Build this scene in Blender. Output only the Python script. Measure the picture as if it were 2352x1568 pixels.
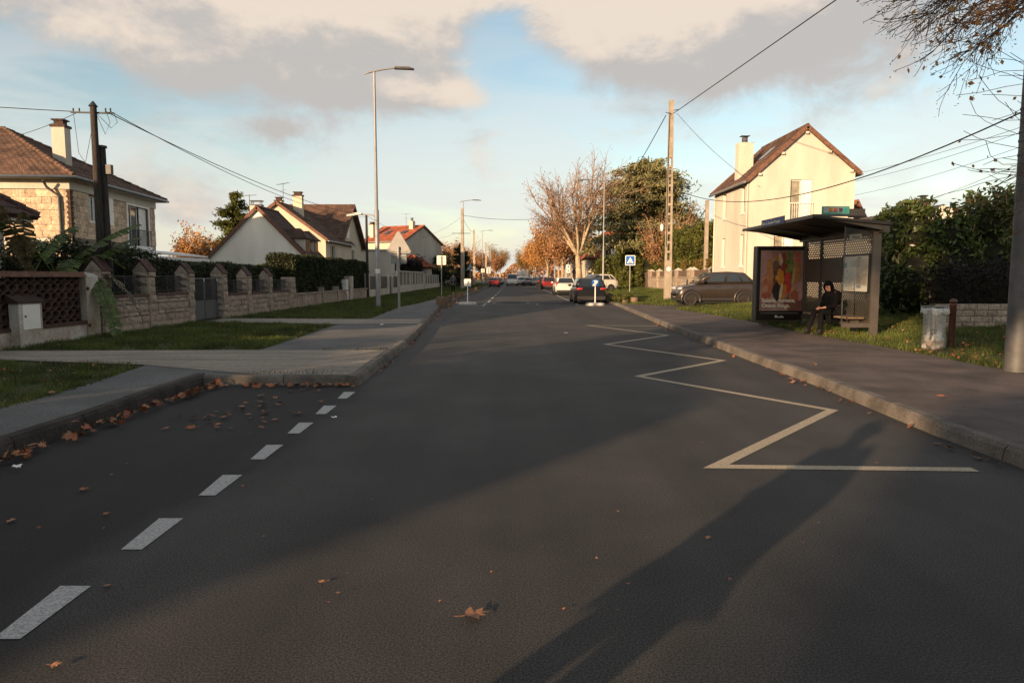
import bpy, bmesh, math, random
import numpy as np
from mathutils import Vector, Matrix
R = math.radians
random.seed(7); RNG = np.random.default_rng(7)
for o in list(bpy.data.objects): bpy.data.objects.remove(o)
SC = bpy.context.scene; COL = SC.collection

# ------------------------------------------------------------------ camera
EYE = 1.5; FPX = 1600.0; PITCH = math.atan((784-636)/FPX)      # focal length and tilt in units of a 2352 px wide picture
cam = bpy.data.cameras.new('camera'); cam.sensor_width = 36; cam.lens = 36*FPX/2352
cam.clip_start = .05; cam.clip_end = 6000
camo = bpy.data.objects.new('camera', cam); COL.objects.link(camo)
camo.location = (0, 0, EYE); camo.rotation_euler = (math.pi/2-PITCH, 0, 0)
SC.camera = camo

# ------------------------------------------------------------------ sun and sky
SUN_EL = R(10.5); SHADE_AZ = R(38)          # shadows run away from the camera, 38 degrees to the right of the street
sv = Vector((-math.sin(SHADE_AZ)*math.cos(SUN_EL), -math.cos(SHADE_AZ)*math.cos(SUN_EL), math.sin(SUN_EL)))
sl = bpy.data.lights.new('sun', 'SUN'); sl.energy = 5.0; sl.angle = R(.55); sl.color = (1, .665, .385)
so = bpy.data.objects.new('sun', sl); COL.objects.link(so)
so.rotation_euler = sv.to_track_quat('Z', 'Y').to_euler()
SC.view_settings.view_transform = 'Standard'; SC.view_settings.look = 'None'
SC.view_settings.exposure = 0.92; SC.view_settings.gamma = 1
SC.view_settings.use_curve_mapping = False

W = bpy.data.worlds.new('World'); SC.world = W; W.use_nodes = True
nt = W.node_tree; nt.nodes.clear(); L = nt.links
def wn(t, **k):
    n = nt.nodes.new(t)
    for a, b in k.items(): setattr(n, a, b)
    return n
def wm(op, a, b=None, c=None, clamp=False):
    n = wn('ShaderNodeMath', operation=op, use_clamp=clamp)
    for i, v in enumerate((a, b, c)):
        if v is None: continue
        if isinstance(v, (int, float)): n.inputs[i].default_value = v
        else: L.new(v, n.inputs[i])
    return n.outputs[0]
def wsmooth(x, a, b):
    n = wn('ShaderNodeMapRange', interpolation_type='SMOOTHSTEP')
    L.new(x, n.inputs[0]); n.inputs[1].default_value = a; n.inputs[2].default_value = b
    return n.outputs[0]
def wmix(f, a, b):
    n = wn('ShaderNodeMix', data_type='RGBA')
    if isinstance(f, (int, float)): n.inputs[0].default_value = f
    else: L.new(f, n.inputs[0])
    for v, i in ((a, 6), (b, 7)):
        if isinstance(v, tuple): n.inputs[i].default_value = (*v, 1)
        else: L.new(v, n.inputs[i])
    return n.outputs[2]
sky = wn('ShaderNodeTexSky', sky_type='NISHITA', sun_disc=False, sun_elevation=SUN_EL,
         sun_rotation=math.pi+SHADE_AZ, air_density=1.0, dust_density=1.0, ozone_density=1.6)
tc = wn('ShaderNodeTexCoord'); sp = wn('ShaderNodeSeparateXYZ'); L.new(tc.outputs['Generated'], sp.inputs[0])
SX, SY, SZ = sp.outputs
AZ = wm('ARCTAN2', SX, SY); EL = wm('ARCSINE', SZ)
def wnoise(dz, su, sv_, detail, rough, dist=0.0, seed=0.0):
    # noise on the view direction itself: no seam anywhere, flattened a little so that clouds lie along the horizon
    cb = wn('ShaderNodeCombineXYZ')
    L.new(wm('MULTIPLY', SX, su), cb.inputs[0]); L.new(wm('MULTIPLY', SY, su), cb.inputs[1])
    L.new(wm('ADD', wm('MULTIPLY', wm('ADD', SZ, dz), sv_), seed), cb.inputs[2])
    n = wn('ShaderNodeTexNoise'); n.inputs['Scale'].default_value = 1; n.inputs['Detail'].default_value = detail
    n.inputs['Roughness'].default_value = rough; n.inputs['Distortion'].default_value = dist
    L.new(cb.outputs[0], n.inputs['Vector']); return n.outputs[0]
# cloud masses, with an unseen overhead deck added: (azimuth, elevation, half width, half height, weight) in degrees
BLOBS = [(-31, 20.5, 13, 4.6, .50), (-18, 19.5, 12, 5.6, .62), (-24, 15.2, 8, 2.2, .42), (-9, 19.5, 7, 4.5, .42), (-9, 14.6, 6.5, 1.5, .40), (-3, 14.0, 4, 1.0, .2),
         (8, 20.5, 9, 3.6, .52), (17, 19.0, 10, 4.6, .58), (9, 17.0, 5, 2.6, .34), (16, 15.2, 4, 1.6, .26), (23, 17.5, 6, 3.6, .30), (25, 22, 8, 3, .3),
         (-18, 11.2, 2.6, .9, .42), (-27, 6.2, 4.6, 2.3, .40), (-23.5, 4.4, 3, 1.2, .22), (-1, 17.6, 2.6, 3.2, -.45), (1.5, 15.2, 3.0, 1.8, -.25), (-34, 12.6, 7, 2.2, -.3),
         (60, 25, 26, 12, .35), (110, 22, 30, 14, .3), (-80, 24, 26, 12, .35), (-130, 24, 30, 12, .3), (0, 52, 400, 22, .36)]  # last mass: unseen overhead deck, weighted up to dim the ambient light
def density(dz):
    s = None
    el = wm('ADD', EL, dz)
    for a, e, wa, we, k in BLOBS:
        u = wm('DIVIDE', wm('SUBTRACT', AZ, R(a)), R(wa)); v = wm('DIVIDE', wm('SUBTRACT', el, R(e)), R(we))
        g = wm('MULTIPLY', wm('EXPONENT', wm('MULTIPLY', wm('ADD', wm('MULTIPLY', u, u), wm('MULTIPLY', v, v)), -1.0)), k)
        s = g if s is None else wm('ADD', s, g)
    n = wnoise(dz, 7.5, 13.0, 9, .64, .35)
    return wm('ADD', s, wm('MULTIPLY', wm('SUBTRACT', n, .5), 1.25))
D0 = density(0.0); D1 = density(.045)
def blobs(lst):
    s = None
    for a, e, wa, we, k in lst:
        u = wm('DIVIDE', wm('SUBTRACT', AZ, R(a)), R(wa)); v = wm('DIVIDE', wm('SUBTRACT', EL, R(e)), R(we))
        g = wm('MULTIPLY', wm('EXPONENT', wm('MULTIPLY', wm('ADD', wm('MULTIPLY', u, u), wm('MULTIPLY', v, v)), -1.0)), k); s = g if s is None else wm('ADD', s, g)
    return s
THICK = blobs([(-18, 11.2, 4, 2, .6), (-9, 14.4, 8, 1.7, .30), (24, 17.5, 8, 4.5, .35), (-27, 6, 6, 2.6, .40), (13, 15, 7, 1.8, .35), (-27, 14.4, 9, 1.4, .12)])     # heavier, greyer parts
veil = wnoise(0, 3.2, 15, 6, .55, .6, 3.7)
VEIL = wm('MULTIPLY', wsmooth(veil, .30, .60), wsmooth(EL, R(26), R(1)))
HZ = wsmooth(EL, R(9), R(-1))
MASK = wsmooth(D0, .03, .48)
LIT = wsmooth(wm('SUBTRACT', wm('ADD', wm('SUBTRACT', D0, D1), wm('MULTIPLY', wm('SUBTRACT', wnoise(.02, 6.0, 11, 5, .55, .3, 9.1), .5), 1.0)), wm('ADD', THICK, wm('MULTIPLY', wsmooth(EL, R(21), R(38)), .8))), -.36, .12)  # overhead cloud turned grey to lower the ambient light
K = 10.0
c_lit = (.455*K, .388*K, .325*K); c_shade = (.292*K, .275*K, .262*K); c_veil = (.425*K, .425*K, .41*K); c_hz = (.44*K, .41*K, .37*K)
hs = wn('ShaderNodeMix', data_type='RGBA', blend_type='MULTIPLY'); hs.inputs[0].default_value = 1
L.new(sky.outputs[0], hs.inputs[6]); hs.inputs[7].default_value = (1.40, 1.26, 1.08, 1)
SKYMUL = hs
c = wmix(wm('MULTIPLY', HZ, .75), hs.outputs[2], c_hz)
c = wmix(wm('MULTIPLY', VEIL, .86), c, c_veil)
c = wmix(wm('MULTIPLY', MASK, .96), c, wmix(LIT, c_shade, c_lit))
bg = wn('ShaderNodeBackground'); bg.inputs[1].default_value = .1; L.new(c, bg.inputs[0])
wo = wn('ShaderNodeOutputWorld'); L.new(bg.outputs[0], wo.inputs[0])
SC.cycles.max_bounces = 6; SC.cycles.diffuse_bounces = 3; SC.cycles.glossy_bounces = 3
SC.cycles.transparent_max_bounces = 12; SC.cycles.transmission_bounces = 6
SC.cycles.caustics_reflective = False; SC.cycles.caustics_refractive = False

# ------------------------------------------------------------------ helpers
def ray(px, py):
    u = (px-1176)/FPX; v = (784-py)/FPX; cp, s_ = math.cos(PITCH), math.sin(PITCH)
    return u, cp+v*s_, -s_+v*cp
def gp(px, py, z=0.0):                       # where a sight line meets the level z
    r = ray(px, py); t = (z-EYE)/r[2]; return Vector((r[0]*t, r[1]*t, z))
def at(px, py, y):                           # the point of a sight line at the distance y down the street
    r = ray(px, py); t = y/r[1]; return Vector((r[0]*t, y, EYE+r[2]*t))
def ct(c, t, z=0.0):                         # c = across the sun's direction, t = along it
    ca, sa = math.cos(SHADE_AZ), math.sin(SHADE_AZ)
    return Vector((c*ca+t*sa, -c*sa+t*ca, z))
WM = {}
def _reg(o, m): WM[o.name] = m; return o
def tag(o, label=None, cat=None, group=None, kind=None):
    for k, v in (('label', label), ('category', cat), ('group', group), ('kind', kind)):
        if v: o[k] = v
    return o
def thing(name, label, cat, loc=(0, 0, 0), rz=0.0, group=None):
    o = bpy.data.objects.new(name, None); COL.objects.link(o); o.empty_display_size = .2
    o.location = loc; o.rotation_euler = (0, 0, rz)
    _reg(o, Matrix.Translation(Vector(loc)) @ Matrix.Rotation(rz, 4, 'Z'))
    return tag(o, label, cat, group)
def link(name, me, parent=None, world=False, mtx=None):
    o = bpy.data.objects.new(name, me); COL.objects.link(o)
    m = mtx if mtx is not None else Matrix.Identity(4)
    if parent is not None:
        o.parent = parent; pm = WM[parent.name]
        if world: o.matrix_parent_inverse = pm.inverted(); _reg(o, m)
        else: _reg(o, pm @ m)
    else: _reg(o, m)
    if mtx is not None: o.matrix_basis = m
    return o
def copy_tree(o, parent=None):
    c_ = o.copy(); COL.objects.link(c_); c_.parent = parent
    WM[c_.name] = WM[o.name]
    for ch in list(o.children): copy_tree(ch, c_)
    return c_
def dup(root, loc, rz=0.0, label=None, group=None):
    c_ = copy_tree(root); c_.location = loc; c_.rotation_euler = (0, 0, rz)
    if label: c_['label'] = label
    if group: c_['group'] = group
    return c_
def np_mesh(name, V, Fq, mat=None, smooth=False):
    """V (n,3), Fq (m,k) faces of one size"""
    me = bpy.data.meshes.new(name); V = np.asarray(V, dtype=np.float32); Fq = np.asarray(Fq, dtype=np.int32)
    k = Fq.shape[1]; me.vertices.add(len(V)); me.vertices.foreach_set('co', V.ravel())
    me.loops.add(Fq.size); me.loops.foreach_set('vertex_index', Fq.ravel())
    me.polygons.add(len(Fq)); me.polygons.foreach_set('loop_start', np.arange(0, Fq.size, k, dtype=np.int32))
    me.polygons.foreach_set('loop_total', np.full(len(Fq), k, dtype=np.int32))
    me.polygons.foreach_set('use_smooth', np.full(len(Fq), smooth, dtype=bool))
    me.update(calc_edges=True)
    if mat: me.materials.append(mat)
    return me
class MB:
    def __init__(s): s.v = []; s.f = []; s.sm = []
    def add(s, vs, fs, smooth=False):
        n = len(s.v); s.v += [tuple(v) for v in vs]; s.f += [tuple(i+n for i in f) for f in fs]; s.sm += [smooth]*len(fs); return s
    def quad(s, a, b, c_, d): return s.add((a, b, c_, d), ((0, 1, 2, 3),))
    def poly(s, pts): return s.add(pts, (tuple(range(len(pts))),))
    def box(s, x0, y0, z0, x1, y1, z1):
        return s.add([(x, y, z) for z in (z0, z1) for y in (y0, y1) for x in (x0, x1)],
                     [(0, 2, 3, 1), (4, 5, 7, 6), (0, 1, 5, 4), (2, 6, 7, 3), (0, 4, 6, 2), (1, 3, 7, 5)])
    def obox(s, c_, size, m=None, rz=0.0):
        m = m or Matrix.Rotation(rz, 3, 'Z'); c_ = Vector(c_); h = [k/2 for k in size]
        vs = [c_ + m @ Vector((x*h[0], y*h[1], z*h[2])) for z in (-1, 1) for y in (-1, 1) for x in (-1, 1)]
        return s.add(vs, [(0, 2, 3, 1), (4, 5, 7, 6), (0, 1, 5, 4), (2, 6, 7, 3), (0, 4, 6, 2), (1, 3, 7, 5)])
    def bar(s, p, q, w, h=None):                    # square bar between two points
        p, q = Vector(p), Vector(q); d = (q-p); l = d.length
        if l < 1e-6: return s
        m = d.to_track_quat('X', 'Z').to_matrix()
        return s.obox((p+q)/2, (l, w, h or w), m)
    def tube(s, pts, r, n=8, cap=True, smooth=True):
        pts = [Vector(p) for p in pts]; rs = r if isinstance(r, (list, tuple)) else [r]*len(pts)
        rings = []; up = Vector((0, 0, 1)); prev = None
        for i, p in enumerate(pts):
            d = (pts[min(i+1, len(pts)-1)]-pts[max(i-1, 0)]).normalized()
            a = prev if prev is not None else (Vector((1, 0, 0)) if abs(d.z) > .9 else up)
            x = (a - d*a.dot(d)).normalized(); y = d.cross(x); prev = x
            rings.append([p + (x*math.cos(2*math.pi*k/n)+y*math.sin(2*math.pi*k/n))*rs[i] for k in range(n)])
        vs = [v for g in rings for v in g]; fs = []
        for i in range(len(pts)-1):
            for k in range(n): fs.append((i*n+k, i*n+(k+1) % n, (i+1)*n+(k+1) % n, (i+1)*n+k))
        s.add(vs, fs, smooth)
        if cap: s.add(rings[0][::-1], (tuple(range(n)),)); s.add(rings[-1], (tuple(range(n)),))
        return s
    def lathe(s, prof, c_=(0, 0, 0), n=16, smooth=True):
        vs = []; c_ = Vector(c_)
        for r, z in prof:
            for k in range(n): a = 2*math.pi*k/n; vs.append(c_+Vector((r*math.cos(a), r*math.sin(a), z)))
        fs = [(i*n+k, i*n+(k+1) % n, (i+1)*n+(k+1) % n, (i+1)*n+k) for i in range(len(prof)-1) for k in range(n)]
        return s.add(vs, fs, smooth)
    def ball(s, c_, r, n=12, m=8, sc=(1, 1, 1)):
        c_ = Vector(c_); vs = []
        for j in range(m+1):
            b = -math.pi/2+math.pi*j/m
            for k in range(n):
                a = 2*math.pi*k/n
                vs.append(c_+Vector((r*sc[0]*math.cos(b)*math.cos(a), r*sc[1]*math.cos(b)*math.sin(a), r*sc[2]*math.sin(b))))
        return s.add(vs, [(j*n+k, j*n+(k+1) % n, (j+1)*n+(k+1) % n, (j+1)*n+k) for j in range(m) for k in range(n)], True)
    def prism(s, pts, d):                            # polygon pts (3D) swept along d
        d = Vector(d); n = len(pts); a = [Vector(p) for p in pts]
        s.add(a+[p+d for p in a], [tuple(range(n))[::-1], tuple(range(n, 2*n))]+[(i, (i+1) % n, n+(i+1) % n, n+i) for i in range(n)]); return s
    def disc(s, c_, r, nrm, n=20, r2=0.0):
        c_ = Vector(c_); q = Vector(nrm).to_track_quat('Z', 'Y').to_matrix()
        o_ = [c_+q @ Vector((r*math.cos(2*math.pi*k/n), r*math.sin(2*math.pi*k/n), 0)) for k in range(n)]
        if r2 <= 0: return s.poly(o_)
        i_ = [c_+q @ Vector((r2*math.cos(2*math.pi*k/n), r2*math.sin(2*math.pi*k/n), 0)) for k in range(n)]
        return s.add(o_+i_, [(k, (k+1) % n, n+(k+1) % n, n+k) for k in range(n)])
    def wall(s, o_, u, n, l, z0, z1, ops=(), depth=.16):
        """wall face from o_ along u (length l), outward normal n, with openings (u0,u1,z0,z1) that have reveals"""
        o_, u, n = Vector(o_), Vector(u), Vector(n)
        us = sorted({0.0, l, *[k for p in ops for k in p[:2]]}); zs = sorted({z0, z1, *[k for p in ops for k in p[2:4]]})
        P = lambda a, z, d=0.0: o_+u*a+Vector((0, 0, z))-n*d
        for i in range(len(us)-1):
            for j in range(len(zs)-1):
                a, b, c0, d0 = us[i], us[i+1], zs[j], zs[j+1]
                if any(p[0]-1e-6 <= a and b <= p[1]+1e-6 and p[2]-1e-6 <= c0 and d0 <= p[3]+1e-6 for p in ops): continue
                s.quad(P(a, c0), P(b, c0), P(b, d0), P(a, d0))
        for a, b, c0, d0 in [p[:4] for p in ops]:
            for q in (((a, c0), (a, d0)), ((b, d0), (b, c0)), ((a, d0), (b, d0)), ((b, c0), (a, c0))):
                s.quad(P(*q[0]), P(*q[1]), P(*q[1], depth), P(*q[0], depth))
        return s
    def mesh(s, name, mat=None):
        me = bpy.data.meshes.new(name); me.from_pydata([tuple(v) for v in s.v], [], s.f)
        me.polygons.foreach_set('use_smooth', s.sm)
        if mat: me.materials.append(mat)
        me.update(); return me
    def build(s, name, mat, parent=None, world=False, label=None, kind=None, mtx=None):
        o = link(name, s.mesh(name, mat), parent, world, mtx)
        if label: o['label'] = label
        if kind: o['kind'] = kind
        return o
def text(body, size, mat, parent, mtx, world=True, ext=.002, name='lettering', align='LEFT', sx=1.0, bold=0.0):
    cu = bpy.data.curves.new(name, 'FONT'); cu.body = body; cu.size = size; cu.extrude = ext; cu.align_x = align; cu.offset = bold
    cu.materials.append(mat); cu.resolution_u = 3
    tmp = bpy.data.objects.new('tmp', cu); COL.objects.link(tmp); me = bpy.data.meshes.new_from_object(tmp.evaluated_get(bpy.context.evaluated_depsgraph_get()))
    bpy.data.objects.remove(tmp); bpy.data.curves.remove(cu)
    return link(name, me, parent, world, mtx @ Matrix.Diagonal((sx, 1, 1, 1)))
def facing(o_, right, up):                       # matrix whose x is right, y is up
    r, u = Vector(right).normalized(), Vector(up).normalized(); n = r.cross(u)
    return Matrix.Translation(Vector(o_)) @ Matrix((r, u, n)).transposed().to_4x4()

# ------------------------------------------------------------------ materials
MATS = {}
def mat(name, col, rough=.85, var=.22, scale=2.0, fine=0.0, fscale=60.0, bump=0.0, bscale=None, rnd=0.0, metal=0.0, spec=.4, col2=None, thr=(.35, .65), coat=0.0, trans=0.0, stretch=None, emis=None):
    if name in MATS: return MATS[name]
    m = bpy.data.materials.new(name); m.use_nodes = True; t = m.node_tree; p = t.nodes['Principled BSDF']; l = t.links
    def N(ty, **k):
        n = t.nodes.new(ty)
        for a, b in k.items(): setattr(n, a, b)
        return n
    p.inputs['Roughness'].default_value = rough; p.inputs['Metallic'].default_value = metal
    p.inputs['Specular IOR Level'].default_value = spec; p.inputs['Coat Weight'].default_value = coat
    if trans: p.inputs['Transmission Weight'].default_value = trans
    ge = N('ShaderNodeNewGeometry'); src = ge.outputs['Position']
    if stretch:
        mp = N('ShaderNodeMapping'); l.new(src, mp.inputs[0]); mp.inputs['Scale'].default_value = stretch; src = mp.outputs[0]
    def noise(sc, det=4, ro=.6):
        n = N('ShaderNodeTexNoise'); n.inputs['Scale'].default_value = sc; n.inputs['Detail'].default_value = det
        n.inputs['Roughness'].default_value = ro; l.new(src, n.inputs['Vector']); return n.outputs[0]
    def mix(f, a, b, blend='MIX'):
        n = N('ShaderNodeMix', data_type='RGBA', blend_type=blend)
        for v, i in ((f, 0), (a, 6), (b, 7)):
            if isinstance(v, tuple): n.inputs[i].default_value = (*v[:3], 1)
            elif isinstance(v, (int, float)): n.inputs[i].default_value = v
            else: l.new(v, n.inputs[i])
        return n.outputs[2]
    def rng(x, a, b, c_, d):
        n = N('ShaderNodeMapRange'); l.new(x, n.inputs[0])
        for i, v in enumerate((a, b, c_, d)): n.inputs[i+1].default_value = v
        return n.outputs[0]
    out = tuple(col)
    if var or col2:
        lo = tuple(k*(1-var) for k in col); hi = tuple(k*(1+var*.7) for k in col)
        if col2: lo, hi = tuple(col2), tuple(col)
        out = mix(rng(noise(scale), thr[0], thr[1], 0, 1), lo, hi)
    if fine:
        out = mix(1.0, out, mix(rng(noise(fscale, 2, .75), .40, .60, 0, 1), (1-fine,)*3, (1+fine,)*3), 'MULTIPLY')
    if rnd:
        oi = N('ShaderNodeObjectInfo'); out = mix(1.0, out, mix(oi.outputs['Random'], (1-rnd,)*3, (1+rnd*.8, 1+rnd*.7, 1+rnd*.55)), 'MULTIPLY')
    if isinstance(out, tuple): p.inputs['Base Color'].default_value = (*out, 1)
    else: l.new(out, p.inputs['Base Color'])
    if bump:
        b = N('ShaderNodeBump'); b.inputs['Strength'].default_value = bump; b.inputs['Distance'].default_value = .02
        l.new(noise(bscale or fscale, 4, .6), b.inputs['Height']); l.new(b.outputs[0], p.inputs['Normal'])
    if emis:
        p.inputs['Emission Color'].default_value = (*emis[0], 1); p.inputs['Emission Strength'].default_value = emis[1]
    m['p'] = 1; MATS[name] = m; return m
def leafmat(name, col, rnd=.0, var=.45, scale=1.3, trl=.35, rough=.6):
    """foliage: colour differs from clump to clump, and light passes through the leaves"""
    if name in MATS: return MATS[name]
    m = mat(name, col, rough=rough, var=var, scale=scale, fine=.35, fscale=14, rnd=rnd, spec=.35); t = m.node_tree
    p = t.nodes['Principled BSDF']; o_ = t.nodes['Material Output']
    tl = t.nodes.new('ShaderNodeBsdfTranslucent'); mx = t.nodes.new('ShaderNodeMixShader'); mx.inputs[0].default_value = trl
    src = p.inputs['Base Color'].links[0].from_socket; t.links.new(src, tl.inputs[0])
    t.links.new(p.outputs[0], mx.inputs[1]); t.links.new(tl.outputs[0], mx.inputs[2]); t.links.new(mx.outputs[0], o_.inputs[0])
    return m
def glassmat(name, tint=(.85, .88, .88), alpha=.25, rough=.03):
    """thin pane: partly see-through, with reflections"""
    if name in MATS: return MATS[name]
    m = bpy.data.materials.new(name); m.use_nodes = True; t = m.node_tree; t.nodes.clear()
    o_ = t.nodes.new('ShaderNodeOutputMaterial'); tr = t.nodes.new('ShaderNodeBsdfTransparent'); tr.inputs[0].default_value = (*tint, 1)
    gl = t.nodes.new('ShaderNodeBsdfGlossy'); gl.inputs['Roughness'].default_value = rough
    fr = t.nodes.new('ShaderNodeLayerWeight'); fr.inputs[0].default_value = alpha
    mx = t.nodes.new('ShaderNodeMixShader'); t.links.new(fr.outputs['Fresnel'], mx.inputs[0])
    t.links.new(tr.outputs[0], mx.inputs[1]); t.links.new(gl.outputs[0], mx.inputs[2]); t.links.new(mx.outputs[0], o_.inputs[0])
    MATS[name] = m; return m

M_ASPH = mat('road_asphalt', (.0425, .0395, .0365), rough=.82, var=.28, scale=.55, fine=.60, fscale=105, bump=.14, bscale=105, spec=.34)
def road_wear(m, cracks=.35):
    # dirt in the unswept parking bay, long pale wheel tracks, hairline cracks: all part of the surface itself
    t = m.node_tree; l = t.links; p = t.nodes['Principled BSDF']; src = p.inputs['Base Color'].links[0].from_socket
    def N(ty, **k):
        n = t.nodes.new(ty)
        for a, b in k.items(): setattr(n, a, b)
        return n
    ge = N('ShaderNodeNewGeometry'); sx = N('ShaderNodeSeparateXYZ'); l.new(ge.outputs['Position'], sx.inputs[0])
    def noise(scl, det=4, s=1.0):
        mp = N('ShaderNodeMapping'); mp.inputs['Scale'].default_value = scl; l.new(ge.outputs['Position'], mp.inputs[0]); n = N('ShaderNodeTexNoise'); n.inputs['Scale'].default_value = s; n.inputs['Detail'].default_value = det; l.new(mp.outputs[0], n.inputs['Vector']); return n.outputs[0]
    def rng(x, a, b, c_, d, sm=False):
        n = N('ShaderNodeMapRange'); 
        if sm: n.interpolation_type = 'SMOOTHSTEP'
        l.new(x, n.inputs[0])
        for i, v in enumerate((a, b, c_, d)): n.inputs[i+1].default_value = v
        return n.outputs[0]
    def mul(a, b, op='MULTIPLY'):
        n = N('ShaderNodeMath', operation=op)
        for i, v in enumerate((a, b)):
            if isinstance(v, (int, float)): n.inputs[i].default_value = v
            else: l.new(v, n.inputs[i])
        return n.outputs[0]
    xw = mul(sx.outputs[0], mul(rng(noise((1.2, .5, 1)), .3, .7, -.35, .35), 0.0, 'ADD'), 'ADD')
    bay = mul(rng(xw, -1.75, -2.35, 0, 1, True), rng(sx.outputs[1], 9.9, 9.2, 0, 1))
    f = mul(rng(bay, 0, 1, 1, .30), rng(noise((1.6, .05, 1), 3), .35, .65, .84, 1.16))
    f = mul(f, rng(noise((.25, .12, 1), 3, 1.0), .4, .6, .90, 1.10))
    vo = N('ShaderNodeTexVoronoi', feature='DISTANCE_TO_EDGE'); vo.inputs['Scale'].default_value = .42
    nn = N('ShaderNodeTexNoise'); nn.inputs['Scale'].default_value = 1.6; nn.inputs['Detail'].default_value = 6; l.new(ge.outputs['Position'], nn.inputs['Vector'])
    va = N('ShaderNodeVectorMath', operation='ADD'); l.new(ge.outputs['Position'], va.inputs[0]); l.new(nn.outputs['Color'], va.inputs[1]); l.new(va.outputs[0], vo.inputs['Vector'])
    ck = mul(rng(vo.outputs[0], .0, .006, 1, 0), rng(noise((.18, .18, 1), 2), .52, .62, 0, cracks))
    f = mul(f, mul(1.0, ck, 'SUBTRACT'))
    mx = N('ShaderNodeMix', data_type='RGBA', blend_type='MULTIPLY'); mx.inputs[0].default_value = 1; l.new(src, mx.inputs[6]); cb = N('ShaderNodeCombineColor')
    for i in range(3): l.new(f, cb.inputs[i])
    l.new(cb.outputs[0], mx.inputs[7]); l.new(mx.outputs[2], p.inputs['Base Color'])
road_wear(M_ASPH)
M_BAY = mat('bay_asphalt', (.022, .022, .022), rough=.8, var=.55, scale=1.1, fine=.6, fscale=75, bump=.7, bscale=75, spec=.3)
M_PAVL = mat('pavement_asphalt_grey', (.112, .111, .108), rough=.9, var=.22, scale=.9, fine=.5, fscale=90, bump=.5, bscale=80)
M_PAVR = mat('pavement_asphalt_brown', (.088, .066, .058), rough=.85, var=.45, scale=1.1, fine=.4, fscale=90, bump=.4, bscale=80)
M_CONC = mat('drive_concrete', (.25, .215, .175), rough=.9, var=.25, scale=1.1, fine=.28, fscale=30, bump=.35, bscale=40, stretch=(.5, 3, 1))
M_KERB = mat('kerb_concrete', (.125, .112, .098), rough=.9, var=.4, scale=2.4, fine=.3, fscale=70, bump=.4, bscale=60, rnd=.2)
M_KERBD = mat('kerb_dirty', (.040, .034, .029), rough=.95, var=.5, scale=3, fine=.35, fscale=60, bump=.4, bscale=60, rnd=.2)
M_CAPT = mat('cap_tile', (.075, .040, .034), rough=.9, var=.3, scale=6, rnd=.2)
M_WHITE = mat('road_paint_white', (.34, .335, .325), rough=.7, scale=34, fine=.3, fscale=90, col2=(.15, .15, .147), thr=(.29, .37))
M_YEL = mat('road_paint_faded_yellow', (.36, .30, .21), rough=.7, scale=26, fine=.25, fscale=80, col2=(.16, .14, .105), thr=(.30, .42))
M_SOIL = mat('verge_soil', (.045, .062, .018), rough=1, var=.5, scale=2.0, fine=.4, fscale=30, bump=.6, bscale=30, col2=(.06, .048, .022))
M_GRASS = leafmat('grass_blades', (.082, .105, .022), var=.55, scale=.8, trl=.3)
M_STONE = mat('wall_stone', (.31, .255, .205), rough=.95, var=.25, scale=5, fine=.22, fscale=26, bump=.6, bscale=22, rnd=.17)
M_STONE2 = mat('house_stone', (.52, .405, .295), rough=.95, var=.3, scale=4, fine=.3, fscale=24, bump=.7, bscale=20, rnd=.2)
M_MORT = mat('mortar', (.17, .145, .12), rough=1, var=.25, scale=8, bump=.4, bscale=40)
M_TERRA = mat('terracotta', (.060, .031, .022), rough=.8, var=.35, scale=7, fine=.25, fscale=50, rnd=.25)
M_COPT = mat('coping_terracotta', (.17, .092, .066), rough=.85, var=.3, scale=6, rnd=.2)
M_TILE = mat('roof_tile_brown', (.108, .062, .043), rough=.85, var=.5, scale=1.6, fine=.35, fscale=18)
M_TILED = mat('roof_tile_dark', (.075, .042, .032), rough=.85, var=.45, scale=1.6, fine=.35, fscale=18)
M_TILER = mat('roof_tile_red', (.30, .085, .042), rough=.85, var=.35, scale=1.4, fine=.3, fscale=16)
M_SLATE = mat('roof_slate', (.05, .048, .05), rough=.7, var=.3, scale=2)
M_VERGE = mat('verge_tile', (.15, .075, .05), rough=.85, var=.3, scale=6)
M_REND = mat('render_white', (.52, .485, .42), rough=.93, var=.12, scale=.9, stretch=(1, 1, .3), fine=.06, fscale=40, bump=.1, bscale=60)
M_WGAB = mat('render_bright', (.80, .765, .69), rough=.93, var=.10, scale=.7, fine=.05, fscale=40, stretch=(1, 1, .35))
M_CREAM = mat('render_cream', (.55, .485, .38), rough=.93, var=.11, scale=.8, stretch=(1, 1, .3), fine=.05, fscale=40)
M_GREYR = mat('render_grey', (.46, .43, .37), rough=.93, var=.2, scale=.6, stretch=(1, 1, .3), fine=.08, fscale=30)
M_STUC = mat('stucco_stained', (.50, .47, .42), rough=.95, var=.35, scale=1.6, fine=.15, fscale=24, bump=.4, bscale=40, col2=(.30, .235, .18))
M_WPAINT = mat('white_paint', (.74, .73, .70), rough=.5, var=.08, scale=4)
M_DARKM = mat('dark_iron', (.035, .037, .04), rough=.5, var=.2, scale=8, metal=.2)
M_GATE = mat('gate_grey', (.075, .082, .09), rough=.5, var=.12, scale=3)
M_GALV = mat('galvanised', (.095, .095, .097), rough=.6, var=.25, scale=4, metal=.25)
M_ALU = mat('sign_back', (.27, .265, .255), rough=.5, var=.1, scale=3, metal=.2)
M_LAMPG = mat('lamp_grey', (.24, .25, .255), rough=.45, var=.12, scale=3, metal=.35)
M_WOOD = mat('pole_wood', (.040, .033, .028), rough=.9, var=.45, scale=4, fine=.35, fscale=20, stretch=(6, 6, .5), bump=.5, bscale=16)
M_CPOLE = mat('pole_concrete', (.31, .265, .21), rough=.9, var=.2, scale=2, fine=.2, fscale=30)
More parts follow.
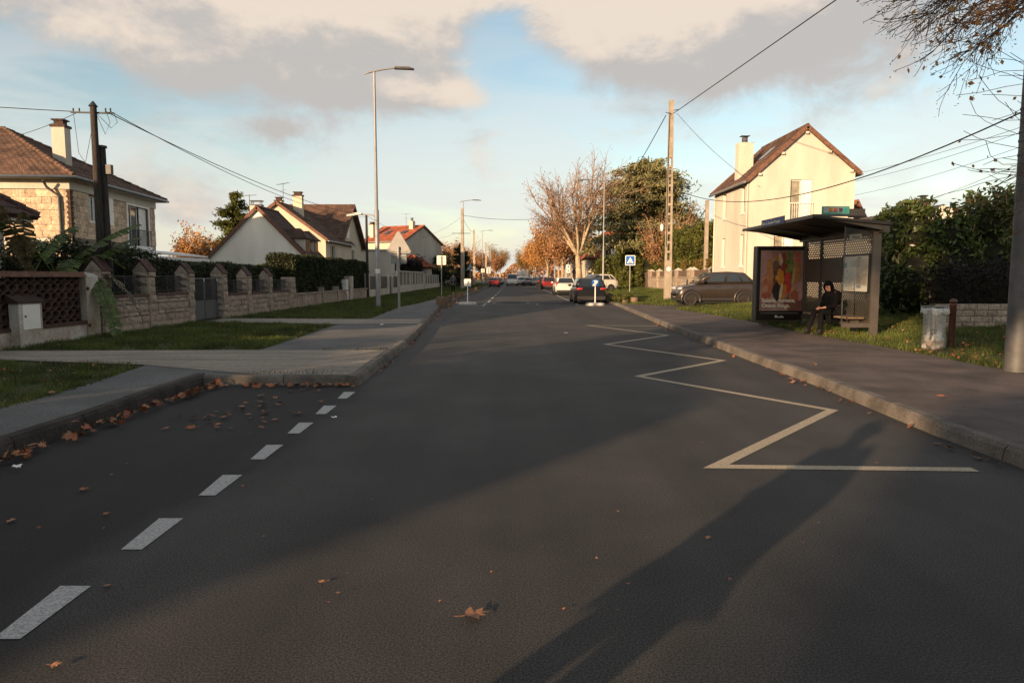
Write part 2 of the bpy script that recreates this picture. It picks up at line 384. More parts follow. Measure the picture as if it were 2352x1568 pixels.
M_BLACK = mat('black_rubber', (.015, .015, .016), rough=.7, var=.1)
M_CABLE = mat('cable_black', (.02, .02, .02), rough=.6, var=0)
M_PANE = mat('window_pane', (.03, .034, .038), rough=.06, var=0, spec=.7)
M_GLASS = glassmat('clear_glass')
M_SHEL = mat('shelter_bronze', (.115, .098, .085), rough=.42, var=.1, scale=3, metal=.5)
M_SHELD = mat('shelter_roof', (.05, .045, .042), rough=.5, var=.12, scale=3, metal=.3)
M_BARK = mat('plane_bark', (.42, .34, .235), rough=.95, var=.35, scale=3, fine=.3, fscale=14, col2=(.27, .205, .135))
M_TWIG = mat('twig', (.30, .205, .135), rough=.95, var=.3, scale=3)
M_TWIGD = mat('twig_dark', (.105, .072, .055), rough=.95, var=.3, scale=3)
# ------------------------------------------------------------------ ground, road, pavements
def sheet(name, pts, m, z=None, kind='structure', parent=None):
    b = MB(); b.poly([(p[0], p[1], p[2] if len(p) > 2 else z) for p in pts]); return b.build(name, m, parent, kind=kind)
M_FIELD = mat('far_ground', (.07, .075, .035), rough=1, var=.4, scale=.05)
sheet('ground', [(-2500, -2500), (2500, -2500), (2500, 2500), (-2500, 2500)], M_FIELD, -.06)
sheet('road', [(-6, -60), (7, -60), (7, 620), (-6, 620)], M_ASPH, 0)
KL_BAY = [(-4.2, -40), (-4.21, 6.8), (-4.30, 9.78)]
KL_END = [(-4.33, 9.62), (-3.2, 9.64), (-2.3, 9.6), (-2.13, 9.64)]
KL = [(-2.12, 9.60), (-2.19, 11.7), (-2.28, 15.1), (-2.46, 18.6), (-2.77, 23.1), (-3.16, 28.7), (-3.4, 32.6), (-3.62, 35.2), (-3.6, 46), (-3.4, 70), (-3.4, 600)]
KR = [(4.05, -40), (4.02, 6.6), (4.2, 9.3), (4.27, 12.3), (4.42, 16.3), (4.55, 20), (4.9, 26.2), (5.2, 31.7), (5.45, 36), (5.55, 44), (5.6, 600)]
left_in = [(-4.35, -40), (-4.36, 6.8), (-4.45, 9.75), (-3.2, 9.78), (-2.3, 9.76), (-2.32, 11.7), (-2.42, 15.1), (-2.6, 18.6), (-2.91, 23.1), (-3.3, 28.7), (-3.54, 32.6), (-3.76, 35.2), (-3.74, 46), (-3.54, 70), (-3.54, 600)]
lv = sheet('left_verge', left_in+[(-120, 600), (-120, -60), (-4.35, -60)], M_SOIL, .10)
ZG = .12
def zr(x): return .12+.06*min(max(x-7.4, 0), 5.6)
b = MB(); xs = [4.3, 7.4, 8.8, 10.2, 11.6, 13, 140]
ys = [-40, 0, 6.6, 9.3, 12.3, 16.3, 20, 26.2, 31.7, 36, 44, 600]
def kx(y, K=KR):
    for (a0, a1), (b0, b1) in zip(K, K[1:]):
        if a1 <= y <= b1: return a0+(b0-a0)*(y-a1)/max(b1-a1, 1e-6)
    return K[-1][0]
for y0, y1 in zip(ys, ys[1:]):
    for x0, x1 in zip(xs, xs[1:]):
        q = [(x0 if x0 > 5 else kx(y0)+.13, y0), (x1, y0), (x1, y1), (x0 if x0 > 5 else kx(y1)+.13, y1)]
        b.poly([(x, y, zr(x)-.02) for x, y in q])
b.build('right_verge', M_SOIL, kind='structure')
sheet('left_pavement', [(-4.36, -40), (-4.36, 6.8), (-4.45, 9.75), (-3.2, 9.8), (-2.3, 9.78), (-2.35, 10.6), (-3.9, 10.6), (-5.9, 11.3), (-5.75, 10.75), (-5.5, 8.8), (-5.42, 7.3), (-5.4, -40)], M_PAVL, .114)
sheet('left_pavement', [(-2.3, 13.1), (-2.42, 15.1), (-2.6, 18.6), (-2.75, 20.7), (-5.1, 20.5), (-4.93, 16.5), (-4.78, 13.15)], M_PAVL, .114)
sheet('left_pavement', [(-2.95, 22.9), (-3.3, 28.7), (-3.54, 32.6), (-3.76, 35.2), (-3.76, 60), (-4.6, 60), (-4.9, 36), (-5.2, 33), (-4.72, 23.1)], M_PAVL, .114)
sheet('driveway', [(-9.7, 13.0), (-4.8, 13.2), (-2.33, 13.25), (-2.31, 11.7), (-2.28, 9.76), (-3.88, 9.95), (-5.86, 10.95), (-8.6, 11.6), (-9.7, 11.75)], M_CONC, .12)
sheet('driveway', [(-9.6, 21.5), (-8.9, 21.3), (-5.2, 20.5), (-2.74, 20.7), (-2.93, 23.0), (-4.7, 22.95), (-9.6, 23.4)], M_CONC, .12)
sheet('right_pavement', [(kx(y)+.13, y) for y in (-40, 6.6, 9.3, 12.3, 16.3, 20, 26.2, 31.7, 35.6)]+[(6.6, 35.2), (7.2, 33.6), (9.2, 34.2), (9.2, 31.6), (7.3, 31.2), (7.0, 30), (7.35, 25.8), (7.4, 21.7), (7.2, 17.3), (7.32, 14.3), (7.36, 12.5), (7.3, 10), (7.3, -40)], M_PAVR, .124)

def kerb(K, side, name='kerb', far=62, m_=None, hh=.135):
    k = thing(name, None, None, (K[0][0], max(K[0][1], 0), 0)); k['kind'] = 'structure'
    w, h = .16, hh
    def prof(mb_len):
        m = MB(); p = [(0, 0), (side*.02, h-.035), (side*.05, h), (side*w, h), (side*w, -.02), (0, -.02)]
        m.prism([(-.5*mb_len, y, z) for y, z in p], (mb_len, 0, 0)); return m
    me = prof(1).mesh('kerb_stone', m_ or M_KERB)
    for (a0, a1), (b0, b1) in zip(K, K[1:]):
        p, q = Vector((a0, a1, 0)), Vector((b0, b1, 0)); ln = (q-p).length; n = max(1, round(ln/1.0)); d = (q-p)/n
        ang = math.atan2(d.y, d.x)
        for i in range(n):
            if i*d.y+p.y > far or i*d.y+p.y < 0:
                if i*d.y+p.y > far:
                    s_ = p+d*i; m = Matrix.Translation((s_+q)/2) @ Matrix.Rotation(ang, 4, 'Z') @ Matrix.Diagonal(((q-s_).length, 1, 1, 1))
                    o = link('kerb_run', me, k, True, m); break
                continue
            c_ = p+d*(i+.5)+Vector((random.uniform(-.003, .003), 0, random.uniform(-.003, .002)))
            m = Matrix.Translation(c_) @ Matrix.Rotation(ang+random.uniform(-.003, .003), 4, 'Z') @ Matrix.Diagonal((d.length-.011, 1, 1, 1))
            link('kerb_stone', me, k, True, m)
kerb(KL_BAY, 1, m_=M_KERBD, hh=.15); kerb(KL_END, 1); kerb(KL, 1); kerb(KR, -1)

# ------------------------------------------------------------------ road markings
def marking(name, pts, m, z=.004): return sheet(name, pts, m, z)
for i in range(-1, 7):
    y = 2.77+.955*i+(.0 if i < 6 else .02)
    marking('bay_dash', [(-2.16, y), (-2.045, y), (-2.05, y+.50), (-2.2, y+.50)], M_WHITE)
Z = [(3.62, 5.33), (1.62, 5.42), (3.62, 7.77), (1.92, 10.47), (3.80, 12.47), (2.1, 15.5), (4.02, 17.92), (2.35, 21.62), (4.45, 21.35)]
b = MB()
def miter(Zp, w):
    out_l, out_r = [], []
    for i, p in enumerate(Zp):
        p = Vector(p); d0 = (p-Vector(Zp[i-1])).normalized() if i else (Vector(Zp[1])-p).normalized()
        d1 = (Vector(Zp[i+1])-p).normalized() if i < len(Zp)-1 else d0
        n0 = Vector((-d0.y, d0.x)); n1 = Vector((-d1.y, d1.x)); mm = (n0+n1)
        mm = mm.normalized() if mm.length > .05 else n0
        k = min(1/max(mm.dot(n0), .3), 2.4)
        out_l.append(p+mm*w*k); out_r.append(p-mm*w*k)
    return out_l, out_r
zl, zr_ = miter(Z, .056)
for i in range(len(Z)-1):
    b.poly([(*zl[i], 0.004), (*zl[i+1], 0.004), (*zr_[i+1], 0.004), (*zr_[i], 0.004)])
b.build('bus_stop_zigzag', M_YEL, kind='structure')
for y0, y1, x0 in [(36.2, 37.6, -1.5), (38.5, 39.4, -1.49), (41, 45, -1.42), (48, 52, -1.4), (56, 60, -1.36), (64, 68, -1.33), (73, 77, -1.3), (84, 88, -1.3), (97, 101, -1.25), (112, 116, -1.2)]:
    marking('lane_dash', [(x0-.06, y0), (x0+.06, y0), (x0+.08, y1), (x0-.04, y1)], M_WHITE)
marking('bay_line', [(-3.5, 36.0), (-1.55, 36.3), (-1.55, 36.42), (-3.5, 36.12)], M_WHITE)
marking('parking_line', [(3.52, 37.6), (3.62, 37.6), (3.72, 60), (3.62, 60)], M_WHITE); marking('parking_line', [(3.62, 63), (3.72, 63), (3.8, 120), (3.7, 120)], M_WHITE)
marking('parking_line', [(3.55, 37.0), (5.2, 36.4), (5.2, 36.5), (3.55, 37.12)], M_WHITE)
M_CUSH = mat('speed_cushion', (.035, .034, .034), rough=.9, var=.5, scale=1.5, fine=.4, fscale=60)
for cx_, cy_, lab in ((-.05, 40.6, 'dark asphalt speed cushion in the left lane, white dashes at its edges'), (2.35, 38.9, 'dark asphalt speed cushion nearer the black hatchback, white line before it')):
    t_ = thing('speed_cushion', lab, 'speed bump', (cx_, cy_, 0), group='speed cushions across the road')
    b = MB(); q = [(-.9, -.95), (.9, -.95), (.9, .95), (-.9, .95)]; r_ = [(-.55, -.45), (.55, -.45), (.55, .45), (-.55, .45)]
    b.add([(x, y, .006) for x, y in q]+[(x, y, .065) for x, y in r_], [(4, 5, 6, 7)]+[(i, (i+1) % 4, 4+(i+1) % 4, 4+i) for i in range(4)])
    b.build('ramp', M_CUSH, t_)
    for x0, x1, y0, y1 in ((-.95, -.45, -1.12, -1.0), (.45, .95, -1.12, -1.0), (-1.02, -.92, -1.1, -.5), (.92, 1.02, -1.1, -.5)) if cx_ < 1 else ((-.95, -.1, -1.12, -1.0), (.0, .95, -1.12, -1.0), (-1.02, -.92, -1.1, -.3)):
        b = MB(); b.poly([(x0, y0, .01), (x1, y0, .01), (x1, y1, .01), (x0, y1, .01)]); b.build('white_marking', M_WHITE, t_)
# ------------------------------------------------------------------ grass
def in_poly(P, X, Y):
    ins = np.zeros(len(X), bool); n = len(P)
    for i in range(n):
        x0, y0 = P[i]; x1, y1 = P[(i+1) % n]
        c_ = ((y0 > Y) != (y1 > Y)) & (X < (x1-x0)*(Y-y0)/((y1-y0) if y1 != y0 else 1e-9)+x0); ins ^= c_
    return ins
def grass(name, P, dens, h0, h1, w, zf, lab=None):
    P = np.array(P, float); (x0, y0), (x1, y1) = P.min(0), P.max(0)
    n = int(dens*(x1-x0)*(y1-y0)); X = RNG.uniform(x0, x1, n); Y = RNG.uniform(y0, y1, n)
    k = in_poly(P, X, Y); X, Y = X[k], Y[k]; n = len(X)
    # tufts: density and height vary over the ground
    q = np.sin(X*3.1+np.sin(Y*2.3)*1.7)*np.sin(Y*2.7+np.cos(X*1.9)*1.5)+.5*np.sin(X*9.3+Y*4.1)
    keep = RNG.uniform(-1.9, 1.2, n) < q; X, Y, q = X[keep], Y[keep], q[keep]; n = len(X)
    H = RNG.uniform(h0, h1, n)*(1+.28*q); a = RNG.uniform(0, 6.283, n); le = RNG.uniform(.1, .9, n)*H; a2 = RNG.uniform(0, 6.283, n)
    Zb = np.array([zf(x) for x in X])-.015
    V = np.empty((n, 3, 3), np.float32); ww = w*RNG.uniform(.6, 1.3, n)
    V[:, 0] = np.c_[X-np.cos(a)*ww, Y-np.sin(a)*ww, Zb]; V[:, 1] = np.c_[X+np.cos(a)*ww, Y+np.sin(a)*ww, Zb]
    V[:, 2] = np.c_[X+np.cos(a2)*le, Y+np.sin(a2)*le, Zb+H]
    o = link(name, np_mesh(name, V.reshape(-1, 3), np.arange(3*n).reshape(-1, 3), M_GRASS)); o['kind'] = 'stuff'; o['label'] = lab or 'short mown grass with gaps and tufts on the verge'; o['category'] = 'grass'
    return o
zl_ = lambda x: .115
grass('grass', [(-9.7, 11.5), (-8.5, 11.4), (-5.75, 10.7), (-5.42, 8.8), (-5.36, 7.2), (-5.36, 4), (-9.7, 4)], 1500, .05, .11, .006, zl_, 'short grass on the nearest left verge beside the grey pavement')
grass('grass', [(-9.75, 13.2), (-4.85, 13.3), (-4.97, 16.5), (-5.2, 20.2), (-9.2, 21.2), (-9.75, 21.4)], 1300, .05, .12, .007, zl_, 'short grass on the left verge between the two driveways')
grass('grass', [(-9.6, 23.4), (-4.75, 23.1), (-5.2, 32), (-5.0, 36), (-4.7, 60), (-9.6, 60)], 420, .06, .13, .012, zl_, 'grass on the left verge around the tall street lamp')
grass('grass', [(-9.6, 60), (-4.7, 60), (-4.6, 130), (-9.6, 130)], 60, .08, .18, .03, zl_, 'far grass strip along the left garden walls')
grass('grass', [(7.35, 2), (7.4, 12.5), (7.35, 14.3), (7.2, 17.3), (7.42, 21.7), (13.4, 21.7), (13.4, 2)], 1000, .05, .12, .008, zr, 'sunlit grass around the bus shelter and the litter bag')
grass('grass', [(7.42, 21.7), (7.36, 25.8), (7.05, 30), (7.3, 31.2), (9.2, 31.6), (13, 31.6), (13.4, 21.7)], 650, .06, .13, .010, zr, 'sunlit grass in front of the grey parked car')
grass('grass', [(7.25, 33.8), (6.7, 35.3), (5.8, 36), (5.75, 60), (12.9, 60), (12.9, 34.4), (9.2, 34.4)], 300, .07, .14, .014, zr, 'grass around the concrete lattice pole on the right')
grass('grass', [(5.8, 60), (12.9, 60), (12.9, 130), (5.8, 130)], 50, .08, .2, .035, zr, 'far grass under the roadside plane trees')
for P in ([(-4.3, 10.0), (-2.3, 9.82), (-2.3, 9.95), (-3.9, 10.05)], [(-3.6, 13.1), (-2.4, 13.1), (-2.4, 13.3), (-3.6, 13.25)], [(5.6, 34.8), (6.6, 35.4), (6.4, 39), (5.6, 39)]):
    grass('grass', P, 900, .03, .10, .007, lambda x: .12, 'tufts growing in the paving joint')

# ------------------------------------------------------------------ stone pieces
def stone_mesh(name, m, rough=.04, seed=0):
    rr = random.Random(seed); bm = bmesh.new(); bmesh.ops.create_grid(bm, x_segments=4, y_segments=3, size=.5)
    for v in bm.verts:
        ex = abs(v.co.x) > .49 or abs(v.co.y) > .49
        x, z = v.co.x, v.co.y
        v.co = Vector((x, .28 if ex else .5+rr.uniform(-.16, .1), z))
    ret = bmesh.ops.extrude_edge_only(bm, edges=[e for e in bm.edges if e.is_boundary])
    for v in [g for g in ret['geom'] if isinstance(g, bmesh.types.BMVert)]: v.co.y = -.5
    bmesh.ops.recalc_face_normals(bm, faces=bm.faces)
    me = bpy.data.meshes.new(name); bm.to_mesh(me); bm.free(); me.materials.append(m); return me
ST = [stone_mesh('stone', M_STONE, seed=i) for i in range(4)]
SH = [stone_mesh('stone', M_STONE2, seed=10+i) for i in range(4)]
def stones(parent, meshes, o_, ang, ln, z0, z1, ch, lens, th, ops=(), gap=.014, name='stone', jit=.012, left=None):
    """courses of stones on a face that starts at o_ and runs along the direction ang; the outward side is to the right of it"""
    u = Vector((math.cos(ang), math.sin(ang), 0)); n = Vector((u.y, -u.x, 0)); z = z0; row = 0; cnt = 0
    while z < z1-.03:
        h = min(random.choice(ch), z1-z)
        if z1-z-h < .06: h = z1-z
        a = -random.uniform(0, lens[1])*.5 if row % 2 else 0.0
        while a < ln-.01:
            l0 = random.uniform(*lens); s0, e0 = max(a, 0), min(a+l0, ln)
            if ln-e0 < .1: e0 = ln
            a = max(a+l0, e0)
            segs = [(s0, e0)]
            for p in ops:
                if z+h > p[2]+.02 and z < p[3]-.02:
                    ns = []
                    for q in segs:
                        if q[1] <= p[0] or q[0] >= p[1]: ns.append(q); continue
                        if q[0] < p[0]-.06: ns.append((q[0], p[0]))
                        if q[1] > p[1]+.06: ns.append((p[1], q[1]))
                    segs = ns
            for q0, q1 in segs:
                if q1-q0 < .05: continue
                c_ = Vector(o_)+u*((q0+q1)/2)+n*(th*.25+random.uniform(-jit, jit))+Vector((0, 0, z+h/2))
                rot = Matrix((-u, n, Vector((0, 0, 1)))).transposed().to_4x4()
                m = Matrix.Translation(c_) @ rot @ Matrix.Diagonal((q1-q0-gap, th, h-gap, 1))
                link(name, random.choice(meshes), parent, True, m); cnt += 1
        z += h; row += 1
    return cnt

# ------------------------------------------------------------------ left: terracotta lattice wall and meter box
XW = -9.85                                   # street face of the left garden walls
t = thing('lattice_wall', 'garden wall of open terracotta half-round tiles on a stained white plinth', 'wall', (XW, 14, 0))
b = MB(); b.box(XW-.24, 4, 0, XW, 16.1, .42); b.build('plinth', M_STUC, t, True)
b = MB(); b.box(XW-.30, 4, .42, XW+.03, 16.1, .50); b.build('sill', M_TERRA, t, True)
cop = MB(); cop.prism([(-.19, -.5, 0), (.19, -.5, 0), (.19, -.5, .05), (.14, -.5, .06), (.14, -.5, .115), (-.19, -.5, .115)], (0, 1, 0)); cme = cop.mesh('coping_tile', M_COPT)
for i in range(10):
    ln = 16.08-i*.62
    link('coping_tile', cme, t, True, Matrix.Translation((XW-.11, ln-.31, 1.50)) @ Matrix.Diagonal((1, .605, 1, 1)))
hp = MB(); n = 9; ro, ri = .122, .100
for s0 in (-1, 1):
    vs = []
    for k in range(n):
        a = math.pi*k/(n-1); vs += [(s0*.1, ro*math.cos(a), -ro*math.sin(a)*.78), (s0*.1, ri*math.cos(a), -ri*math.sin(a)*.78)]
    hp.v += vs
m_ = 2*n
for k in range(n-1):
    a, c_ = 2*k, 2*k+2
    hp.f += [(a, c_, m_+c_, m_+a), (a+1, m_+a+1, m_+c_+1, c_+1), (a, a+1, c_+1, c_), (m_+a, m_+c_, m_+c_+1, m_+a+1)]; hp.sm += [True, True, False, False]
hme = hp.mesh('half_round_tile', M_TERRA)
for r_ in range(5):
    for i in range(13):
        y = 15.83-i*.252; z = .50+.195*r_
        for dz, rot in ((.196, 0), (.0, math.pi)):       # a bowl above and an arch below meet in the middle of each cell
            link('half_round_tile', hme, t, True, Matrix.Translation((XW-.12+random.uniform(-.008, .008), y, z+dz)) @ Matrix.Rotation(rot, 4, 'X'))
b = MB()
for i in range(7): b.box(XW-.22, 15.955-i*.504-.012, .5, XW-.03, 15.955-i*.504+.012, 1.5)
b.build('upright', M_TERRA, t, True)
t = thing('gate_pillar', 'smooth white rendered pillar at the end of the terracotta lattice wall', 'pillar', (XW, 16.5, 0))
b = MB(); b.prism([(XW-.28, 16.12, 0), (XW+.02, 16.12, 0), (XW+.02, 16.12, 1.5), (XW-.06, 16.12, 1.57), (XW-.28, 16.12, 1.62)], (0, .5, 0)); b.build('shaft', M_STUC, t, True)
b = MB(); b.box(XW+.02, 16.14, .35, XW+.05, 16.2, .42); b.box(XW+.02, 16.14, 1.2, XW+.05, 16.2, 1.27); b.build('hinge', M_DARKM, t, True)
t = thing('meter_box', 'white utility meter cabinet with a small tiled roof against the lattice wall', 'meter box', (XW, 13.95, 0))
b = MB(); b.box(XW+.005, 13.62, 0, XW+.2, 14.3, .98); b.build('cabinet', M_STUC, t, True)
b = MB(); b.box(XW+.2, 13.72, .46, XW+.215, 14.22, .95); d = b.build('door', M_WPAINT, t, True)
b = MB(); b.box(XW+.215, 13.76, .70, XW+.225, 13.80, .74); b.build('lock', M_DARKM, d)
b = MB(); b.prism([(XW+.24, 13.56, .98), (XW+.0, 13.56, .98), (XW+.0, 13.56, 1.14), (XW+.24, 13.56, 1.02)], (0, .8, 0)); b.build('tiled_roof', M_TERRA, t, True)

# ------------------------------------------------------------------ left: stone garden wall with pillars, railings and gate
t_wall = thing('stone_wall', 'low stone garden wall with gabled pillars and dark railings behind the verge', 'wall', (XW-.15, 24, 0))
def stone_run(y0, y1, z1):
    b = MB(); b.box(XW-.34, y0, 0, XW-.045, y1, z1-.01); b.build('core', M_MORT, t_wall, True)
    b = MB(); b.box(XW-.33, y0, 0.05, XW+.01, y1, .27); b.build('base_course', M_STONE, t_wall, True)
    stones(t_wall, ST, (XW-.03, y0, 0), math.pi/2, y1-y0, .27, z1, (.11, .12, .19, .2), (.28, .62), .08)
def cap_band(y0, y1, z):
    b = MB(); b.box(XW-.37, y0, z, XW+.04, y1, z+.07); b.build('coping', mat('coping_dark', (.095, .055, .045), rough=.9, var=.3, scale=5), t_wall, True)
def pillar(y0, w=.37, zt=1.78, cap=True, d=.36):
    b = MB(); b.box(XW-d+.02, y0+.02, 0, XW-.0, y0+w-.02, zt-(.12 if cap else 0)); b.build('pillar_core', M_MORT, t_wall, True)
    top = zt-.14 if cap else zt
    stones(t_wall, ST, (XW+.0, y0, 0), math.pi/2, w, .1, top, (.22, .24), (.5, .6), .1, jit=.02)
    stones(t_wall, ST, (XW-d, y0+.02, 0), 0, d+.03, .1, top, (.22, .24), (.5, .6), .1, jit=.02)
    if cap:
        b = MB(); b.prism([(XW-d-.03, y0-.02, top), (XW+.05, y0-.02, top), (XW-d/2, y0-.02, zt+.12)], (0, w+.04, 0)); b.build('gable_stone', M_STONE, t_wall, True)
        mx = Vector((XW-d/2, 0, zt+.15))
        for sgn in (1, -1):
            ex = Vector((XW+.07 if sgn > 0 else XW-d-.05, 0, top-.01))
            for i in range(2):
                p, q = mx.lerp(ex, i*.48), mx.lerp(ex, i*.48+.54); up = Vector((0, 0, .028-.012*i))
                b = MB(); b.prism([(p.x, y0-.03, p.z+up.z), (q.x, y0-.03, q.z+up.z), (q.x, y0-.03, q.z+up.z+.03), (p.x, y0-.03, p.z+up.z+.03)], (0, w+.06, 0)); b.build('cap_tile', M_CAPT, t_wall, True)
def railing(y0, y1, z0, z1):
    b = MB(); x = XW-.16
    b.bar((x, y0, z1), (x, y1, z1), .03, .02); b.bar((x, y0, z0+.06), (x, y1, z0+.06), .03, .02)
    ym = (y0+y1)/2; b.bar((x, ym, z0), (x, ym, z1), .03)
    k = .1
    while k < (y1-y0)*1.0:
        for s_ in (1, -1):
            lo, hi = ym+s_*(k-.35), ym+s_*k
            zl0 = z0+.06; zh = z1
            a0, a1 = lo, hi
            if s_*(a0-ym) < 0: zl0 += (zh-zl0)*(-(s_*(a0-ym))/.35); a0 = ym
            if s_*(a1-ym) > (y1-y0)/2: f = ((y1-y0)/2-s_*(a0-ym))/max(s_*(a1-a0), 1e-3); 
            else: f = 1
            if f > 0.05: b.bar((x, a0, zl0), (x, a0+(a1-a0)*min(f, 1), zl0+(zh-zl0)*min(f, 1)), .014)
        k += .11
    b.build('railing', M_DARKM, t_wall, True)
PIL = [(16.75, 1.78), (18.86, 1.78), (21.2, 1.74), (23.72, 1.74), (25.95, 1.68), (28.25, 1.66)]
stone_run(17.0, 21.62, .98); stone_run(23.72, 31.3, .86)
for y, zt in PIL: pillar(y, zt=zt)
pillar(30.9, .75, 1.5, False)
for (a, _), (c_, _) in (((17.2, 0), (18.86, 0)), ((19.3, 0), (21.2, 0))): cap_band(a, c_, .98); railing(a, c_, 1.05, 1.52)
for (a, c_) in ((24.2, 25.95), (26.4, 28.25), (28.7, 30.9)): cap_band(a, c_, .86); railing(a, c_, .93, 1.38)
t = thing('double_gate', 'dark grey double metal gate with slanting bars between stone pillars', 'gate', (XW-.15, 22.6, 0))
for k, (y0, y1) in enumerate(((21.68, 22.66), (22.69, 23.68))):
    x = XW-.16
    b = MB(); b.box(x-.02, y0, .16, x+.02, y1, .70); lf = b.build('gate_leaf', M_GATE, t, True)
    b = MB()
    for q in (((x, y0+.02, .14), (x, y0+.02, 1.46)), ((x, y1-.02, .14), (x, y1-.02, 1.46)), ((x, y0, 1.45), (x, y1, 1.45)), ((x, y0, .72), (x, y1, .72)), ((x, y0, .16), (x, y1, .16))): b.bar(*q, .045)
    b.build('frame', M_GATE, lf)
    b = MB(); n = 14
    for i in range(-5, n):
        a = y0+(y1-y0)*i/n; a1 = a+.34; z0, z1 = .74, 1.43
        lo, hi = (a, z0), (a1, z1)
        if a < y0: f = (y0-a)/.34; lo = (y0, z0+(z1-z0)*f)
        if a1 > y1: f = (y1-a)/.34; hi = (y1, z0+(z1-z0)*f)
        if hi[0]-lo[0] > .02: b.bar((x, *lo), (x, *hi), .014)
    b.build('bars', M_DARKM, lf)
    b = MB(); b.box(x+.02, y1-.04, 1.36, x+.04, y1-.005, 1.46); b.build('clip', M_WPAINT, lf)
# lower wall of upright panels below the clipped hedge
t = thing('panel_wall', 'low stained wall of upright stone panels under the tall clipped hedge', 'wall', (XW, 38, 0))
b = MB(); b.box(XW-.28, 31.7, 0, XW-.05, 47.6, .68); b.build('core', M_MORT, t, True)
b = MB(); b.box(XW-.32, 31.7, .68, XW+.03, 47.6, .75); b.build('coping', M_STONE, t, True)
y = 31.75
while y < 47.4:
    w = random.uniform(.30, .42)
    link('stone_panel', random.choice(ST), t, True, Matrix.Translation((XW-.04, y+w/2, .38)) @ Matrix((Vector((0, -1, 0)), Vector((1, 0, 0)), Vector((0, 0, 1)))).transposed().to_4x4() @ Matrix.Diagonal((w-.03, .05, .58, 1)))
    y += w
for y in (36.3, 39.4): b = MB(); b.box(XW-.3, y, 0, XW+.04, y+.16, .98); b.build('stub_pillar', M_STONE, t, True)
t = thing('gate_pillar', 'pale square pillar with a white letter box standing in the hedge', 'pillar', (XW, 42.6, 0))
b = MB(); b.box(XW-.45, 42.3, 0, XW+.05, 43.2, 1.55); b.build('shaft', M_STUC, t, True)
b = MB(); b.box(XW-.40, 41.7, .15, XW-.02, 42.1, 1.35); b.build('meter_cabinet', M_WPAINT, t, True)
# ------------------------------------------------------------------ houses
M_PALEP = mat('pale_pane', (.26, .235, .18), rough=.25, var=.35, scale=3, spec=.6)  # pale patchy tone in place of the dark pane
def xf(b, m):
    b.v = [tuple(m @ Vector(v)) for v in b.v]; return b
def tiled(parent, o_, u, v, poly, mt, course=.33, colw=.24, amp=.022, thick=.10):
    """a pitched roof plane: slab plus overlapping courses of tiles; poly in (along the eave, up the slope)"""
    o_, u, v = Vector(o_), Vector(u).normalized(), Vector(v).normalized(); n = u.cross(v)
    P = lambda a, c_, d=0.0: o_+u*a+v*c_+n*d
    b = MB(); b.prism([P(a, c_, -thick) for a, c_ in poly], n*thick); ro = b.build('roof', mt, parent, True)
    vmin, vmax = min(p[1] for p in poly), max(p[1] for p in poly)
    V, Q = [], []; r = vmin
    def span(y):
        xs = []
        for (x0, y0), (x1, y1) in zip(poly, poly[1:]+poly[:1]):
            if (y0-y)*(y1-y) <= 0 and y0 != y1: xs.append(x0+(x1-x0)*(y-y0)/(y1-y0))
        return (min(xs), max(xs)) if len(xs) > 1 else None
    while r < vmax-.02:
        r1 = min(r+course, vmax); s0, s1 = span(r+1e-4), span(r1-1e-4)
        if s0 and s1:
            k = max(2, int(max(s0[1]-s0[0], s1[1]-s1[0])/(colw/4))); b0 = len(V)
            jit = random.uniform(-.004, .004)
            for i in range(k+1):
                f = i/k; a0 = s0[0]+(s0[1]-s0[0])*f; a1 = s1[0]+(s1[1]-s1[0])*f
                w0 = amp*abs(math.sin(math.pi*a0/colw)); w1 = amp*abs(math.sin(math.pi*a1/colw))
                V += [P(a0, r-.03, .006), P(a0, r-.03, .038+w0+jit), P(a1, r1, .010+w1+jit)]
            for i in range(k):
                q = b0+3*i; Q += [(q, q+3, q+4, q+1), (q+1, q+4, q+5, q+2)]
        r = r1
    if V:
        o2 = link('roof_tiles', np_mesh('roof_tiles', [tuple(x) for x in V], Q, mt), ro, False); o2['kind'] = 'stuff'
    return ro
def window(root, m, o_, u, n, w, z0, z1, depth=.16, fr=.06, kind='win', mf=None, panes=2, mp=None):
    """frame, pane and sill set back in an opening; o_ is the opening's lower left corner on the face"""
    o_, u, n = Vector(o_), Vector(u), Vector(n); mf = mf or M_WPAINT
    up = Vector((0, 0, 1)); P = lambda a, z, d: o_+u*a+up*z-n*d
    b = MB(); h = z1-z0; d = depth-.05
    for a0, a1, c0, c1 in [(0, w, 0, fr), (0, w, h-fr, h), (0, fr, fr, h-fr), (w-fr, w, fr, h-fr)]+[(w*i/panes-fr*.4, w*i/panes+fr*.4, fr, h-fr) for i in range(1, panes)]:
        b.prism([P(a0, c0, d), P(a1, c0, d), P(a1, c1, d), P(a0, c1, d)], -n*.05)
    f = xf(b, m).build('window' if kind == 'win' else 'door', mf, root, True)
    b = MB(); b.quad(P(0, 0, depth-.015), P(w, 0, depth-.015), P(w, h, depth-.015), P(0, h, depth-.015))
    xf(b, m).build('pane', mp or M_PANE, f)
    if kind == 'win':
        b = MB(); b.prism([P(-.06, -.07, -.05), P(w+.06, -.07, -.05), P(w+.06, -.003, -.05), P(-.06, -.003, -.05)], -n*(.05+depth-.06)); xf(b, m).build('sill', mf, f)
    return f
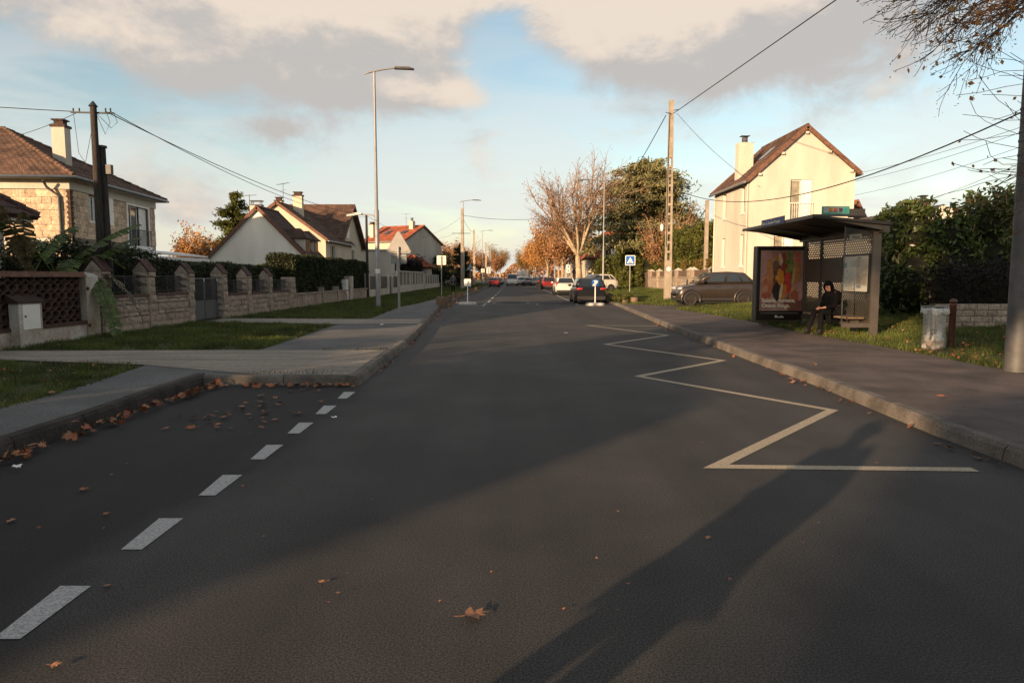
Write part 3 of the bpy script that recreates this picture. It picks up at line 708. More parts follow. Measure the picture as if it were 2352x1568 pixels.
def house(root, m, Wd, D, el, er, zr, rx, mw, mt, ov=.32, gv=.22, ops={}, course=.33, colw=.24, z0=0.0, mverge=None):
    """gabled block: gables at y=0 and y=D, ridge along y at x=rx; m places it"""
    b = MB()
    F_ = {'near': ((0, 0, 0), (1, 0, 0), (0, -1, 0), Wd), 'right': ((Wd, 0, 0), (0, 1, 0), (1, 0, 0), D), 'far': ((Wd, D, 0), (-1, 0, 0), (0, 1, 0), Wd), 'left': ((0, D, 0), (0, -1, 0), (-1, 0, 0), D)}
    for k, (o_, u, n, l) in F_.items():
        top = {'near': min(el, er), 'far': min(el, er), 'right': er, 'left': el}[k]
        b.wall(o_, u, n, l, z0, top, [q[:4] for q in ops.get(k, []) if q[2] < top])
    zb = min(el, er)
    for y in (0, D): b.poly([(0, y, zb), (Wd, y, zb), (Wd, y, er), (rx, y, zr), (0, y, el)])
    xf(b, m).build('wall', mw, root, True)
    sl_ = math.atan2(zr-el, rx); sr_ = math.atan2(zr-er, Wd-rx)
    for side, s_, x0 in ((0, sl_, rx), (1, sr_, Wd-rx)):
        ln = x0/math.cos(s_)+ov
        e = Vector((-ov*math.cos(s_), D+gv, el-ov*math.sin(s_)+.07)) if side == 0 else Vector((Wd+ov*math.cos(s_), -gv, er-ov*math.sin(s_)+.07))
        u = Vector((0, -1, 0)) if side == 0 else Vector((0, 1, 0))
        v = Vector((math.cos(s_), 0, math.sin(s_))) if side == 0 else Vector((-math.cos(s_), 0, math.sin(s_)))
        r3 = m.to_3x3(); tiled(root, m @ e, r3 @ u, r3 @ v, [(0, 0), (D+2*gv, 0), (D+2*gv, ln), (0, ln)], mt, course, colw)
        for y in (-gv-.03, D+gv-.03):
            a = Vector((e.x, y, e.z)); c_ = Vector((rx, y, zr+.07+.0)); nn = Vector((-v.z if side == 0 else v.z, 0, abs(v.x)))
            bb = MB(); bb.prism([a-nn*.12, c_-nn*.12, c_+nn*.10, a+nn*.10], (0, .06, 0)); xf(bb, m).build('verge', mverge or M_VERGE, root, True)
        g = MB(); gx = e.x+(-.06 if side == 0 else .06); g.tube([(gx, -gv, e.z-.05), (gx, D+gv, e.z-.05)], .07, 6); xf(g, m).build('gutter', M_LAMPG, root, True)
    bb = MB(); k = -gv
    while k < D+gv-.05: bb.tube([(rx, k, zr+.12), (rx, min(k+.4, D+gv), zr+.10)], .11, 8); k += .37
    xf(bb, m).build('ridge', mt, root, True)
    for k, lst in ops.items():
        o_, u, n, l = F_[k]
        for q in lst:
            kd = q[4] if len(q) > 4 else 'win'
            if kd == 'surf':
                bb = MB(); P = Vector(o_)+Vector(u)*q[0]; N_ = Vector(n); up = Vector((0, 0, 1))
                bb.prism([P+up*q[2]+N_*.005, P+Vector(u)*(q[1]-q[0])+up*q[2]+N_*.005, P+Vector(u)*(q[1]-q[0])+up*q[3]+N_*.005, P+up*q[3]+N_*.005], N_*.03)
                f = xf(bb, m).build('window', M_WPAINT, root, True)
                bb = MB(); i_ = .07
                bb.poly([P+Vector(u)*i_+up*(q[2]+i_)+N_*.04, P+Vector(u)*(q[1]-q[0]-i_)+up*(q[2]+i_)+N_*.04, P+Vector(u)*(q[1]-q[0]-i_)+up*(q[3]-i_)+N_*.04, P+Vector(u)*i_+up*(q[3]-i_)+N_*.04])
                xf(bb, m).build('pane', M_PANE, f); continue
            window(root, m, Vector(o_)+Vector(u)*q[0]+Vector((0, 0, q[2])), u, n, q[1]-q[0], q[2], q[3], kind='win' if kd == 'win' else 'door', mp=M_PALEP if kd == 'door' else None)
def chimney(root, c_, w, d, z0, z1, m_, cap='brick', mtx=None):
    b = MB(); x, y = c_[0], c_[1]; b.box(x-w/2, y-d/2, z0, x+w/2, y+d/2, z1)
    if mtx: xf(b, mtx)
    ch = b.build('chimney', m_, root, True); b = MB()
    if cap == 'brick':
        b.box(x-w/2-.05, y-d/2-.05, z1, x+w/2+.05, y+d/2+.05, z1+.1); b.box(x-w/2+.08, y-d/2+.08, z1+.1, x+w/2-.08, y+d/2-.08, z1+.3); b.box(x-w/2, y-d/2, z1+.3, x+w/2, y+d/2, z1+.36); mm = M_TERRA
    elif cap == 'metal':
        for sx in (-1, 1):
            for sy in (-1, 1): b.box(x+sx*(w/2-.08)-.02, y+sy*(d/2-.08)-.02, z1, x+sx*(w/2-.08)+.02, y+sy*(d/2-.08)+.02, z1+.28)
        b.box(x-w/2-.03, y-d/2-.03, z1+.28, x+w/2+.03, y+d/2+.03, z1+.33); b.box(x-w/2-.03, y-d/2-.03, z1, x+w/2+.03, y+d/2+.03, z1+.06); mm = M_DARKM
    else:
        b.lathe([(.17, z1), (.17, z1+.32), (.0, z1+.33)], (x, y, 0), 10); b.obox((x, y, z1+.40), (.5, .4, .03)); mm = M_GALV
    if mtx: xf(b, mtx)
    b.build('chimney_cap', mm, ch); return ch
def antenna(root, p, h, ang=.3, w=1.1):
    b = MB(); p = Vector(p); b.tube([p, p+Vector((0, 0, h))], .02, 5); d = Vector((math.cos(ang), math.sin(ang), .06)); q = Vector((-d.y, d.x, 0)); t_ = p+Vector((0, 0, h-.05))
    b.tube([t_-d*w*.5, t_+d*w*.5], .012, 4)
    for i in range(9): c_ = t_+d*w*(i/8-.5); b.tube([c_-q*.2, c_+q*.2], .007, 4)
    t_ = p+Vector((0, 0, h*.72)); b.tube([t_-d*.3, t_+d*.3], .01, 4)
    return b.build('antenna', M_GALV, root, True)
def pyramid_roof(root, m, x0, y0, x1, y1, ze, ap0, ap1, mt, course=.33, colw=.24):
    """hipped roof over a rectangle with a ridge from ap0 to ap1"""
    c_ = [Vector((x0, y0, ze)), Vector((x1, y0, ze)), Vector((x1, y1, ze)), Vector((x0, y1, ze))]; a, b_ = Vector(ap0), Vector(ap1)
    if abs(a.x-b_.x) >= abs(a.y-b_.y): planes = [(c_[0], c_[1], b_, a), (c_[1], c_[2], b_, b_), (c_[2], c_[3], a, b_), (c_[3], c_[0], a, a)]
    else: planes = [(c_[0], c_[1], a, a), (c_[1], c_[2], b_, a), (c_[2], c_[3], b_, b_), (c_[3], c_[0], a, b_)]
    for p, q, r, s_ in planes:
        p, q, r, s_ = (m @ k for k in (p, q, r, s_)); u = (q-p).normalized(); v = (r-p)-u*((r-p).dot(u)); v.normalize()
        f = lambda k: ((k-p).dot(u), (k-p).dot(v))
        pl = [f(p), f(q), f(r)]+([f(s_)] if (s_-r).length > .05 else []); tiled(root, p, u, v, pl, mt, course, colw)
    hips = MB()
    for k, e in ((0, a), (1, b_ if abs(a.x-b_.x) >= abs(a.y-b_.y) else a), (2, b_), (3, a if abs(a.x-b_.x) >= abs(a.y-b_.y) else b_)):
        n = max(4, int((e-c_[k]).length/.38))
        for i in range(n):
            p, q = c_[k].lerp(e, i/n), c_[k].lerp(e, (i+1.08)/n); hips.tube([p+Vector((0, 0, .07)), q+Vector((0, 0, .05))], [.10, .085], 7)
    if (a-b_).length > .1: hips.tube([a+Vector((0, 0, .07)), b_+Vector((0, 0, .07))], .1, 7)
    xf(hips, m).build('ridge', mt, root, True)
def PM(x, y, rz=0.0): return Matrix.Translation((x, y, 0)) @ Matrix.Rotation(rz, 4, 'Z')

# --- stone house, left
t = thing('stone_house', 'two storey stone house with brown hipped roof, balcony window and white chimney', 'house', (-24, 33, 0))
a1 = R(5.3); m = PM(-28.76, 29.08, a1); HW, HD = 10.0, 8.7
ops_r = [(1.6, 3.0, 4.0, 5.15), (5.4, 7.8, 2.98, 5.1)]
b = MB(); b.wall((0, 0, 0), (1, 0, 0), (0, -1, 0), HW, 0, 5.6); b.wall((HW, 0, 0), (0, 1, 0), (1, 0, 0), HD, 0, 5.6, ops_r, .2); b.wall((HW, HD, 0), (-1, 0, 0), (0, 1, 0), HW, 0, 5.6); b.wall((0, HD, 0), (0, -1, 0), (-1, 0, 0), HD, 0, 5.6)
xf(b, m).build('wall', M_MORT, t, True)
near_o = m @ Vector((4.6, 0, 0)); str_o = m @ Vector((HW, 0, 0))
stones(t, SH, near_o, a1, 5.35, 1.2, 2.72, (.26, .3), (.42, .75), .05); stones(t, SH, near_o, a1, 5.35, 3.17, 5.18, (.27, .31), (.38, .7), .05)
stones(t, SH, str_o, a1+math.pi/2, HD, 3.17, 5.18, (.27, .31), (.5, .85), .05, ops=ops_r)
b = MB()
for z0, z1, d in ((2.74, 3.15, .05), (5.2, 5.62, .07)):
    b.box(-d, -d, z0, HW+d, 0, z1); 
    if z0 > 5: b.box(HW, 0, z0, HW+d, HD+d, z1)
    else: b.box(HW, 0, z0, HW+d, 5.4, z1-.2)
xf(b, m).build('band_course', M_REND, t, True)
b = MB()
for i in range(18):
    z = 3.2+i*.11
    if z < 5.1: b.box(HW-.02-.06*(i % 2), -.085, z, HW+.09, .13+.06*(i % 2), z+.085)
xf(b, m).build('corner_bricks', M_TERRA, t, True)
b = MB(); b.tube([(HW-.75, -.5, 5.5), (HW-.72, -.3, 5.25), (HW-.35, -.1, 4.9), (HW-.33, -.1, .2)], .055, 7); xf(b, m).build('downpipe', M_GALV, t, True)
E_ = .5
pyramid_roof(t, m, -E_, -E_, HW+E_, HD+E_, 5.66, (4.9, 4.35, 8.45), (5.1, 4.35, 8.45), M_TILE, .34, .26)
b = MB(); b.box(-E_+.05, -E_+.05, 5.60, HW+E_-.05, HD+E_-.05, 5.645); xf(b, m).build('soffit', M_REND, t, True)
b = MB(); b.tube([(-E_, -E_-.07, 5.64), (HW+E_+.07, -E_-.07, 5.64), (HW+E_+.07, HD+E_, 5.64)], .07, 6); xf(b, m).build('gutter', M_LAMPG, t, True)
chimney(t, (8.5, 2.6), .56, .52, 6.2, 8.25, M_REND, 'brick', m)
chimney(t, (1.0, 8.0), .6, .5, 5.9, 8.7, M_REND, 'brick', m)
b = MB(); b.lathe([(.1, 6.55), (.1, 6.9), (.0, 6.92)], (4.2, .8, 0), 8); xf(b, m).build('vent_pipe', M_TERRA, t, True)
f = window(t, m, (HW, 1.6, 4.0), (0, 1, 0), (1, 0, 0), 1.4, 4.0, 5.15, .2)
f = window(t, m, (HW, 5.4, 2.98), (0, 1, 0), (1, 0, 0), 1.45, 2.98, 5.1, .2, kind='door', panes=2)
b = MB(); b.box(HW-.12, 6.95, 3.0, HW-.09, 7.78, 5.08); b.box(HW+.03, 3.06, 3.95, HW+.07, 3.8, 5.2); xf(b, m).build('shutter', M_WPAINT, t, True)
b = MB(); b.box(HW+.02, 5.25, 2.98, HW+.05, 5.4, 5.15); b.box(HW+.02, 7.8, 2.98, HW+.05, 7.95, 5.15); b.box(HW+.02, 5.25, 5.1, HW+.06, 7.95, 5.2); xf(b, m).build('window_surround', M_WPAINT, t, True)
b = MB()
for z in (3.02, 3.92): b.bar((HW+.12, 5.3, z), (HW+.12, 7.9, z), .035)
for i in range(19): y = 5.32+i*(2.56/18); b.bar((HW+.12, y, 3.0), (HW+.12, y, 3.92), .018)
xf(b, m).build('balcony_railing', M_DARKM, t, True)
b = MB(); b.box(HW+.06, 2.2, 2.83, HW+1.25, 5.35, 2.98); xf(b, m).build('canopy_slab', M_WPAINT, t, True)
# veranda in front of the stone house
t = thing('veranda', 'white glazed veranda with a flat roof along the stone house', 'veranda', (-18.3, 37, 0))
b = MB(); b.prism([(-19.6, 33.0, 2.86), (-17.75, 33.0, 2.62), (-17.75, 33.0, 2.70), (-19.6, 33.0, 2.94)], (-.1, 8.2, 0)); b.build('roof', M_WPAINT, t, True)
b = MB(); b.box(-17.95, 33.0, 2.36, -17.78, 41.2, 2.55); b.build('fascia', M_WPAINT, t, True)
b = MB()
for i in range(8): y = 33.05+i*1.155; b.box(-17.95, y, 0.1, -17.85, y+.09, 2.36)
b.box(-17.95, 33.05, .1, -17.85, 41.15, .8); b.build('frame', M_WPAINT, t, True)
for i in range(7):
    y = 33.14+i*1.155; b = MB(); b.quad((-17.9, y, .8), (-17.9, y+1.065, .8), (-17.9, y+1.065, 2.36), (-17.9, y, 2.36)); b.build('pane', M_GLASS, t, True)
    b = MB(); b.quad((-18.25, y+.05, .7), (-18.25, y+1.0, .7), (-18.25, y+1.0, 2.2), (-18.25, y+.05, 2.2)); b.build('blind', M_CREAM, t, True)
# --- bungalow at the left edge
t = thing('bungalow', 'single storey grey bungalow with a dark hipped roof at the left edge', 'house', (-18, 13, 0))
b = MB(); b.box(-22, 6.5, 0, -14.45, 20, 3.1); b.build('wall', M_GREYR, t, True)
pyramid_roof(t, Matrix.Identity(4), -22.8, 5.8, -13.75, 20.5, 3.22, (-18.3, 10.3, 6.7), (-18.3, 15.8, 6.7), M_TILED, .34, .26)  # ridge is out of view, raised so its shade reaches the verge
b = MB(); b.box(-22.7, 5.9, 3.06, -13.85, 20.4, 3.19); b.build('eave_board', M_REND, t, True)
# --- white gable house
t = thing('white_gable_house', 'white steep gabled house with two dark dormers behind the tall hedge', 'house', (-16.6, 50, 0))
m = PM(-20.1, 46)
house(t, m, 6.9, 3.9, 2.5, 2.5, 5.95, 3.5, M_WGAB, M_TILED, .2, .14)
def dormer(root, m, y0, y1, xb, xf_, z0, z1, zt):
    b = MB(); b.box(xb, y0, z0, xf_, y1, z1); d = xf(b, m).build('dormer', M_REND, root, True)
    ym = (y0+y1)/2; o = .18
    b = MB(); b.prism([(xf_+o, y0-o, z1-.02), (xf_+o, y1+o, z1-.02), (xb-.9, y1+o, z1-.02), (xb-.9, y0-o, z1-.02)], (0, 0, .06))
    b.add([(xf_+o, y0-o, z1+.04), (xf_+o, y1+o, z1+.04), (xb-.9, y1+o, z1+.04), (xb-.9, y0-o, z1+.04), (xf_-.45, ym, zt), (xb-.9, ym, zt)], [(0, 1, 4), (1, 2, 5, 4), (3, 0, 4, 5), (2, 3, 5)])
    xf(b, m).build('dormer_roof', M_TILED, d)
    b = MB(); b.box(xf_, y0+.08, z0+.15, xf_+.04, y1-.08, z1-.06); xf(b, m).build('window_frame', mat('brown_paint', (.12, .07, .045), rough=.5), d)
    b = MB(); b.quad((xf_+.045, y0+.2, z0+.28), (xf_+.045, y1-.2, z0+.28), (xf_+.045, y1-.2, z1-.18), (xf_+.045, y0+.2, z1-.18)); xf(b, m).build('pane', M_PANE, d)
dormer(t, m, .75, 1.75, 4.9, 6.35, 2.7, 4.05, 4.75); dormer(t, m, 2.75, 3.75, 4.9, 6.35, 2.6, 4.0, 4.7)
chimney(t, (3.0, 1.3), .75, .5, 5.2, 6.25, M_REND, 'metal', m); antenna(t, m @ Vector((2.45, 1.5, 5.0)), 2.0, .1, .9)
# --- cream house with large brown roof
t = thing('cream_house', 'cream house with a big brown tiled roof in evening sun behind the white gable', 'house', (-18, 62, 0))
m = PM(-22.45, 56); house(t, m, 7.6, 9.0, 4.5, 4.5, 7.3, 3.8, M_CREAM, M_TILE, .3, .25, ops={'right': [(1.4, 3.0, 2.2, 4.1)]})
mB = PM(-15.05, 61.2, math.pi/2); house(t, mB, 8.9, 7.0, 4.6, 4.5, 8.0, 4.45, M_CREAM, M_TILE, .45, .45, ops={'near': [(1.0, 2.3, 2.2, 4.0), (4.3, 5.8, 2.2, 4.0), (2.6, 3.8, 5.0, 6.2, 'surf')]})
chimney(t, (4.6, 3.0), .75, .5, 6.0, 8.2, M_CREAM, 'brick', m); chimney(t, (2.6, 4.2), .6, .5, 6.0, 7.9, M_CREAM, 'brick', m); antenna(t, m @ Vector((3.3, 3.2, 7.2)), 2.1, -.5, 1.3)
b = MB(); b.box(5.0, 1.8, 6.20, 5.6, 2.6, 6.32); xf(b, m).build('roof_window', M_GALV, t, True)
# --- far red-roofed house
t = thing('red_roof_house', 'far house with an orange red roof, two skylights and a plain gable toned grey for shade', 'house', (-15, 95, 0))
m = PM(-13.8, 90, R(64)); house(t, m, 8.9, 6.4, 6.15, 6.0, 8.2, 4.45, M_GREYR, M_TILER, .35, .2, course=.4, colw=.35)
b = MB(); b.wall((0, 6.4, 0), (0, -1, 0), (-1, 0, 0), 6.4, 0, 6.05); b.v = [(x-.012, y, z) for x, y, z in b.v]; xf(b, m).build('sunlit_front', M_CREAM, t, True)  # lit side as a paler skin; grey on the gable stands for shade
sl_ = math.atan2(2.05, 4.45)
for y in (1.6, 4.2):
    c_ = Vector((2.4, y, 6.15+2.4*math.tan(sl_)+.13)); b = MB(); b.obox(c_, (1.2, .8, .08), Matrix.Rotation(-sl_, 3, 'Y')); s_ = xf(b, m).build('skylight', M_GALV, t, True)
    b = MB(); b.obox(c_+Vector((-.03, 0, .06)), (1.0, .62, .03), Matrix.Rotation(-sl_, 3, 'Y')); xf(b, m).build('pane', M_PANE, s_)
chimney(t, (3.6, 1.2), .6, .6, 7.2, 8.9, M_CREAM, 'pipe', m); antenna(t, m @ Vector((3.4, 2.0, 7.7)), 2.2, .4, 1.2); chimney(t, (1.3, 5.9), .7, .6, 6.0, 8.4, M_CREAM, 'brick', m)
b = MB(); b.tube([(8.9, -.35, 5.8), (8.9, -.1, 5.3), (8.9, -.08, .2)], .06, 6); xf(b, m).build('downpipe', M_WPAINT, t, True)
t = thing('flat_annex', 'plain white flat roofed annex in shade below the red roofed house', 'building', (-14.6, 78, 0))
b = MB(); b.box(-17.5, 74, 0, -12.8, 84, 4.3); b.build('wall', M_REND, t, True); b = MB(); b.box(-17.6, 73.8, 4.3, -12.6, 84.1, 4.42); b.build('flat_roof', M_WPAINT, t, True)
b = MB(); b.box(-12.79, 76, 2.0, -12.74, 77.2, 3.3); f = b.build('window', M_WPAINT, t, True); b = MB(); b.quad((-12.735, 76.1, 2.1), (-12.735, 77.1, 2.1), (-12.735, 77.1, 3.2), (-12.735, 76.1, 3.2)); b.build('pane', M_PANE, f)
t = thing('low_red_house', 'low house with a shallow red roof in front of the grey gable', 'house', (-12, 86, 0))
b = MB(); b.box(-13.4, 84.5, 0, -10.2, 89, 2.5); b.build('wall', M_GREYR, t, True)
pyramid_roof(t, Matrix.Identity(4), -13.8, 84.0, -9.8, 89.6, 2.7, (-12.6, 86.6, 4.1), (-12.2, 86.9, 4.1), M_TILER, .4, .35)
# --- garden walls further along the left
t = thing('cream_wall', 'cream garden wall with brown slatted panels beyond the hedge', 'wall', (XW, 69, 0))
b = MB(); b.box(XW-.25, 61, 0, XW, 78, .75); b.build('base', M_REND, t, True)
b = MB()
for y in (61, 63.1, 65.2, 67.5, 68.9, 71.2, 73.3, 75.4, 77.6): b.box(XW-.25, y, .75, XW+.02, y+.42, 1.95)
b.box(XW-.27, 61, 1.95, XW+.03, 78.1, 2.05); b.build('post', M_REND, t, True)
M_BRN = mat('brown_panel', (.115, .078, .06), rough=.7, var=.15, scale=5)
for y0, y1 in ((61.45, 63.08), (63.55, 65.15), (65.65, 67.45), (69.35, 71.15), (71.65, 73.25), (73.75, 75.35), (75.85, 77.55)):
    for i in range(10): b = MB(); b.box(XW-.15, y0, .76+i*.118, XW-.12, y1, .86+i*.118); b.build('slat', M_BRN, t, True)
b = MB(); b.box(XW-.16, 67.95, .1, XW-.1, 68.88, 1.9); b.build('gate', M_BRN, t, True)
t = thing('iron_fence', 'low pale wall with black sheeted railing between hedge and cream wall', 'fence', (XW, 55, 0))
b = MB(); b.box(XW-.25, 48, 0, XW, 56.2, .6); b.box(XW-.25, 57.6, 0, XW, 61, .6)
for y in (48, 52, 55.8, 57.6, 60.7): b.box(XW-.28, y, .6, XW+.02, y+.35, 1.75)
b.build('base', M_GREYR, t, True)
for y0, y1 in ((48.4, 51.95), (52.4, 55.75), (56.2, 57.55), (58, 60.65)): b = MB(); b.box(XW-.15, y0, .62 if y0 != 56.2 else .1, XW-.12, y1, 1.55); b.build('railing_panel', M_DARKM, t, True)
t = thing('dark_panel_wall', 'far pale garden wall with near black panels near the walking person', 'wall', (XW, 90, 0))
b = MB(); b.box(XW-.25, 79, 0, XW, 118, .7)
for i in range(17): b.box(XW-.25, 79+i*2.4, .7, XW+.02, 79.5+i*2.4, 1.8)
b.build('base', M_REND, t, True)
for i in range(16): b = MB(); b.box(XW-.15, 79.55+i*2.4, .72, XW-.1, 81.35+i*2.4, 1.75); b.build('panel', M_DARKM, t, True)
# --- bright white house, right
t = thing('white_house', 'tall narrow white house in full sun with a brown gable roof behind the shelter', 'house', (15.5, 41, 0))
m = PM(12.75, 38)
house(t, m, 5.65, 6.4, 6.75, 7.15, 9.4, 2.95, M_REND, M_TILE, .32, .16, z0=.2,
      ops={'left': [(6.4-1.35, 6.4-.72, 5.0, 6.5), (6.4-4.7, 6.4-4.05, 4.95, 6.45), (6.4-1.35, 6.4-.72, 2.1, 3.85), (6.4-4.7, 6.4-4.05, 2.1, 3.8)],
           'near': [(2.2, 3.35, 4.5, 6.7, 'door'), (1.4, 2.45, .5, 3.75, 'door')]})
b = MB(); b.box(2.78, -.005, 4.52, 3.33, .03, 6.68); b.box(1.95, .0, .5, 2.44, .03, 3.72); xf(b, m).build('shutter', M_WPAINT, t, True)
b = MB()
for z in (4.55, 5.45): b.bar((2.15, -.1, z), (3.4, -.1, z), .03)
for i in range(11): x = 2.17+i*.121; b.bar((x, -.1, 4.5), (x, -.1, 5.45), .016)
xf(b, m).build('balcony_railing', M_WPAINT, t, True)
for x, z in ((.5, 7.02), (1.7, 8.12), (2.95, 9.2), (4.2, 8.2), (5.4, 7.2)):
    b = MB(); b.box(x-.08, -.16, z-.12, x+.08, .05, z); xf(b, m).build('purlin_end', M_REND, t, True)
for y, l in ((38.6, 6.6), (42, 6.6), (38.6, 3.95), (42, 3.9)): pass
b = MB(); b.tube([(-.06, .12, 6.5), (-.06, .12, .3)], .05, 6); b.tube([(-.05, 6.2, 6.5), (-.05, 6.2, .3)], .05, 6); xf(b, m).build('downpipe', M_REND, t, True)
chimney(t, (.65, 3.0), .85, .62, 6.9, 9.15, M_REND, 'pipe', m)
b = MB(); sl_ = math.atan2(2.65, 2.95); b.obox((1.75, 2.4, 6.75+1.75*math.tan(sl_)+.13), (1.0, .8, .08), Matrix.Rotation(-sl_, 3, 'Y')); xf(b, m).build('skylight', M_PANE, t, True)
t = thing('brick_red_house', 'house with an orange brown steep roof peeping out right of the white house', 'house', (24, 55, 0))
house(t, PM(21.2, 52), 6.2, 7, 4.6, 3.2, 6.95, 4.2, M_TERRA, M_TILER, .2, .15, z0=.2)
t = thing('hedged_house', 'small white house almost hidden behind the tall laurel hedge', 'house', (18, 33, 0))
house(t, PM(15.9, 30), 6.2, 7, 3.3, 3.3, 4.35, 2.4, M_REND, M_SLATE, .1, .05, z0=.2, mverge=M_REND); chimney(t, (18.3, 31.5), .24, .3, 3.9, 4.78, M_REND, 'metal')
t = thing('white_wall', 'short white garden wall between the bus shelter and the laurel hedge', 'wall', (14, 25.7, 0))
b = MB(); b.box(13.35, 25.6, -.05, 15.6, 25.8, 2.0); b.build('panel', M_REND, t, True)
# --- right garden wall
t = thing('pillared_wall', 'sunlit stone garden wall with capped pillars and brown panels behind the verge', 'wall', (13, 58, 0)); XR = 13.0
b = MB(); b.box(XR+.05, 45.6, .2, XR+.35, 66.2, 1.42); b.build('core', M_MORT, t, True)
stones(t, ST, (XR+.06, 66.2, 0), -math.pi/2, 20.6, .3, 1.4, (.26, .28), (.6, 1.1), .07)
b = MB(); b.box(XR-.04, 45.6, 1.42, XR+.4, 66.2, 1.52); b.build('coping', M_STONE, t, True)
for y in (45.6, 50.4, 51.3, 55.2, 58.6, 62.2, 65.6):
    b = MB(); b.box(XR-.08, y, .2, XR+.38, y+.48, 2.0); p = b.build('pillar', M_STONE, t, True)
    b = MB(); b.add([(XR-.16, y-.08, 2.0), (XR+.46, y-.08, 2.0), (XR+.46, y+.56, 2.0), (XR-.16, y+.56, 2.0), (XR+.15, y+.24, 2.24)], [(0, 3, 2, 1), (0, 1, 4), (1, 2, 4), (2, 3, 4), (3, 0, 4)]); b.build('cap', M_REND, p)
for y0, y1 in ((46.1, 50.38), (51.8, 55.18), (55.7, 58.58), (59.1, 62.18), (62.7, 65.58)): b = MB(); b.box(XR+.12, y0, 1.53, XR+.16, y1, 1.98); b.build('panel', M_BRN, t, True)
t = thing('brown_gate', 'brown solid gate between two square pillars in the right garden wall', 'gate', (XR, 69, 0))
b = MB(); b.box(XR+.1, 66.8, .3, XR+.2, 70.2, 1.95); b.build('leaf', M_BRN, t, True); 
for y0, y1 in ((70.2, 71), (66.3, 66.75)): b = MB(); b.box(XR-.1, y0, .2, XR+.4, y1, 2.2); b.build('pillar', M_STONE, t, True)
t = thing('low_cream_wall', 'far low cream wall with pillars and brown panels along the right verge', 'wall', (XR, 90, 0))
b = MB(); b.box(XR, 72, .2, XR+.3, 130, 1.15)
for i in range(15): b.box(XR-.06, 72+i*4, .2, XR+.36, 72.6+i*4, 2.0)
b.build('base', M_REND, t, True)
for i in range(14): b = MB(); b.box(XR+.1, 72.65+i*4, 1.2, XR+.14, 75.95+i*4, 1.85); b.build('panel', M_BRN, t, True)
# --- right, further back
t = thing('slate_roof_house', 'house with a steep near black roof right of the cedar', 'house', (19, 80, 0))
b = MB(); b.box(16.3, 76, 0, 21, 84, 5); b.build('wall', M_GREYR, t, True)
pyramid_roof(t, Matrix.Identity(4), 15.6, 75.6, 21.3, 84.5, 5.0, (20.0, 79.5, 8.6), (20.3, 79.9, 8.6), M_SLATE, .4, .35)
t = thing('villa', 'white villa with a red tiled roof left of the cedar', 'house', (13.7, 98, 0))
b = MB(); b.box(11.7, 93, 0, 16, 102, 6.7); b.build('wall', M_REND, t, True); pyramid_roof(t, Matrix.Identity(4), 11.3, 92.5, 16.5, 102.5, 6.75, (13.6, 96.5, 7.9), (13.9, 98.5, 7.9), M_TILER, .45, .4)
b = MB(); b.box(10.0, 92, 0, 11.69, 101, 3.9); b.build('side_wing', M_CREAM, t, True); pyramid_roof(t, Matrix.Identity(4), 9.6, 91.5, 11.75, 101.5, 3.95, (11.3, 95.5, 5.6), (11.35, 97.5, 5.6), M_TILER, .45, .4)
for x, z in ((12.3, 4.2), (14.2, 4.2), (12.5, 1.6)):
    b = MB(); b.box(x, 92.95, z, x+.9, 92.99, z+1.3); f = b.build('window', M_WPAINT, t, True); b = MB(); b.quad((x+.08, 92.94, z+.08), (x+.82, 92.94, z+.08), (x+.82, 92.94, z+1.22), (x+.08, 92.94, z+1.22)); b.build('pane', M_PANE, f)
for i, (x, y, w, d, h, r_, mt_) in enumerate([(-15, 128, 6, 8, 4.5, 6.8, M_TILE), (-14, 150, 5, 8, 4.2, 6.4, M_TILER), (15.5, 122, 7, 9, 5, 7.6, M_TILED), (-16, 178, 6, 9, 4.5, 6.6, M_TILE), (15, 150, 7, 9, 4.5, 7, M_TILER)]):
    t = thing('distant_house', ['far house with brown roof among trees after the red roofed one', 'distant red roofed house on the left of the street end', 'distant dark roofed house on the right behind plane trees', 'most distant brown roofed house on the left', 'distant red roofed house on the right of the street end'][i], 'house', (x, y, 0), group='distant houses along the street')
    house(t, PM(x-w/2, y-d/2), w, d, h, h, r_, w/2, M_CREAM if i % 2 else M_REND, mt_, .3, .2, course=.6, colw=.6, ops={'near': [(1, 2.2, 1.2, 2.6), (3.2, 4.4, 1.2, 2.6)]})
# ------------------------------------------------------------------ bus shelter
XB, Y0, Y1 = 8.22, 15.72, 19.8
t = thing('bus_shelter', 'bronze metal bus shelter with perforated back panel and flat tilted roof', 'bus shelter', (7.5, 17.7, .15))
b = MB(); b.box(XB-.13, Y0, .1, XB+.05, Y0+.06, 2.66); b.box(XB-.07, Y0+.06, .1, XB+.05, Y0+.16, 2.66); b.build('post', M_SHEL, t, True)
b = MB(); b.box(XB-.02, Y1-.12, .1, XB+.10, Y1+.02, 2.66); b.build('post', M_SHEL, t, True)
b = MB(); b.box(XB-.02, (Y0+Y1)/2-.03+.9, .3, XB+.05, (Y0+Y1)/2+.03+.9, 2.6); b.build('mullion', M_SHEL, t, True)
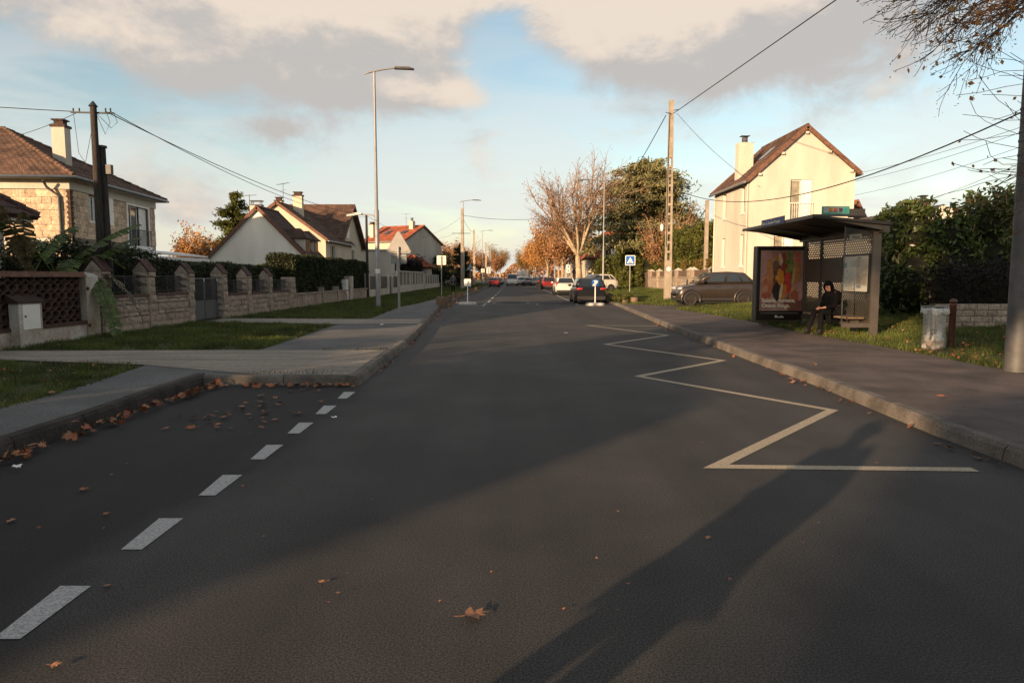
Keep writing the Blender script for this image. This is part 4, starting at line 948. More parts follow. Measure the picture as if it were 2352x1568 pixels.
# perforated sheet: a grid of cells, each with a round (six sided) hole through it
def perforated(x, y0, y1, z0, z1, py=.105, pz=.0525, r=.0185):
    V, Q = [], []; ny = int((y1-y0)/py); nz = int((z1-z0)/pz); py = (y1-y0)/ny; pz = (z1-z0)/nz
    for j in range(nz):
        for i in range(-1, ny+1):
            cy = y0+py*(i+.5+(.5 if j % 2 else 0)); cz = z0+pz*(j+.5); ya, yb = cy-py/2, cy+py/2
            if i == -1 and not (j % 2): continue
            if yb > y1+1e-4 or ya < y0-1e-4:
                ya, yb = max(ya, y0), min(yb, y1)
                if yb-ya > .005: k = len(V); V += [(x, ya, cz-pz/2), (x, yb, cz-pz/2), (x, yb, cz+pz/2), (x, ya, cz+pz/2)]; Q.append((k, k+1, k+2, k+3))
                continue
            k = len(V); h = pz/2
            out = [(yb, cz), (yb, cz+h), (cy, cz+h), (ya, cz+h), (ya, cz), (ya, cz-h), (cy, cz-h), (yb, cz-h)]
            inn = [(cy+r*math.cos(math.pi*q/4), cz+r*math.sin(math.pi*q/4)) for q in range(8)]
            V += [(x, *p) for p in out]+[(x, *p) for p in inn]
            Q += [(k+q, k+(q+1) % 8, k+8+(q+1) % 8, k+8+q) for q in range(8)]
    return V, Q
V, Q = [], []
ya, yb = Y0+.17, Y1-.13
for z0, z1, per in ((.44, .60, 0), (.60, 1.36, 1), (1.36, 1.98, 0), (1.98, 2.45, 1), (2.45, 2.64, 0)):
    if per: v, q = perforated(XB+.01, ya, yb, z0, z1)
    else: v = [(XB+.01, ya, z0), (XB+.01, yb, z0), (XB+.01, yb, z1), (XB+.01, ya, z1)]; q = [(0, 1, 2, 3)]
    n = len(V); V += v; Q += [tuple(k+n for k in f) for f in q]
link('perforated_panel', np_mesh('perforated_panel', V, Q, M_SHEL), t, True)
b = MB(); b.box(XB-.05, Y0+.1, .34, XB+.04, Y1-.1, .44); b.build('bottom_rail', M_SHEL, t, True)
b = MB(); RX0, RX1, RY0, RY1 = 6.58, 8.34, 15.42, 20.05
b.prism([(RX0, RY0, 2.80), (RX1, RY0, 2.63), (RX1, RY0, 2.70), (RX0, RY0, 2.845)], (0, RY1-RY0, 0)); b.build('roof', M_SHELD, t, True)
b = MB()
for y in (15.5, 17.0, 18.5, 19.9): b.prism([(RX0+.06, y, 2.795), (RX1-.02, y, 2.628), (RX1-.02, y, 2.50), (RX0+.5, y, 2.74)], (0, .07, 0))
b.box(RX1-.16, RY0+.05, 2.48, RX1-.04, RY1-.05, 2.62); b.build('roof_rib', M_SHEL, t, True)
b = MB(); b.box(RX0-.015, RY0-.01, 2.785, RX0-.002, RY1+.01, 2.86); b.box(RX0, RY0-.015, 2.83, RX1-.6, RY0-.003, 2.865); b.build('roof_edge', M_SHEL, t, True)
b = MB(); b.quad((7.47, Y0+.05, .5), (XB-.13, Y0+.05, .5), (XB-.13, Y0+.05, 2.6), (7.47, Y0+.05, 2.6)); b.build('glass_pane', M_GLASS, t, True)
b = MB(); b.box(7.46, Y0+.035, .36, 7.475, Y0+.065, 2.62); b.build('pane_edge', mat('glass_edge', (.05, .055, .05), rough=.3), t, True)
b = MB(); b.box(7.47, Y0+.02, .36, XB-.1, Y0+.08, .46); b.build('pane_rail', M_SHEL, t, True)
b = MB(); b.prism([(7.57, Y0+.03, 2.29), (7.83, Y0+.03, 2.33), (7.83, Y0+.03, 2.46), (7.56, Y0+.03, 2.44)], (0, .012, 0)); n_ = b.build('notice', mat('notice_grey', (.20, .20, .18), rough=.6), t, True)
b = MB(); b.box(7.61, Y0+.024, 2.40, 7.80, Y0+.029, 2.412); b.box(7.63, Y0+.024, 2.365, 7.80, Y0+.029, 2.378); b.build('print_line', M_BLACK, n_)
# bench
b = MB(); b.box(7.78, 16.15, .53, 8.0, 18.6, .57); b.box(8.02, 16.15, .53, 8.17, 18.6, .57); be = b.build('bench_seat', mat('bench_wood', (.20, .14, .09), rough=.6, var=.25, scale=6), t, True)
for y in (16.35, 18.35):
    b = MB(); b.prism([(7.82, y, .53), (8.16, y, .53), (8.16, y, .40), (8.06, y, .15), (7.98, y, .15), (7.98, y, .40)], (0, .06, 0)); b.build('bench_leg', M_SHEL, t, True)
# timetable case on the back panel
b = MB(); b.box(XB-.05, 16.03, 1.13, XB+.005, 17.33, 2.02); c_ = b.build('timetable_case', M_BLACK, t, True)
b = MB(); b.quad((XB-.052, 17.29, 1.16), (XB-.052, 16.07, 1.16), (XB-.052, 16.07, 1.99), (XB-.052, 17.29, 1.99)); b.build('timetable', mat('paper', (.62, .60, .54), rough=.6, var=.06, scale=3), c_)
def on_tt(a0, a1, z0, z1, m_, nm='print'):
    b = MB(); x = XB-.055; b.quad((x, 17.29-a0, z0), (x, 17.29-a1, z0), (x, 17.29-a1, z1), (x, 17.29-a0, z1)); b.build(nm, m_, c_)
PG = mat('print_green', (.22, .34, .28), rough=.6); PK = mat('print_dark', (.12, .12, .12), rough=.6); PT = mat('print_tan', (.48, .42, .35), rough=.6); PL = mat('print_pale', (.50, .52, .50), rough=.6)
on_tt(.04, .22, 1.72, 1.84, PG, 'print_block'); on_tt(.3, .66, 1.74, 1.90, PL, 'print_block'); on_tt(.68, 1.2, 1.30, 1.92, PT, 'print_block'); on_tt(.72, .9, 1.93, 1.955, PK); on_tt(.72, .86, 1.76, 1.775, PK); on_tt(1.02, 1.16, 1.53, 1.545, PK)
for i in range(9): on_tt(.3, .64, 1.25+i*.05, 1.255+i*.05, PK)
for i in range(8): on_tt(.74+i*.05, .748+i*.05, 1.34, 1.52, PK)
for z in (1.62, 1.45, 1.26): on_tt(.22, .25, z, z+.045, PK)
on_tt(.72, .92, 1.24, 1.30, mat('print_blue', (.30, .34, .42), rough=.6), 'print_block'); on_tt(.3, .62, 1.18, 1.225, PT, 'print_block')
# stop name board on the road-side roof edge, line panel on the near roof edge
M_NAVY = mat('board_navy', (.045, .055, .16), rough=.45, var=.1); M_TXT = mat('lettering_white', (.72, .71, .68), rough=.5, var=0)
b = MB(); b.box(RX0-.03, 16.95, 2.80, RX0-.017, 18.5, 2.97); nb = b.build('name_board', M_NAVY, t, True)
text('Place du Souvenir Français', .118, M_TXT, nb, facing((RX0-.033, 18.44, 2.832), (0, -1, 0), (0, 0, 1)), sx=.96, ext=.001, bold=.0015)
b = MB(); b.quad((RX0-.033, 17.85, 2.945), (RX0-.033, 17.7, 2.945), (RX0-.033, 17.7, 2.957), (RX0-.033, 17.85, 2.957)); b.build('small_print', M_TXT, nb)
M_TEAL = mat('board_teal', (.05, .33, .27), rough=.45, var=.06)
b = MB(); b.box(6.80, 15.47, 2.82, 7.40, 15.50, 3.04); lb = b.build('line_board', M_TEAL, t, True)
def on_lb(x0, x1, z0, z1, col, nm, d=.002):
    b = MB(); b.quad((x0, 15.47-d, z0), (x1, 15.47-d, z0), (x1, 15.47-d, z1), (x0, 15.47-d, z1)); return b.build(nm, col, lb)
on_lb(6.815, 7.385, 2.895, 3.028, mat('board_teal_light', (.16, .38, .33), rough=.5), 'print_band')
b = MB(); b.disc((6.875, 15.464, 2.962), .048, (0, -1, 0), 20, .036); b.build('round_mark', M_TXT, lb); b = MB(); b.disc((6.875, 15.466, 2.962), .036, (0, -1, 0)); b.build('round_mark', mat('mark_blue', (.28, .38, .48), rough=.5), lb)
for x, c1 in ((6.94, (.55, .25, .06)), (7.045, (.58, .15, .07)), (7.165, (.10, .08, .14))):
    on_lb(x-.004, x+.092, 2.906, 3.012, M_TXT, 'line_frame', .003); on_lb(x, x+.088, 2.935, 3.008, mat('line_%d' % int(x*1000), c1, rough=.5), 'line_square', .005); on_lb(x, x+.088, 2.91, 2.934, PK, 'line_foot', .005)
on_lb(7.28, 7.37, 2.91, 3.01, mat('line_teal', (.05, .36, .30), rough=.5), 'line_square', .003)
for x in (6.93, 7.15): on_lb(x, x+.03, 2.862, 2.88, PK, 'print_mark')
b = MB(); b.box(7.41, 15.5, 2.80, 7.76, 15.56, 2.99); b.build('board_support', M_SHEL, t, True)
# advertising case
t = thing('advert_case', 'black framed lit-up-style advertising case with a burger poster at the shelter end', 'billboard', (7.6, 19.9, .2))
t['label'] = 'black framed advertising case with a burger poster at the shelter end'
b = MB(); b.box(6.89, 19.72, .26, 8.31, 20.02, 2.36); b.build('case', M_SHEL, t, True)
b = MB(); b.box(7.1, 19.78, .1, 7.3, 19.95, .26); b.box(7.95, 19.78, .1, 8.1, 19.95, .26); b.build('foot', M_SHEL, t, True)
b = MB(); b.box(6.91, 19.69, .29, 8.29, 19.72, 2.34); dr = b.build('frame', mat('gloss_black', (.012, .011, .011), rough=.3, var=0), t, True)
PX0, PX1, PZ0, PZ1 = 6.99, 8.19, .55, 2.24
M_POST = mat('poster_mauve', (.42, .25, .23), rough=.35, var=.25, scale=2.5)
b = MB(); b.quad((PX0, 19.688, PZ0), (PX1, 19.688, PZ0), (PX1, 19.688, PZ1), (PX0, 19.688, PZ1)); po = b.build('poster', M_POST, t, True)
lay = [0]
def ps(cx, cy, rx, ry, rot, col, nm, wob=.06, pts=18, v=.18):
    lay[0] += 1; rr = random.Random(lay[0]); s_ = 1.2/830; P = []
    for i in range(pts):
        a = 2*math.pi*i/pts; k = 1+rr.uniform(-wob, wob); x, y = rx*math.cos(a)*k, ry*math.sin(a)*k; q = R(rot)
        X = PX0+(cx-190+x*math.cos(q)-y*math.sin(q))*s_; Zz = PZ0+(1300-cy+x*math.sin(q)+y*math.cos(q))*(1.69/1165)
        P.append((min(max(X, PX0), PX1), 19.688-.0012*lay[0], min(max(Zz, PZ0), PZ1)))
    b = MB(); b.poly(P); return b.build(nm, mat('ink_%02d%02d%02d' % tuple(int(k*99) for k in col), col, rough=.35, var=v, scale=9), po)
ps(300, 1180, 160, 120, 0, (.30, .16, .16), 'poster_shade', .2); ps(850, 1150, 180, 190, 0, (.20, .08, .06), 'poster_shade', .2); ps(960, 980, 60, 130, 10, (.50, .28, .24), 'poster_hand', .1)
ps(520, 700, 130, 330, 0, (.12, .06, .045), 'poster_shade', .1); ps(345, 800, 105, 250, 3, (.42, .15, .07), 'poster_hand'); ps(300, 1010, 80, 90, 0, (.38, .10, .06), 'poster_hand'); ps(290, 880, 55, 80, 0, (.55, .24, .15), 'poster_finger'); ps(240, 680, 80, 34, 30, (.52, .26, .17), 'poster_finger')
ps(370, 450, 72, 165, 2, (.50, .24, .08), 'poster_bun'); ps(380, 640, 66, 150, 0, (.52, .22, .10), 'poster_bun'); ps(520, 930, 95, 170, 4, (.03, .02, .018), 'poster_patty', .1)
ps(480, 430, 60, 110, 0, (.17, .09, .07), 'poster_patty', .12); ps(630, 340, 60, 170, 6, (.30, .05, .04), 'poster_sauce', .12); ps(500, 280, 40, 70, 40, (.45, .20, .05), 'poster_ring', .1)
ps(575, 310, 34, 120, 12, (.58, .50, .36), 'poster_onion'); ps(660, 560, 85, 240, 0, (.26, .04, .035), 'poster_sauce', .12)
ps(575, 650, 70, 165, 6, (.60, .25, .035), 'poster_cheese', .1); ps(520, 660, 60, 60, 45, (.66, .32, .05), 'poster_cheese', .05, 4)
for q in ((730, 240, 62, 80), (750, 380, 60, 90), (770, 480, 50, 80), (720, 520, 50, 60), (780, 590, 44, 60), (700, 350, 45, 50)): ps(*q, 0, random.choice(((.17, .22, .05), (.24, .28, .07), (.10, .14, .035))), 'poster_lettuce', .3)
ps(720, 660, 62, 110, -8, (.55, .06, .045), 'poster_tomato'); ps(725, 830, 58, 130, 4, (.52, .05, .045), 'poster_tomato'); ps(880, 560, 78, 210, -6, (.42, .20, .07), 'poster_bun'); ps(830, 600, 26, 190, -5, (.52, .38, .19), 'poster_crumb')
ps(640, 920, 62, 145, -10, (.58, .20, .04), 'poster_ring'); ps(590, 930, 28, 165, -8, (.62, .56, .40), 'poster_onion'); ps(800, 930, 34, 130, -14, (.58, .27, .12), 'poster_finger'); ps(855, 1010, 80, 110, 0, (.36, .11, .06), 'poster_hand')
ps(890, 270, 80, 88, 0, (.62, .30, .26), 'logo_outline', .01, 24); ps(890, 270, 70, 78, 0, (.46, .22, .20), 'logo_field', .01, 24); ps(890, 212, 60, 26, 0, (.60, .12, .06), 'logo_bun', .02); ps(890, 335, 60, 18, 0, (.60, .12, .06), 'logo_bun', .02)
M_LOGO = mat('logo_red', (.60, .12, .06), rough=.4, var=0); M_CRM = mat('lettering_cream', (.80, .72, .58), rough=.4, var=0)
yl = 19.688-.0012*lay[0]-.002
PXZ = lambda x, y: (PX0+(x-190)*1.2/830, yl, PZ0+(1300-y)*1.69/1165)
for s_, x, y, w in (('BURGER', 828, 268, .082), ('KING', 842, 318, .088)): text(s_, w*.62, M_LOGO, po, facing(PXZ(x, y), (1, 0, 0), (0, 0, 1)), ext=.0005, bold=.002, sx=.92)
text('Salade, tomate,', .150, M_CRM, po, facing(PXZ(218, 1130), (1, 0, 0), (0, 0, 1)), ext=.001, bold=.0055, sx=1.03)
text('Onion Rings.', .150, M_CRM, po, facing(PXZ(218, 1232), (1, 0, 0), (0, 0, 1)), ext=.001, bold=.0055, sx=1.03)
b = MB(); a, c_ = Vector(PXZ(230, 1276)), Vector(PXZ(720, 1272)); b.poly([a, (c_.x, c_.y, a.z), c_, (a.x, a.y, c_.z)]); b.build('print_line', M_CRM, po)
b = MB(); a, c_ = (7.02, 19.686, .478), (8.09, 19.686, .488); b.quad(a, (c_[0], a[1], a[2]), c_, (a[0], a[1], c_[2])); b.build('fine_print', mat('print_grey', (.30, .28, .26), rough=.5), dr)
b = MB()
for x, w, h in ((7.43, .07, .075), (7.51, .02, .05), (7.54, .035, .04), (7.59, .05, .06), (7.65, .03, .04)): b.quad((x, 19.686, .35), (x+w, 19.686, .35), (x+w, 19.686, .35+h), (x, 19.686, .35+h))
b.build('maker_mark', mat('mark_white', (.5, .49, .46), rough=.5), dr)

# ------------------------------------------------------------------ people
M_SKIN = mat('skin', (.50, .27, .19), rough=.55, var=.08, scale=20); M_CLOTHB = mat('cloth_black', (.006, .006, .007), rough=1, var=.3, scale=6, bump=.2, bscale=40, spec=.1)
M_CLOTHD = mat('cloth_trousers', (.007, .007, .009), rough=1, var=.3, scale=6, spec=.1); M_COATG = mat('cloth_grey', (.085, .088, .095), rough=.9, var=.2, scale=5); M_HAIR = mat('hair_dark', (.02, .014, .011), rough=.6, var=.2); M_SHOE = mat('shoe_black', (.014, .013, .013), rough=.5, var=.1)
def skin(name, verts, edges, radii, m_, parent, root=0, lv=2, mtx=None):
    me = bpy.data.meshes.new(name); me.from_pydata([tuple(v) for v in verts], edges, []); me.materials.append(m_)
    o = link(name, me, parent, False, mtx); md = o.modifiers.new('skin', 'SKIN'); md.use_smooth_shade = True
    for i, r_ in enumerate(radii):
        d = me.skin_vertices[0].data[i]; d.radius = r_ if isinstance(r_, tuple) else (r_, r_); d.use_root = (i == root)
    sb = o.modifiers.new('sub', 'SUBSURF'); sb.levels = lv; sb.render_levels = lv
    return o
def chain(V, E, Rr, start, pts):
    k = start
    for p, r_ in pts:
        V.append(Vector(p)); Rr.append(r_); E.append((k, len(V)-1)); k = len(V)-1
    return k
def person(name, label, loc, rz, J, coat, legs, hair, group=None, coat_skirt=None, scarf=False, body_fat=1.0):
    """J: joints in metres, x forward, y to the person's left"""
    t = thing(name, label, 'person', loc, rz, group); V = [Vector(J['pelvis'])]; Rr = [.12]; E = []
    n = chain(V, E, Rr, 0, [(J['spine'], .115), (J['chest'], .125), (J['neck'], .052), (J['head0'], .065), (J['head'], .095), (J['crown'], .07)]); ch = 2
    for s_ in ('l', 'r'):
        k = chain(V, E, Rr, ch, [(J['sh_'+s_], .056), (J['el_'+s_], .042), (J['wr_'+s_], .026)])
        w = Vector(J['wr_'+s_]); d = (w-Vector(J['el_'+s_])).normalized(); hd = Vector(J.get('hd_'+s_, d)).normalized(); side = hd.cross(Vector((0, 0, 1)))
        if side.length < .2: side = Vector((0, 1 if s_ == 'l' else -1, 0))
        side.normalize(); pn = side.cross(hd)
        palm = w+hd*.055; k2 = chain(V, E, Rr, k, [(palm, (.034, .017))])
        for f, (o_, l) in enumerate(((-.027, .068), (-.009, .078), (.009, .074), (.027, .058))):
            p0 = palm+hd*.035+side*o_
            chain(V, E, Rr, k2, [(p0, .0095), (p0+hd*l*.5-pn*.008, .0085), (p0+hd*l*.85-pn*.026, .007)])
        ts = -1 if s_ == 'l' else 1
        chain(V, E, Rr, k, [(w+hd*.035+side*ts*.034-pn*.006, .011), (w+hd*.075+side*ts*.05-pn*.014, .009)])
    for s_ in ('l', 'r'):
        a = Vector(J['an_'+s_]); toe = Vector(J.get('toe_'+s_, (.14, 0, 0)))
        chain(V, E, Rr, 0, [(J['hip_'+s_], .09), (J['kn_'+s_], .055), (a, .026), (a+toe*.5+Vector((0, 0, -.045)), .016)])
    skin('body', V, E, Rr, M_SKIN, t)
    # clothes follow the same joints, a little thicker
    V, E, Rr = [Vector(J['pelvis'])], [], [.165*body_fat]
    chain(V, E, Rr, 0, [(J['spine'], .15*body_fat), (J['chest'], .15*body_fat), (Vector(J['neck']).lerp(Vector(J['chest']), .3), .075)])
    for s_ in ('l', 'r'):
        w = Vector(J['wr_'+s_]); e = Vector(J['el_'+s_]); chain(V, E, Rr, 2, [(J['sh_'+s_], .082), (e, .066), (w.lerp(e, .12), .047)])
    if coat_skirt: chain(V, E, Rr, 0, [(p, r_) for p, r_ in coat_skirt])
    skin('coat', V, E, Rr, coat, t)
    V, E, Rr = [Vector(J['pelvis'])], [], [.14]
    for s_ in ('l', 'r'): a = Vector(J['an_'+s_]); kn = Vector(J['kn_'+s_]); chain(V, E, Rr, 0, [(J['hip_'+s_], .112), (kn, .078), (a.lerp(kn, .03), .060)])
    skin('trousers', V, E, Rr, legs, t)
    for s_ in ('l', 'r'):
        a = Vector(J['an_'+s_]); toe = Vector(J.get('toe_'+s_, (.14, 0, 0))); kn = Vector(J['kn_'+s_])
        skin('shoe', [a.lerp(kn, .16), a, a-toe*.35+Vector((0, 0, -.05)), a+toe*.55+Vector((0, 0, -.05)), a+toe*1.1+Vector((0, 0, -.06))], [(0, 1), (1, 2), (1, 3), (3, 4)], [.055, .054, .04, .045, .034], M_SHOE, t, 1)
    h = Vector(J['head']); f = Vector(J.get('face', (1, 0, -.25))).normalized(); l_ = Vector((0, 0, 1)).cross(f).normalized(); u = f.cross(l_)
    b = MB(); b.ball(h+f*.098+u*-.012, .017, 8, 6, (1, .8, 1.3)); b.build('nose', M_SKIN, t)
    for s_ in (-1, 1):
        b = MB(); b.ball(h+f*.083+u*.022+l_*.033*s_, .013, 8, 6, (.8, 1.2, .8)); b.build('eye', M_BLACK, t)
        b = MB(); b.ball(h+f*.085+u*.043+l_*.033*s_, .012, 6, 4, (.7, 1.9, .4)); b.build('eyebrow', M_HAIR, t)
        if not scarf: b = MB(); b.ball(h+l_*.093*s_, .028, 8, 6, (.8, .35, 1.2)); b.build('ear', M_SKIN, t)
    b = MB(); b.ball(h+f*.088+u*-.055, .016, 8, 4, (.5, 1.5, .45)); b.build('mouth', mat('lips', (.36, .12, .10), rough=.5), t)
    # hood / hair: shell round the head with an opening for the face
    b = MB(); nn, mm = 22, 14; c_ = h+u*.012-f*.012; rx, ry, rz_ = (.120, .114, .145) if scarf else (.118, .108, .128); idx = {}
    for j in range(mm+1):
        for k in range(nn):
            th = math.pi*j/mm; a = 2*math.pi*k/nn; d = f*(math.sin(th)*math.cos(a))+l_*(math.sin(th)*math.sin(a))+u*math.cos(th)
            b.v.append(tuple(c_+f*(d.dot(f)*rx)+l_*(d.dot(l_)*ry)+u*(d.dot(u)*rz_))); idx[j, k] = len(b.v)-1
    for j in range(mm):
        for k in range(nn):
            th = math.pi*(j+.5)/mm; a = 2*math.pi*(k+.5)/nn; df, du = math.sin(th)*math.cos(a), math.cos(th)
            lim = .60 if scarf else .35
            if df > lim and du < (.40 if scarf else .45) and not (scarf and du < -.66): continue
            if not scarf and du < -.25: continue
            b.f.append((idx[j, k], idx[j+1, k], idx[j+1, (k+1) % nn], idx[j, (k+1) % nn])); b.sm.append(True)
    b.build('headscarf' if scarf else 'hair', hair, t)
    if scarf:
        ne, cs = Vector(J['neck']), Vector(J['chest']); b = MB(); prof = [(h-u*.075-f*.015, .100, .094), (ne+f*.01, .125, .12), (ne.lerp(cs, .35), .175, .19), (cs+Vector((0, 0, .02)), .20, .245), (cs-Vector((0, 0, .10)), .205, .26)]; n = 20; vs = []
        for c_, ra, rb in prof: vs += [c_+f*ra*math.cos(2*math.pi*k/n)*(1 if math.cos(2*math.pi*k/n) > 0 else 1.1)+l_*rb*math.sin(2*math.pi*k/n) for k in range(n)]
        b.add(vs, [(i*n+k, (i+1)*n+k, (i+1)*n+(k+1) % n, i*n+(k+1) % n) for i in range(len(prof)-1) for k in range(n)], True); b.build('scarf_drape', hair, t)
    return t
SIT = dict(pelvis=(.02, 0, .56), spine=(.03, 0, .74), chest=(.07, 0, .94), neck=(.12, 0, 1.05), head0=(.16, 0, 1.09), head=(.185, 0, 1.155), crown=(.18, 0, 1.215),
           sh_l=(.08, .165, .985), el_l=(.12, .23, .73), wr_l=(.36, .10, .665), hd_l=(.55, -.72, -.12), sh_r=(.08, -.165, .985), el_r=(.14, -.23, .73), wr_r=(.37, -.09, .655), hd_r=(.55, .6, -.1),
           hip_l=(.04, .09, .55), kn_l=(.45, .11, .56), an_l=(.42, .10, .10), hip_r=(.04, -.09, .55), kn_r=(.46, -.12, .57), an_r=(.62, -.12, .10), face=(1, .45, -.45), toe_l=(.15, .02, 0), toe_r=(.15, .02, 0))
person('person', 'person in black headscarf, coat and trousers sitting hunched on the shelter bench, hands clasped', (7.84, 16.95, .10), math.pi+R(12), SIT, M_CLOTHB, M_CLOTHD, M_CLOTHB, scarf=True, coat_skirt=[((.2, 0, .56), .17), ((.36, 0, .55), .15)], body_fat=1.32)
STAND = dict(pelvis=(0, 0, .93), spine=(.01, 0, 1.1), chest=(0, 0, 1.3), neck=(.01, 0, 1.44), head0=(.02, 0, 1.49), head=(.03, 0, 1.56), crown=(.02, 0, 1.63),
             sh_l=(0, .18, 1.38), el_l=(-.05, .24, 1.1), wr_l=(.03, .24, .86), sh_r=(0, -.18, 1.38), el_r=(-.02, -.24, 1.1), wr_r=(.08, -.22, .87),
             hip_l=(0, .09, .9), kn_l=(.12, .09, .5), an_l=(.05, .09, .09), hip_r=(0, -.09, .9), kn_r=(.02, -.09, .5), an_r=(-.16, -.09, .11))
person('person', 'person in a long grey coat walking away on the left verge by the cut logs', (gp(1041, 671, .1).x, gp(1041, 671, .1).y, .1), R(100), STAND, M_COATG, M_CLOTHD, M_HAIR, coat_skirt=[((.0, 0, .75), .19), ((-.01, 0, .55), .21)])
person('person', 'person standing beside the camera whose long shadow crosses the road to the kerb', (-1.78, -.05, 0), math.pi/2, STAND, M_COATG, M_CLOTHD, M_HAIR, coat_skirt=[((.0, 0, .75), .18)], body_fat=1.15)

# ------------------------------------------------------------------ litter bag, its post, lamp post, low wall on the right
t = thing('litter_bag', 'clear plastic litter bag half full of white rubbish hanging from a ring', 'litter bag', (7.87, 12.95, .14))
M_FILM = bpy.data.materials.new('clear_film'); M_FILM.use_nodes = True; _t = M_FILM.node_tree; _t.nodes.clear()
_o = _t.nodes.new('ShaderNodeOutputMaterial'); _a = _t.nodes.new('ShaderNodeBsdfTransparent'); _g = _t.nodes.new('ShaderNodeBsdfGlossy'); _g.inputs['Roughness'].default_value = .18
_d = _t.nodes.new('ShaderNodeBsdfTranslucent'); _d.inputs[0].default_value = (.85, .84, .80, 1); _m1 = _t.nodes.new('ShaderNodeMixShader'); _m1.inputs[0].default_value = .2; _m2 = _t.nodes.new('ShaderNodeMixShader'); _m2.inputs[0].default_value = .10
_df = _t.nodes.new('ShaderNodeBsdfDiffuse'); _df.inputs[0].default_value = (.75, .74, .70, 1); _m3 = _t.nodes.new('ShaderNodeMixShader'); _m3.inputs[0].default_value = .10
for a_, b_ in ((_a.outputs[0], _m1.inputs[1]), (_g.outputs[0], _m1.inputs[2]), (_m1.outputs[0], _m2.inputs[1]), (_d.outputs[0], _m2.inputs[2]), (_m2.outputs[0], _m3.inputs[1]), (_df.outputs[0], _m3.inputs[2]), (_m3.outputs[0], _o.inputs[0])): _t.links.new(a_, b_)
M_FILM['p'] = 1
b = MB(); n = 40; prof = [(.02, 0), (.17, .005), (.225, .06), (.22, .2), (.205, .34), (.20, .5), (.205, .66), (.215, .75), (.225, .80), (.235, .82), (.25, .80), (.255, .74), (.26, .69)]; vs = []; rr = random.Random(3)
ph = [rr.uniform(0, 6.28) for _ in range(6)]
for i, (r_, z) in enumerate(prof):
    r_ *= .88
    for k in range(n):
        a = 2*math.pi*k/n; w = 1+.035*math.sin(9*a+ph[0]+z*2)+.03*math.sin(14*a+ph[1]-z*3)+.03*math.sin(5*a+ph[2]+z*6)+rr.uniform(-.018, .018)
        vs.append((r_*w*math.cos(a), r_*w*math.sin(a), z+rr.uniform(-.006, .006)+(.02*math.sin(7*a) if i == len(prof)-1 else 0)))
b.add(vs, [(i*n+k, i*n+(k+1) % n, (i+1)*n+(k+1) % n, (i+1)*n+k) for i in range(len(prof)-1) for k in range(n)], True); b.build('bag', M_FILM, t)
M_RUB = [mat('rubbish_white', (.62, .60, .57), rough=.8, var=.2, scale=20), mat('rubbish_cream', (.50, .40, .33), rough=.8, var=.3, scale=20), mat('rubbish_dark', (.10, .075, .07), rough=.8, var=.3, scale=20)]
for i in range(42):
    z = .04+.30*rr.random()**1.2; a = rr.uniform(0, 6.28); r_ = .125*math.sqrt(rr.random()); s_ = rr.uniform(.04, .078)
    bm = bmesh.new(); bmesh.ops.create_icosphere(bm, subdivisions=2, radius=s_)
    for v in bm.verts: v.co *= rr.uniform(.65, 1.15)
    me = bpy.data.meshes.new('crumpled_rubbish'); bm.to_mesh(me); bm.free(); me.materials.append(M_RUB[0 if i % 6 < 3 else (1 if i % 6 < 5 else 2)])
    link('crumpled_rubbish', me, t, False, Matrix.Translation((r_*math.cos(a), r_*math.sin(a), z+.02)))
b = MB(); pts = [(.21*math.cos(a), .21*math.sin(a), .80) for a in np.linspace(0, 2*math.pi, 25)]; b.tube(pts, .014, 6, False); b.build('ring', M_DARKM, t)
t = thing('bag_post', 'rusty brown round post with ball top behind the litter bag', 'post', (8.42, 13.3, .15)); M_RUST = mat('post_brown', (.11, .045, .032), rough=.35, var=.3, scale=8, metal=.2)
b = MB(); b.lathe([(.06, -.1), (.06, .8), (.065, .81), (.065, .84), (.045, .85)], n=14); b.build('shaft', M_RUST, t)
b = MB(); b.ball((0, 0, .885), .065, 14, 10, (1, 1, .8)); b.build('ball_top', M_RUST, t)
b = MB(); b.bar((-.06, -.03, .68), (-.33, -.2, .665), .035, .03); b.bar((-.06, -.03, .60), (-.32, -.2, .655), .02); b.build('bracket', M_RUST, t)
t = thing('lamp_post', 'thick grey metal lamp post at the right edge under the branches', 'lamp post', (7.40, 10.15, .12))
b = MB(); b.lathe([(.155, 0), (.155, .5), (.15, .55), (.145, 4), (.085, 9.5), (.08, 10)], n=20); b.build('shaft', M_GALV, t)
for z in (3.1, 3.3, 3.42, 3.75): b = MB(); b.lathe([(.15, z), (.154, z+.01), (.154, z+.03), (.15, z+.04)], n=20); b.build('band', M_GALV, t)
b = MB(); b.tube([(0, 0, 9.9), (-.6, 0, 10.1), (-1.4, 0, 10.2)], .04, 8); b.build('arm', M_GALV, t)
b = MB(); b.box(-2.0, -.14, 10.15, -1.35, .14, 10.25); b.build('lamp_head', M_LAMPG, t)
t = thing('block_wall', 'low garden wall of small pale blocks below the dark shrub on the right', 'wall', (11, 16.4, .2))
b = MB(); b.box(9.9, 16.33, .1, 14, 16.55, .86); b.build('core', M_MORT, t, True)
stones(t, ST, (9.9, 16.32, 0), 0, 4.1, .15, .88, (.145,), (.2, .3), .05, jit=.006)
